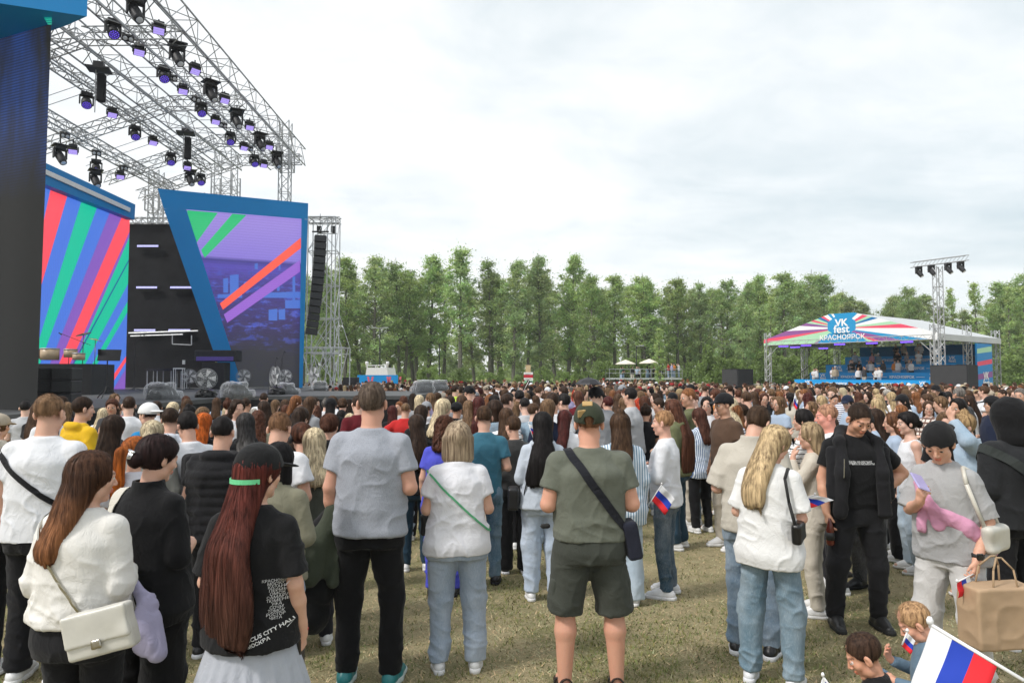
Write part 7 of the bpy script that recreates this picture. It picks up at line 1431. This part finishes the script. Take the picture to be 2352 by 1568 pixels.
r, s, F, FB = Q2(698, 5.6, 14, 'person in slate blue t-shirt wearing black headphones', sex='f', H=1.63, g=1.08, topc=(.13, .145, .29), loose=1.5, hair='bun', hairc=HCOL['auburn'], nst=2500, pitch=18, yaw=16, botc=BK, arms=('front', 'front'))
P, R, hs = headp(s); hp_ = carry(r, 'headphones', 'black over-ear headphones on the auburn haired person', 'headphones'); mb = MB(); mb.path([Vector(P(.092 * math.sin(a), -.01, .035 + .100 * math.cos(a))) for a in np.linspace(-1.75, 1.75, 15)], .010, 6); mb.build('headband', BLK, hp_, True)
for sx in (-1, 1): mb = MB(); mb.lathe([(.036, -.014), (.040, 0), (.034, .016)], P(sx * .092, -.006, -.004), 14, Matrix(R.tolist()) @ Matrix.Rotation(math.pi / 2, 3, 'Y')); mb.build('ear_cup', BLK, hp_, True)
b = carry(r, 'tote_bag', 'black shoulder bag of the person with headphones', 'bag'); strap(F, s, b, (.10, 0, 1.25), (.9, .0, .42), .02, color=BK); bag(b, (.24, -.05, .95), (.04, .12, .15), BK, mat=CLOTH['plain'])
Q2(757, 6.6, -8, 'person in black hoodie with reddish hair pinned up', sex='f', H=1.68, g=1.15, top='long', hood=True, topc=BK, hair='bun', hairc=HCOL['auburn'])
Q2(724, 5.2, 20, 'person in grey green jacket mostly hidden by the tall man', H=1.60, top='jacket', topc=(.10, .11, .09), hair='mid', hairc=HCOL['pale blonde'], sex='f')
r, s, F, FB = Q2(1022, 6.5, -4, 'person in royal blue t-shirt with curly auburn hair', sex='f', H=1.66, g=1.22, topc=(.085, .095, .56), hair='curly', zend=-.08, hairc=HCOL['auburn'], nst=2500, botc=(.07, .08, .50), bottom='straight', arms=('down', 'front'), shoe=BK, sole=BK)
b = carry(r, 'backpack', 'small silver grey backpack on the royal blue t-shirt', 'bag', 'backpacks'); bag(b, (.06, -.24, 1.16), (.12, .07, .13), (.12, .115, .11), mat=M_LEATHER, r=.05, h=.010); strap(F, s, b, (.11, 0, 1.3), (1, 0, .1), .018, color=(.14, .13, .12))
Q2(1112, 6.9, 2, 'person in teal blue t-shirt and blue jeans, short dark hair', H=1.76, topc=(.045, .15, .21), hair='crop', hairc=HCOL['brown'], fade=.4, botc=(.05, .13, .20), bcloth='denim', shoe=BK, sole=BK, arms=('down', 'front'), nst=2500)
Q2(1182, 7.3, 6, 'teenager in charcoal t-shirt and loose black trousers, head turned left', H=1.64, g=.9, topc=(.05, .05, .05), hair='short', hairc=HCOL['brown'], vol=.9, botc=(.010, .010, .011), yaw=34, shoe=BK, sole=WH, nst=2500, bottom='wide')
r, s, F, FB = Q2(1246, 6.35, 0, 'person with very long black hair in pale blue hoodie and light jeans', sex='f', H=1.70, g=1.05, top='long', hood=True, topc=(.50, .55, .62), loose=1.4, hair='xlong', zend=-.42, hairc=HCOL['black'], nst=5000, botc=(.42, .50, .62), bcloth='denim', bottom='jogger', arms=('front', 'front'))
b = carry(r, 'handbag', 'black handbag hanging beside the pale blue hoodie', 'bag'); bag(b, (-.28, -.05, .95), (.05, .10, .10), BK, mat=M_LEATHER); strap(F, s, b, (-.12, 0, 1.25), (1, 0, -.2), .012, color=BK)
Q2(1424, 6.2, -2, 'person in blue and white striped shirt with brown hair half tied in a knot', sex='f', H=1.70, g=1.05, top='long', topc=(.18, .30, .42), cloth='vstripe', loose=1.6, hem=.74, hair='topbun', hairc=HCOL['brown'], nst=3500, botc=(.42, .52, .62), bcloth='denim', bottom='wide')
Q2(1422, 6.28, -2, 'loose brown hair', ) if False else None
V, Q = hair_mesh('mid', .010, 5, 0, 0, 1.0, 1.0, 3, 2500); rr = [o for o in bpy.data.objects if o.name.startswith('person') and abs(o.location.y - 6.2) < 1e-4][0]; flat('hair', V, Q, HAIR, rr, HCOL['brown'], PIV)
r, s, F, FB = Q2(1525, 6.45, 66, 'smiling teenager in white long sleeve top and dark blue jeans, short fair hair', H=1.72, g=.95, top='long', topc=WH, loose=1.35, hair='crop', hairc=(.30, .17, .085), fade=.2, nst=2800, botc=(.022, .06, .10), bcloth='denim', face=True, skinc=(.68, .40, .30), bottom='straight', arms=('cross', 'cross'), h=.0075, shoe=WH, sole=WH, pitch=2)
f0 = at(1496, 1140, 6.1); flag_on('hand_flag', 'tricolour flag stuck in the pocket of the teenager in white', at(1486, 1165, 6.15), at(1520, 1112, 6.1), .16, .17, pd=(.6, 0, -.55), wave=.015); flag_on('hand_flag', 'small tricolour flag beside the long black hair', at(1226, 1010, 8), at(1214, 972, 8), .10, .12, pd=(1, 0, -.6), wave=.015)
flag_on('hand_flag', 'tricolour flag raised over the middle of the crowd', at(1196, 910, 12.5), at(1214, 876, 12.5), .18, .16, pd=(-.6, 0, -1), wave=.02); flag_on('hand_flag', 'tricolour flag near the grandstand crowd', at(1820, 935, 11), at(1826, 905, 11), .10, .16, pd=(.5, 0, -1), wave=.02)
r, s, F, FB = Q2(1606, 9.3, 24, 'person in blue striped overshirt and black trousers, straight auburn hair', sex='f', H=1.66, top='long', topc=(.10, .17, .34), cloth='vstripe', loose=1.7, hem=.78, hair='mid', zend=-.24, hairc=(.075, .03, .02), botc=BK, arms=('front', 'front'), nst=2000, yaw=10)
Q2(1580, 9.8, 14, 'person in black leather jacket and black cap beside the striped overshirt', H=1.72, top='jacket', topc=BK, cap=BK, hairc=HCOL['black'], botc=JEANM, nst=300)
r, s, F, FB = Q2(1688, 9.6, 96, 'person in navy and white striped t-shirt with crossed arms, ginger hair', sex='f', H=1.70, topc=(.05, .05, .14), cloth='hstripe', hair='long', zend=-.2, hairc=HCOL['ginger'], arms=('cross', 'cross'), botc=BK, face=True, yaw=-14, skinc=(.68, .42, .32))
Q2(1655, 10.4, 92, 'person with silver blonde hair in white sweater beside the navy striped t-shirt', sex='f', H=1.68, top='long', topc=WH, hair='mid', hairc=HCOL['silver'], face=True, botc=BK)
Q2(1902, 6.6, 84, 'stout person in white shirt with reddish face and thin hair', H=1.78, g=1.2, topc=WH, hair='crop', vol=.5, hairc=(.30, .16, .10), nst=600, face=True, skinc=(.72, .32, .25), yaw=-6, h=.0085)
Q2(1862, 5.9, 62, 'person in beige knit top with layered blonde hair, hand at her face', sex='f', H=1.62, top='long', topc=TCOL['cream'], hair='mid', hairc=(.30, .22, .13), arms=('face', 'down'), nst=3000, botc=TCOL['cream'], bottom='straight')
Q2(1845, 7.6, 60, 'person in black and white striped top with wavy black hair', sex='f', H=1.70, top='long', topc=(.02, .02, .025), cloth='bstripe', hair='long', zend=-.3, hairc=HCOL['black'], arms=('face', 'front'), botc=BK, nst=2500)
Q2(1795, 8.6, 150, 'child in yellow t-shirt with hair tied back', sex='f', H=1.30, hs=1.12, topc=TCOL['yellow'], hair='bun', hairc=HCOL['brown'], face=True, botc=BK)
Q2(2085, 7.3, 80, 'person in white tank top and light blue jeans, black hair in a low bun', sex='f', H=1.68, top='tank', topc=WH, hair='bun', hairc=HCOL['black'], arms=('down', 'down'), botc=(.40, .50, .60), bcloth='denim', bottom='jogger', face=True, skinc=(.68, .44, .34), nst=2500)
Q2(2052, 7.8, 64, 'person in light blue shirt with long wavy auburn hair behind the man in black', sex='f', H=1.66, top='long', topc=TCOL['light blue'], hair='xlong', zend=-.40, hairc=(.11, .05, .025), botc=BK, nst=2500, bottom='wide')
Q2(2010, 8.3, 40, 'person with long dark brown hair in pale blue shirt behind the man in black', sex='f', H=1.68, top='long', topc=TCOL['light blue'], hair='long', hairc=HCOL['dark brown'], botc=BK, shoe=WH)
r, s, F, FB = Q2(2172, 6.8, 168, 'person in black t-shirt facing the camera, long light brown hair', sex='f', H=1.70, g=1.08, topc=BK, hair='long', zend=-.2, hairc=HCOL['light brown'], face=True, skinc=(.68, .42, .33), pitch=14, yaw=-24, botc=BK, arms=('front', 'front'), h=.0085); print_on(F, s, r, 'МУЗЫКА', .016, .03, 1.27, side=1, rot=.1)
Q2(2222, 6.3, 84, 'person in light denim jacket with blonde bun, shading her forehead', sex='f', H=1.70, g=1.06, top='jacket', topc=(.28, .38, .48), cloth='denim', loose=1.5, hair='topbun', hairc=(.30, .20, .10), face=True, arms=('up', 'front'), pitch=20, collar=True, botc=(.28, .38, .48), bcloth='denim')
Q2(1985, 6.6, 120, 'person in dark jeans standing behind the man in black', H=1.70, topc=BK, top='long', hairc=HCOL['black'], botc=(.03, .03, .035), bcloth='denim', shoe=BK, sole=BK)
Q2(1900, 7.2, -70, 'person in grey trousers half hidden by the man in black', H=1.64, topc=TCOL['white'], hair='mid', sex='f', hairc=HCOL['brown'], botc=DK2, bcloth='denim', shoe=BK, sole=BK)
um = empty('umbrella', at(1352, 905, 9.5), 0, 'open black umbrella above the heads in the middle', 'umbrella'); zt = at(1352, 866, 9.5).z - um.location.z; mb = MB(); mb.lathe([(.19, zt - .10), (.18, zt - .085), (.12, zt - .035), (.01, zt)], (0, 0, 0), 8); um_c = mb.build('canopy', plain('black_nylon', (.02, .02, .024), .5), um); mb = MB(); mb.tube((0, 0, -.45), (0, 0, zt + .03), .006, 6); mb.build('shaft', BLK, um)
# ---- the crowd seen behind them: (crop id, x, y of the head top, head width, hair, hair colour, top, top colour, facing)
CR = {1: (560, 4.704), 2: (1000, 4.704), 3: (1450, 4.704), 4: (1850, 5.88), 5: (2160, 5.88)}
TBL = """1 60 365 130 topbun auburn tee brown 0
1 265 345 120 crop dark_brown tee sand 0
1 360 490 115 mid silver long grey 10
1 410 500 180 curly auburn long sand 20
1 490 385 150 long dark_brown tee black 5
1 605 370 112 long light_brown tee black 0
1 725 365 122 mid brown tee dark_grey 10
1 735 430 130 mid auburn tee black -10
1 835 320 130 long ginger tee black -75
1 1010 255 150 long brown tee grey -30
1 1060 340 120 bun dark_brown tee dark_grey -60
1 975 395 118 curly auburn tee dark_red 0
1 880 455 200 long dark_brown tee white 0
1 735 490 122 long blonde tee black 0
1 1095 435 132 curly auburn jacket black 0
1 1265 355 135 cap black tee black 0
1 1400 350 128 bun brown tee black 10
1 1480 365 90 long dark_brown tee dark_grey 0
1 1585 315 150 short dark_brown jacket dark_red 40
1 1390 490 130 long black tee black 0
1 1490 530 150 bun pale_blonde tee white 0
1 1635 290 92 mid dark_brown tee black 0
1 1990 440 135 long dark_red tee black 0
2 60 405 130 crop light_brown tee red 0
2 0 390 110 short ginger tee light_grey 150
2 230 315 122 mid pale_blonde tee grey 0
2 245 430 180 long dark_brown tee black 0
2 200 545 215 long dark_brown tee black 10
2 245 665 180 xlong dark_brown tee black 0
2 365 270 112 mid light_brown long lilac 65
2 490 335 185 mid pale_blonde long black -12
2 440 288 92 mid brown tee white 0
2 150 295 92 mid dark_brown tee black 0
2 50 325 110 mid auburn tee grey 0
2 600 320 130 short dark_brown tee grey 0
2 725 285 130 mid brown tee black 45
2 665 405 145 cap black jacket black -20
2 810 375 150 long light_brown tee beige 0
2 930 255 150 xlong dark_red tee black 0
2 1040 250 120 long ginger tee white -10
2 1110 305 128 bun black tee black 50
2 1135 370 185 bob dark_brown jacket denim_blue 50
2 1250 295 150 crop dark_brown tee white -55
2 1245 465 190 long brown long bstripe 0
2 1360 335 112 mid light_brown tee grey 0
2 1365 390 140 long light_brown tee sand 0
2 1480 340 140 crop black tee light_grey 15
2 1570 410 150 short brown jacket denim_blue -30
2 1735 345 190 long light_brown tee navy 0
2 1410 250 128 crop black tee grey 0
2 1490 290 100 bun light_brown tee white 0
2 1600 320 100 long brown tee lilac 30
2 1745 230 112 curly brown tee white 0
2 1815 265 110 braids brown tee pink 0
2 1925 210 100 short dark_brown jacket lilac 40
2 1940 295 150 short black tee black 50
2 1930 490 190 long dark_red tee white 0
2 2110 215 110 crop light_brown tee lilac 80
2 2060 235 82 curly bright_red tee black 0
2 1290 240 108 long black tee black 0
2 1620 215 85 short brown tee white 0
2 1525 235 90 mid black tee black 0
2 820 190 112 cap black tee light_grey 20
2 645 140 85 short dark_brown puffer neon_yellow -20
2 580 195 70 bun brown tee white 60
3 180 190 165 cap black jacket grey -10
3 330 330 130 short dark_red tee white 30
3 440 280 120 long brown tee white 0
3 520 340 140 long light_brown tee white 0
3 590 210 140 short black tee light_grey 60
3 690 360 132 curly bright_red long lilac 10
3 760 265 140 mid auburn tee white 30
3 895 265 112 long dark_brown tee light_grey 120
3 940 350 130 short dark_brown tee black 70
3 1120 300 190 xlong auburn long olive 60
3 1285 205 150 crop ginger long olive 62
3 1490 265 150 mid black tee white 165
3 1600 240 122 short auburn tee orange 30
3 1700 300 190 cap black tee brown 110
3 1780 240 165 long pale_blonde tee white 0
3 1090 230 112 cap black tee black 0
3 765 430 150 topbun dark_brown tee black -10
3 1120 470 130 long ginger tee pink -70
3 1920 420 160 bun dark_brown tee light_grey 70
3 2155 240 112 long auburn tee black 180
3 2250 240 95 short light_brown tee black 0
3 1970 270 130 short brown tee black 60
3 2290 335 112 bob light_brown tee light_blue 70
3 2050 270 95 long brown tee grey 0
3 1760 130 80 short dark_brown tee black 30
3 1460 155 82 crop brown tee grey -60
3 1300 150 82 cap black tee white 10
3 500 180 92 cap grey tee white 0
3 1400 460 130 mid auburn tee white 0
4 340 305 120 long ginger tee black 180
4 470 300 112 short light_brown tee black 0
4 590 330 122 mid ginger tee light_grey 0
4 755 305 140 braids black tee cream 0
4 570 415 170 bob light_brown tee light_blue 115
4 870 310 112 long light_brown tee white 0
4 985 285 140 curly dark_red tee white 0
4 1010 220 112 long auburn tee pink 10
4 1155 165 92 short dark_brown long light_grey 180
4 1370 175 140 short light_brown tee hstripe 120
4 1350 360 140 short dark_brown tee light_blue 180
4 1050 400 120 mid brown tee grey 60
4 1190 400 150 mid blonde tee light_blue 30
4 1580 340 165 cap navy tee light_blue 90
4 1740 290 130 mid auburn tee white -20
4 1880 340 122 bob dark_brown tee brown 80
4 2040 290 150 long blonde tee white 90
4 2220 340 130 mid blonde tee white 10
4 1040 490 180 long light_brown tee grey 100
4 1180 590 130 long black tee dark_grey 100
4 2010 450 165 long blonde tee white 50
4 180 250 85 short brown tee red 180
5 555 225 160 cap black long white 90
5 760 300 130 mid ginger long light_blue 30
5 920 345 150 pony brown jacket light_blue 70
5 890 240 102 long dark_brown long white 170
5 1035 185 112 cap black tee dark_red 170
5 1150 350 112 cap black tee white 0
5 1250 235 82 long dark_brown tee pink 160
5 1215 150 84 short brown tee white 180
5 1400 280 150 short grey tee dark_grey 20
5 1380 385 215 long black tee black 80
5 1870 170 185 cap black tee navy 90
5 2290 285 150 crop grey tee brown 120
5 2180 250 112 long brown tee cream 150
5 1760 260 120 short brown tee white 60
5 930 480 170 mid brown long plaid 110
5 540 540 185 long ginger tee cream 60
5 2130 180 84 bun light_brown tee white 150
5 1640 260 84 bun blonde tee pink 170
5 720 165 100 long light_brown tee pink 170"""
HN = {'topbun': '%s hair in a top knot', 'crop': 'cropped %s hair', 'short': 'short %s hair', 'mid': 'shoulder length %s hair', 'curly': 'curly %s hair', 'long': 'long %s hair', 'xlong': 'very long %s hair', 'bun': '%s hair in a bun', 'bob': '%s bob', 'cap': '%s cap', 'braids': 'braided %s hair', 'pony': '%s ponytail'}
TN = {'tee': 't-shirt', 'long': 'top', 'jacket': 'jacket', 'puffer': 'vest', 'tank': 'tank top'}
def zone(px, D):
    Z = [(230, 'near the dark left screen'), (300, 'below the striped screen'), (520, 'before the black backdrop'), (700, 'below the city view screen'), (800, 'below the scaffold tower'), (960, 'near the tall person in grey'), (1130, 'behind the ash blonde bob'), (1240, 'before the info sign'), (1330, 'left of the black umbrella'), (1390, 'by the black umbrella'),
         (1580, 'below the parasol platform'), (1740, 'before the smaller screen box'), (1850, 'by the grandstand stairs'), (2000, 'before the grandstand'), (2120, 'right of the man in black'), (2250, 'before the larger screen box'), (9999, 'at the right edge')]
    z = next(n for x, n in Z if px < x); return z + (', near' if D < 9 else ', farther back' if D > 12.5 else '')
ALLP = []
def look(h, hc, tp, tc):
    st = {'bstripe': 'black and white striped', 'hstripe': 'blue striped', 'plaid': 'plaid'}.get(tc, tc.replace('_', ' ')); return 'person with ' + HN[h] % hc.replace('_', ' ') + ' in ' + st + ' ' + TN[tp]
MASTERS = []
for ln in TBL.split('\n'):
    q = ln.split(); ci, x, y, w = int(q[0]), float(q[1]), float(q[2]), float(q[3]); h, hc, tp, tc, rz = q[4], q[5].replace('_', ' '), q[6], q[7], float(q[8]); x0, sc = CR[ci]
    px = (x0 + x / sc) * .91875; py = (920 + y / sc) * .91875; wp2 = w / sc * .91875; D = (.198 if h not in ('crop', 'short') else .182) * F_PX / wp2; D = min(D, 19); zt = at(px, py, D).z; H = (zt - ground_z(D)) / 1.0
    fem = h not in ('crop', 'short') and not (h == 'cap' and (x + y) % 3 > .5); H = min(max(H, 1.50 if fem else 1.60), 1.80 if fem else 1.94)
    cloth = tc if tc in ('bstripe', 'hstripe', 'plaid') else ('denim' if tc == 'denim_blue' else 'plain'); col = {'bstripe': (.02, .02, .025), 'hstripe': (.08, .09, .2), 'plaid': (.16, .09, .07)}.get(tc) or TCOL[tc.replace('_', ' ')]
    face = 60 <= abs(rz) ; kw = dict(sex='f' if fem else 'm', H=H, h=.0145, nst=220, g=rnd.uniform(.92, 1.15), top=tp, topc=col, cloth=cloth, loose=rnd.choice((1.0, 1.2, 1.4)), hood=(tp in ('long', 'jacket') and rnd.random() < .4), botc=rnd.choice((BK, BK, JEANL, JEANM, JEAND, TCOL['cream'])), hair='crop' if h == 'cap' and not fem else ('mid' if h == 'cap' else h),
                               hairc=HCOL[hc if hc in HCOL else 'dark brown'], cap=(TCOL.get(hc, BK) if h == 'cap' else None), face=face, brow=.5, fade=.3 if h == 'crop' else 0, pitch=rnd.uniform(0, 14), yaw=rnd.choice((rnd.uniform(-10, 10), rnd.uniform(-45, 45))), roll=rnd.uniform(-3, 3), arms=('face', 'front') if ln.startswith('3 1285') else rnd.choice((('down', 'down'), ('front', 'front'), ('down', 'front'), ('front', 'phone'), ('hip', 'front'), ('cross', 'cross'))), inner=TCOL['white'] if tp == 'puffer' else None, seed=int(x), skinc=rnd.choice(SKINS), hands=face or D < 9)
    lb = look(h, hc, tp, tc); r = P_(px, D, rz, lb, group='people in the crowd', **kw)[0]; ALLP.append((r, lb, px, D)); MASTERS.append((r, h, hc, tp, tc, rz, D)); SPOTS[-1] = (r.location.x, D, px, py, wp2)
# ---- copies that fill the gaps, every one with its own colours
def blocked(x, y):
    if x < -8.4 and y > 12 and y < 43: return True
    if x < -2.3 and 15.2 < y < 30.6: return True
    if x > 16 and y > 42 - (x - 28) * .6 : return True
    return y < 12.6 and x < -8.0
cand = []; r_ = random.Random(77); NIND = 297 - len([o for o in bpy.data.objects if o.get('category') == 'person'])
copyable = [m for m in MASTERS if m[6] > 7 and m[3] != 'puffer' and m[4] not in ('bstripe', 'hstripe', 'plaid', 'denim_blue')]
pts_ = [(a, b) for a, b, *_ in SPOTS]; tries = 0; made = 0
HK = list(HCOL); HWT = [9, 18, 20, 15, 7, 4, .6, 1.5, 6, 3, 1, 2]; TK = ['white', 'black', 'grey', 'light grey', 'dark grey', 'cream', 'beige', 'light blue', 'denim blue', 'navy', 'lilac', 'red', 'dark red', 'pink', 'olive', 'green', 'orange', 'teal', 'brown', 'yellow']; TWT = [30, 20, 6, 6, 6, 5, 4, 6, 4, 3, 2, 1, 2, 3, 2, 1, 1, 1, 2, 1]
slots = []
while len(slots) < NIND and tries < 60000:
    tries += 1; D = 8.6 + (19 - 8.6) * r_.random() ** .8; x = r_.uniform(-.72, .80) * D
    px = CX + x / D * F_PX
    if px > 1540 and D < 10.8: continue
    if blocked(x, D) or any((a - x) ** 2 + (b - D) ** 2 < .50 ** 2 for a, b in pts_): continue
    top = HOR + (CAM_Z - ground_z(D) - 1.72) * F_PX / D
    if any(Dq > D and abs(pq - px) < .62 * (wq / 2 + .1 * F_PX / D) and yq and top < yq + wq * .9 for _, Dq, pq, yq, wq in SPOTS): continue
    pts_.append((x, D)); slots.append((x, D, px))
for x, D, px in slots:
    m = r_.choice(copyable); o = copy_tree(m[0]); o.location = (x, D, ground_z(D)); left = px < 1500
    o.rotation_euler.z = math.radians(r_.gauss(12 if left else 30, 22) if r_.random() < (.80 if left else .62) else r_.uniform(60, 300)); s_ = r_.uniform(.93, 1.0 if px < 1050 else 1.05); o.scale = tuple(v * s_ for v in m[0].scale)
    hc = r_.choices(HK, HWT)[0]; tc = r_.choices(TK, TWT)[0]; capc = r_.choice(('black', 'white', 'beige', 'navy', 'grey'))
    for c in o.children:
        n = c.name.split('.')[0]
        if n == 'hair': c.color = (*HCOL[hc], 1)
        elif n in ('t_shirt', 'sweater', 'jacket', 'tank_top'): c.color = (*TCOL[tc], 1)
        elif n == 'trousers': c.color = (*r_.choice((BK, BK, JEANL, JEANM, JEAND, TCOL['cream'], GY)), 1)
        elif n == 'cap': c.color = (*TCOL[capc], 1)
        elif n == 'body': c.color = (*r_.choice(SKINS), 1)
    lb = look(m[1], capc if m[1] == 'cap' else hc, m[3], tc); ALLP.append((o, lb, px, D)); o['group'] = 'people in the crowd'
# labels: look, then landmark, then order among the same
def finish_labels():
    by = {}
    for o, lb, px, D in ALLP: by.setdefault(lb, []).append((o, px, D))
    for lb, L_ in by.items():
        by2 = {}
        for o, px, D in L_: by2.setdefault(lb + ', ' + zone(px, D).split(',')[0], []).append((o, px, D))
        for l2, M_ in by2.items():
            if len(M_) == 1: M_[0][0]['label'] = l2; continue
            M_.sort(key=lambda t: t[1])
            for i, (o, px, D) in enumerate(M_): o['label'] = l2.replace('person with ', '').replace(', ', ', %s from left ' % ORD[i], 1) if len(l2.split()) > 11 else l2 + ', ' + ORD[i] + ' from left'
    for o, lb, px, D in ALLP:
        if len(o['label'].split()) > 16: o['label'] = o['label'].replace('person with ', '').replace('shoulder length', 'mid-length').replace('black and white striped', 'striped').replace('top knot', 'topknot')
finish_labels()
# ---- everyone farther off: one low-detail crowd
def far_crowd():
    protos = []
    for k, (sx, hr, arms_, yaw) in enumerate([('f', 'long', ('down', 'down'), 0), ('f', 'mid', ('front', 'front'), 10), ('m', 'short', ('down', 'front'), 0), ('f', 'bun', ('front', 'down'), -15), ('m', 'crop', ('front', 'front'), 5), ('f', 'curly', ('down', 'front'), 0), ('m', 'cap', ('down', 'down'), 0), ('f', 'long', ('face', 'front'), 10), ('m', 'short', ('up', 'front'), 0)]):
        s = setup(sex=sx, arms=arms_, yaw=yaw, hands=False); parts = []; me = body_mesh(s, .034, k); V = np.array([v.co for v in me.vertices]); Q = np.array([p.vertices[:] for p in me.polygons]); bpy.data.meshes.remove(me); parts.append((V, Q, 0))
        (V, Q), _ = top_mesh(s, .034, 'tee' if k % 3 else 'long', 1.2, .86, k); parts.append((V, Q, 1)); (V, Q), _ = bottom_mesh(s, .040, 'straight', k); parts.append((V, Q, 2))
        V, Q = hair_mesh('crop' if hr == 'cap' else hr, .030, 5, 0, yaw, n=0); parts.append((V + PIV, Q, 3))
        if hr == 'cap': V, Q = cap_mesh(.024, 5); parts.append((V + PIV, Q, 4))
        for i in (0, 1):
            (V, Q), _ = shoe_parts(s, i, .03); parts.append((V, Q, 5))
        V = np.concatenate([p[0] for p in parts]); o = np.cumsum([0] + [len(p[0]) for p in parts]); Q = np.concatenate([p[1] + o[i] for i, p in enumerate(parts)]); pid = np.concatenate([np.full(len(p[0]), p[2]) for p in parts]); protos.append((V, Q, pid))
    r = np.random.default_rng(9); rr = random.Random(3); P = []; cell = set(); tr = 0; near = set()
    while len(P) < 1750 and tr < 90000:
        tr += 1; D = 17.5 + (54 - 17.5) * r.random() ** .75; x = r.uniform(-.74, .82) * D
        if blocked(x, D) or (int(x / .55), int(D / .55)) in cell: continue
        if 39 < D and at(1640, 858, 45).x < x < at(1750, 858, 45).x: continue
        if D > 36 and at(2120, 858, 40).x < x < at(2262, 858, 40).x: continue
        if D > 52.0 + .08 * x: continue
        cell.add((int(x / .55), int(D / .55))); P.append((x, D, ground_z(D), math.radians(rr.gauss(15 if x < 6 else 28, 25) if rr.random() < .72 else rr.uniform(60, 300)), rr.uniform(.90, 1.07)))
    for w, t0, t1, z, n in ((1.5, 1, 10.3, 1.45, 9), (3.2, 1, 10, 1.98, 11), (4.9, .9, 9.5, 2.62, 9), (6.6, 1, 8.8, 3.28, 6)):      # people on the terraces, knees hidden by the banners
        for _ in range(n): q = O + U * rr.uniform(t0, t1) + Wv * w; P.append((q.x, q.y, z - .55, math.radians(143 + rr.uniform(-35, 35)), rr.uniform(.85, .95)))
    for px in (1428, 1432, 1452, 1462, 1470, 1488, 1495, 1503, 1523, 1535, 1541, 1548, 1560): P.append((at(px, 858, 77).x, 77 + rr.uniform(-.6, .8), PZ - (.45 if px < 1510 else 0), rr.uniform(0, 6.28), rr.uniform(.92, 1.02)))
    Vs, Qs, Cs = [], [], []; off = 0; TC = [TCOL[k] for k in TK]; HCs = [HCOL[k] for k in HK]
    for x, y, z, a, sc in P:
        V, Q, pid = protos[rr.randrange(len(protos))]; c, s_ = math.cos(a), math.sin(a); M = np.array([[c, -s_, 0], [s_, c, 0], [0, 0, 1]]) * sc; Vs.append(V @ M.T + [x, y, z]); Qs.append(Q + off); off += len(V)
        tc = rr.choices(TC, TWT)[0]; pal = np.array([rr.choice(SKINS), tc, rr.choice((BK, BK, JEANL, JEANM, TCOL['cream'])), rr.choices(HCs, HWT)[0], rr.choice((BK, WH, TCOL['beige'], (.3, .03, .03))), (.6, .6, .6)]); Cs.append(pal[pid])
    m, t, b = new_mat('crowd_surface'); a_ = nd(t, 'ShaderNodeAttribute', attribute_name='col'); f = tnoise(t, 12, 4, .6); t.links.new(mix(t, a_.outputs['Color'], (0, 0, 0), rng(t, f, .3, .7, .25, 0)), b.inputs['Base Color']); b.inputs['Roughness'].default_value = .85; b.inputs['Specular IOR Level'].default_value = .15
    o = link('distant_crowd', mesh_np('distant_crowd', np.concatenate(Vs), np.concatenate(Qs), [m], cols=np.concatenate(Cs))); tag(o, 'dense distant crowd reaching from the stage to the grandstand', 'crowd', kind='stuff')
far_crowd()
for k_ in LAMPS.values():
    if not k_.get('label'): 
        for c in list(k_.children): bpy.data.objects.remove(c)
        bpy.data.objects.remove(k_)
# thin summer air that pales the far trees
hz = MB(); hz.box((0, 215, 27), (830, 510, 60)); hm = bpy.data.materials.new('air'); hm.use_nodes = True; ht = hm.node_tree; ht.nodes.remove(ht.nodes['Principled BSDF']); pv_ = ht.nodes.new('ShaderNodeVolumePrincipled'); pv_.inputs['Density'].default_value = .0005; pv_.inputs['Color'].default_value = (.93, .97, 1, 1); ht.links.new(pv_.outputs[0], ht.nodes['Material Output'].inputs['Volume'])
o = hz.build('haze', hm); tag(o, kind='stuff')
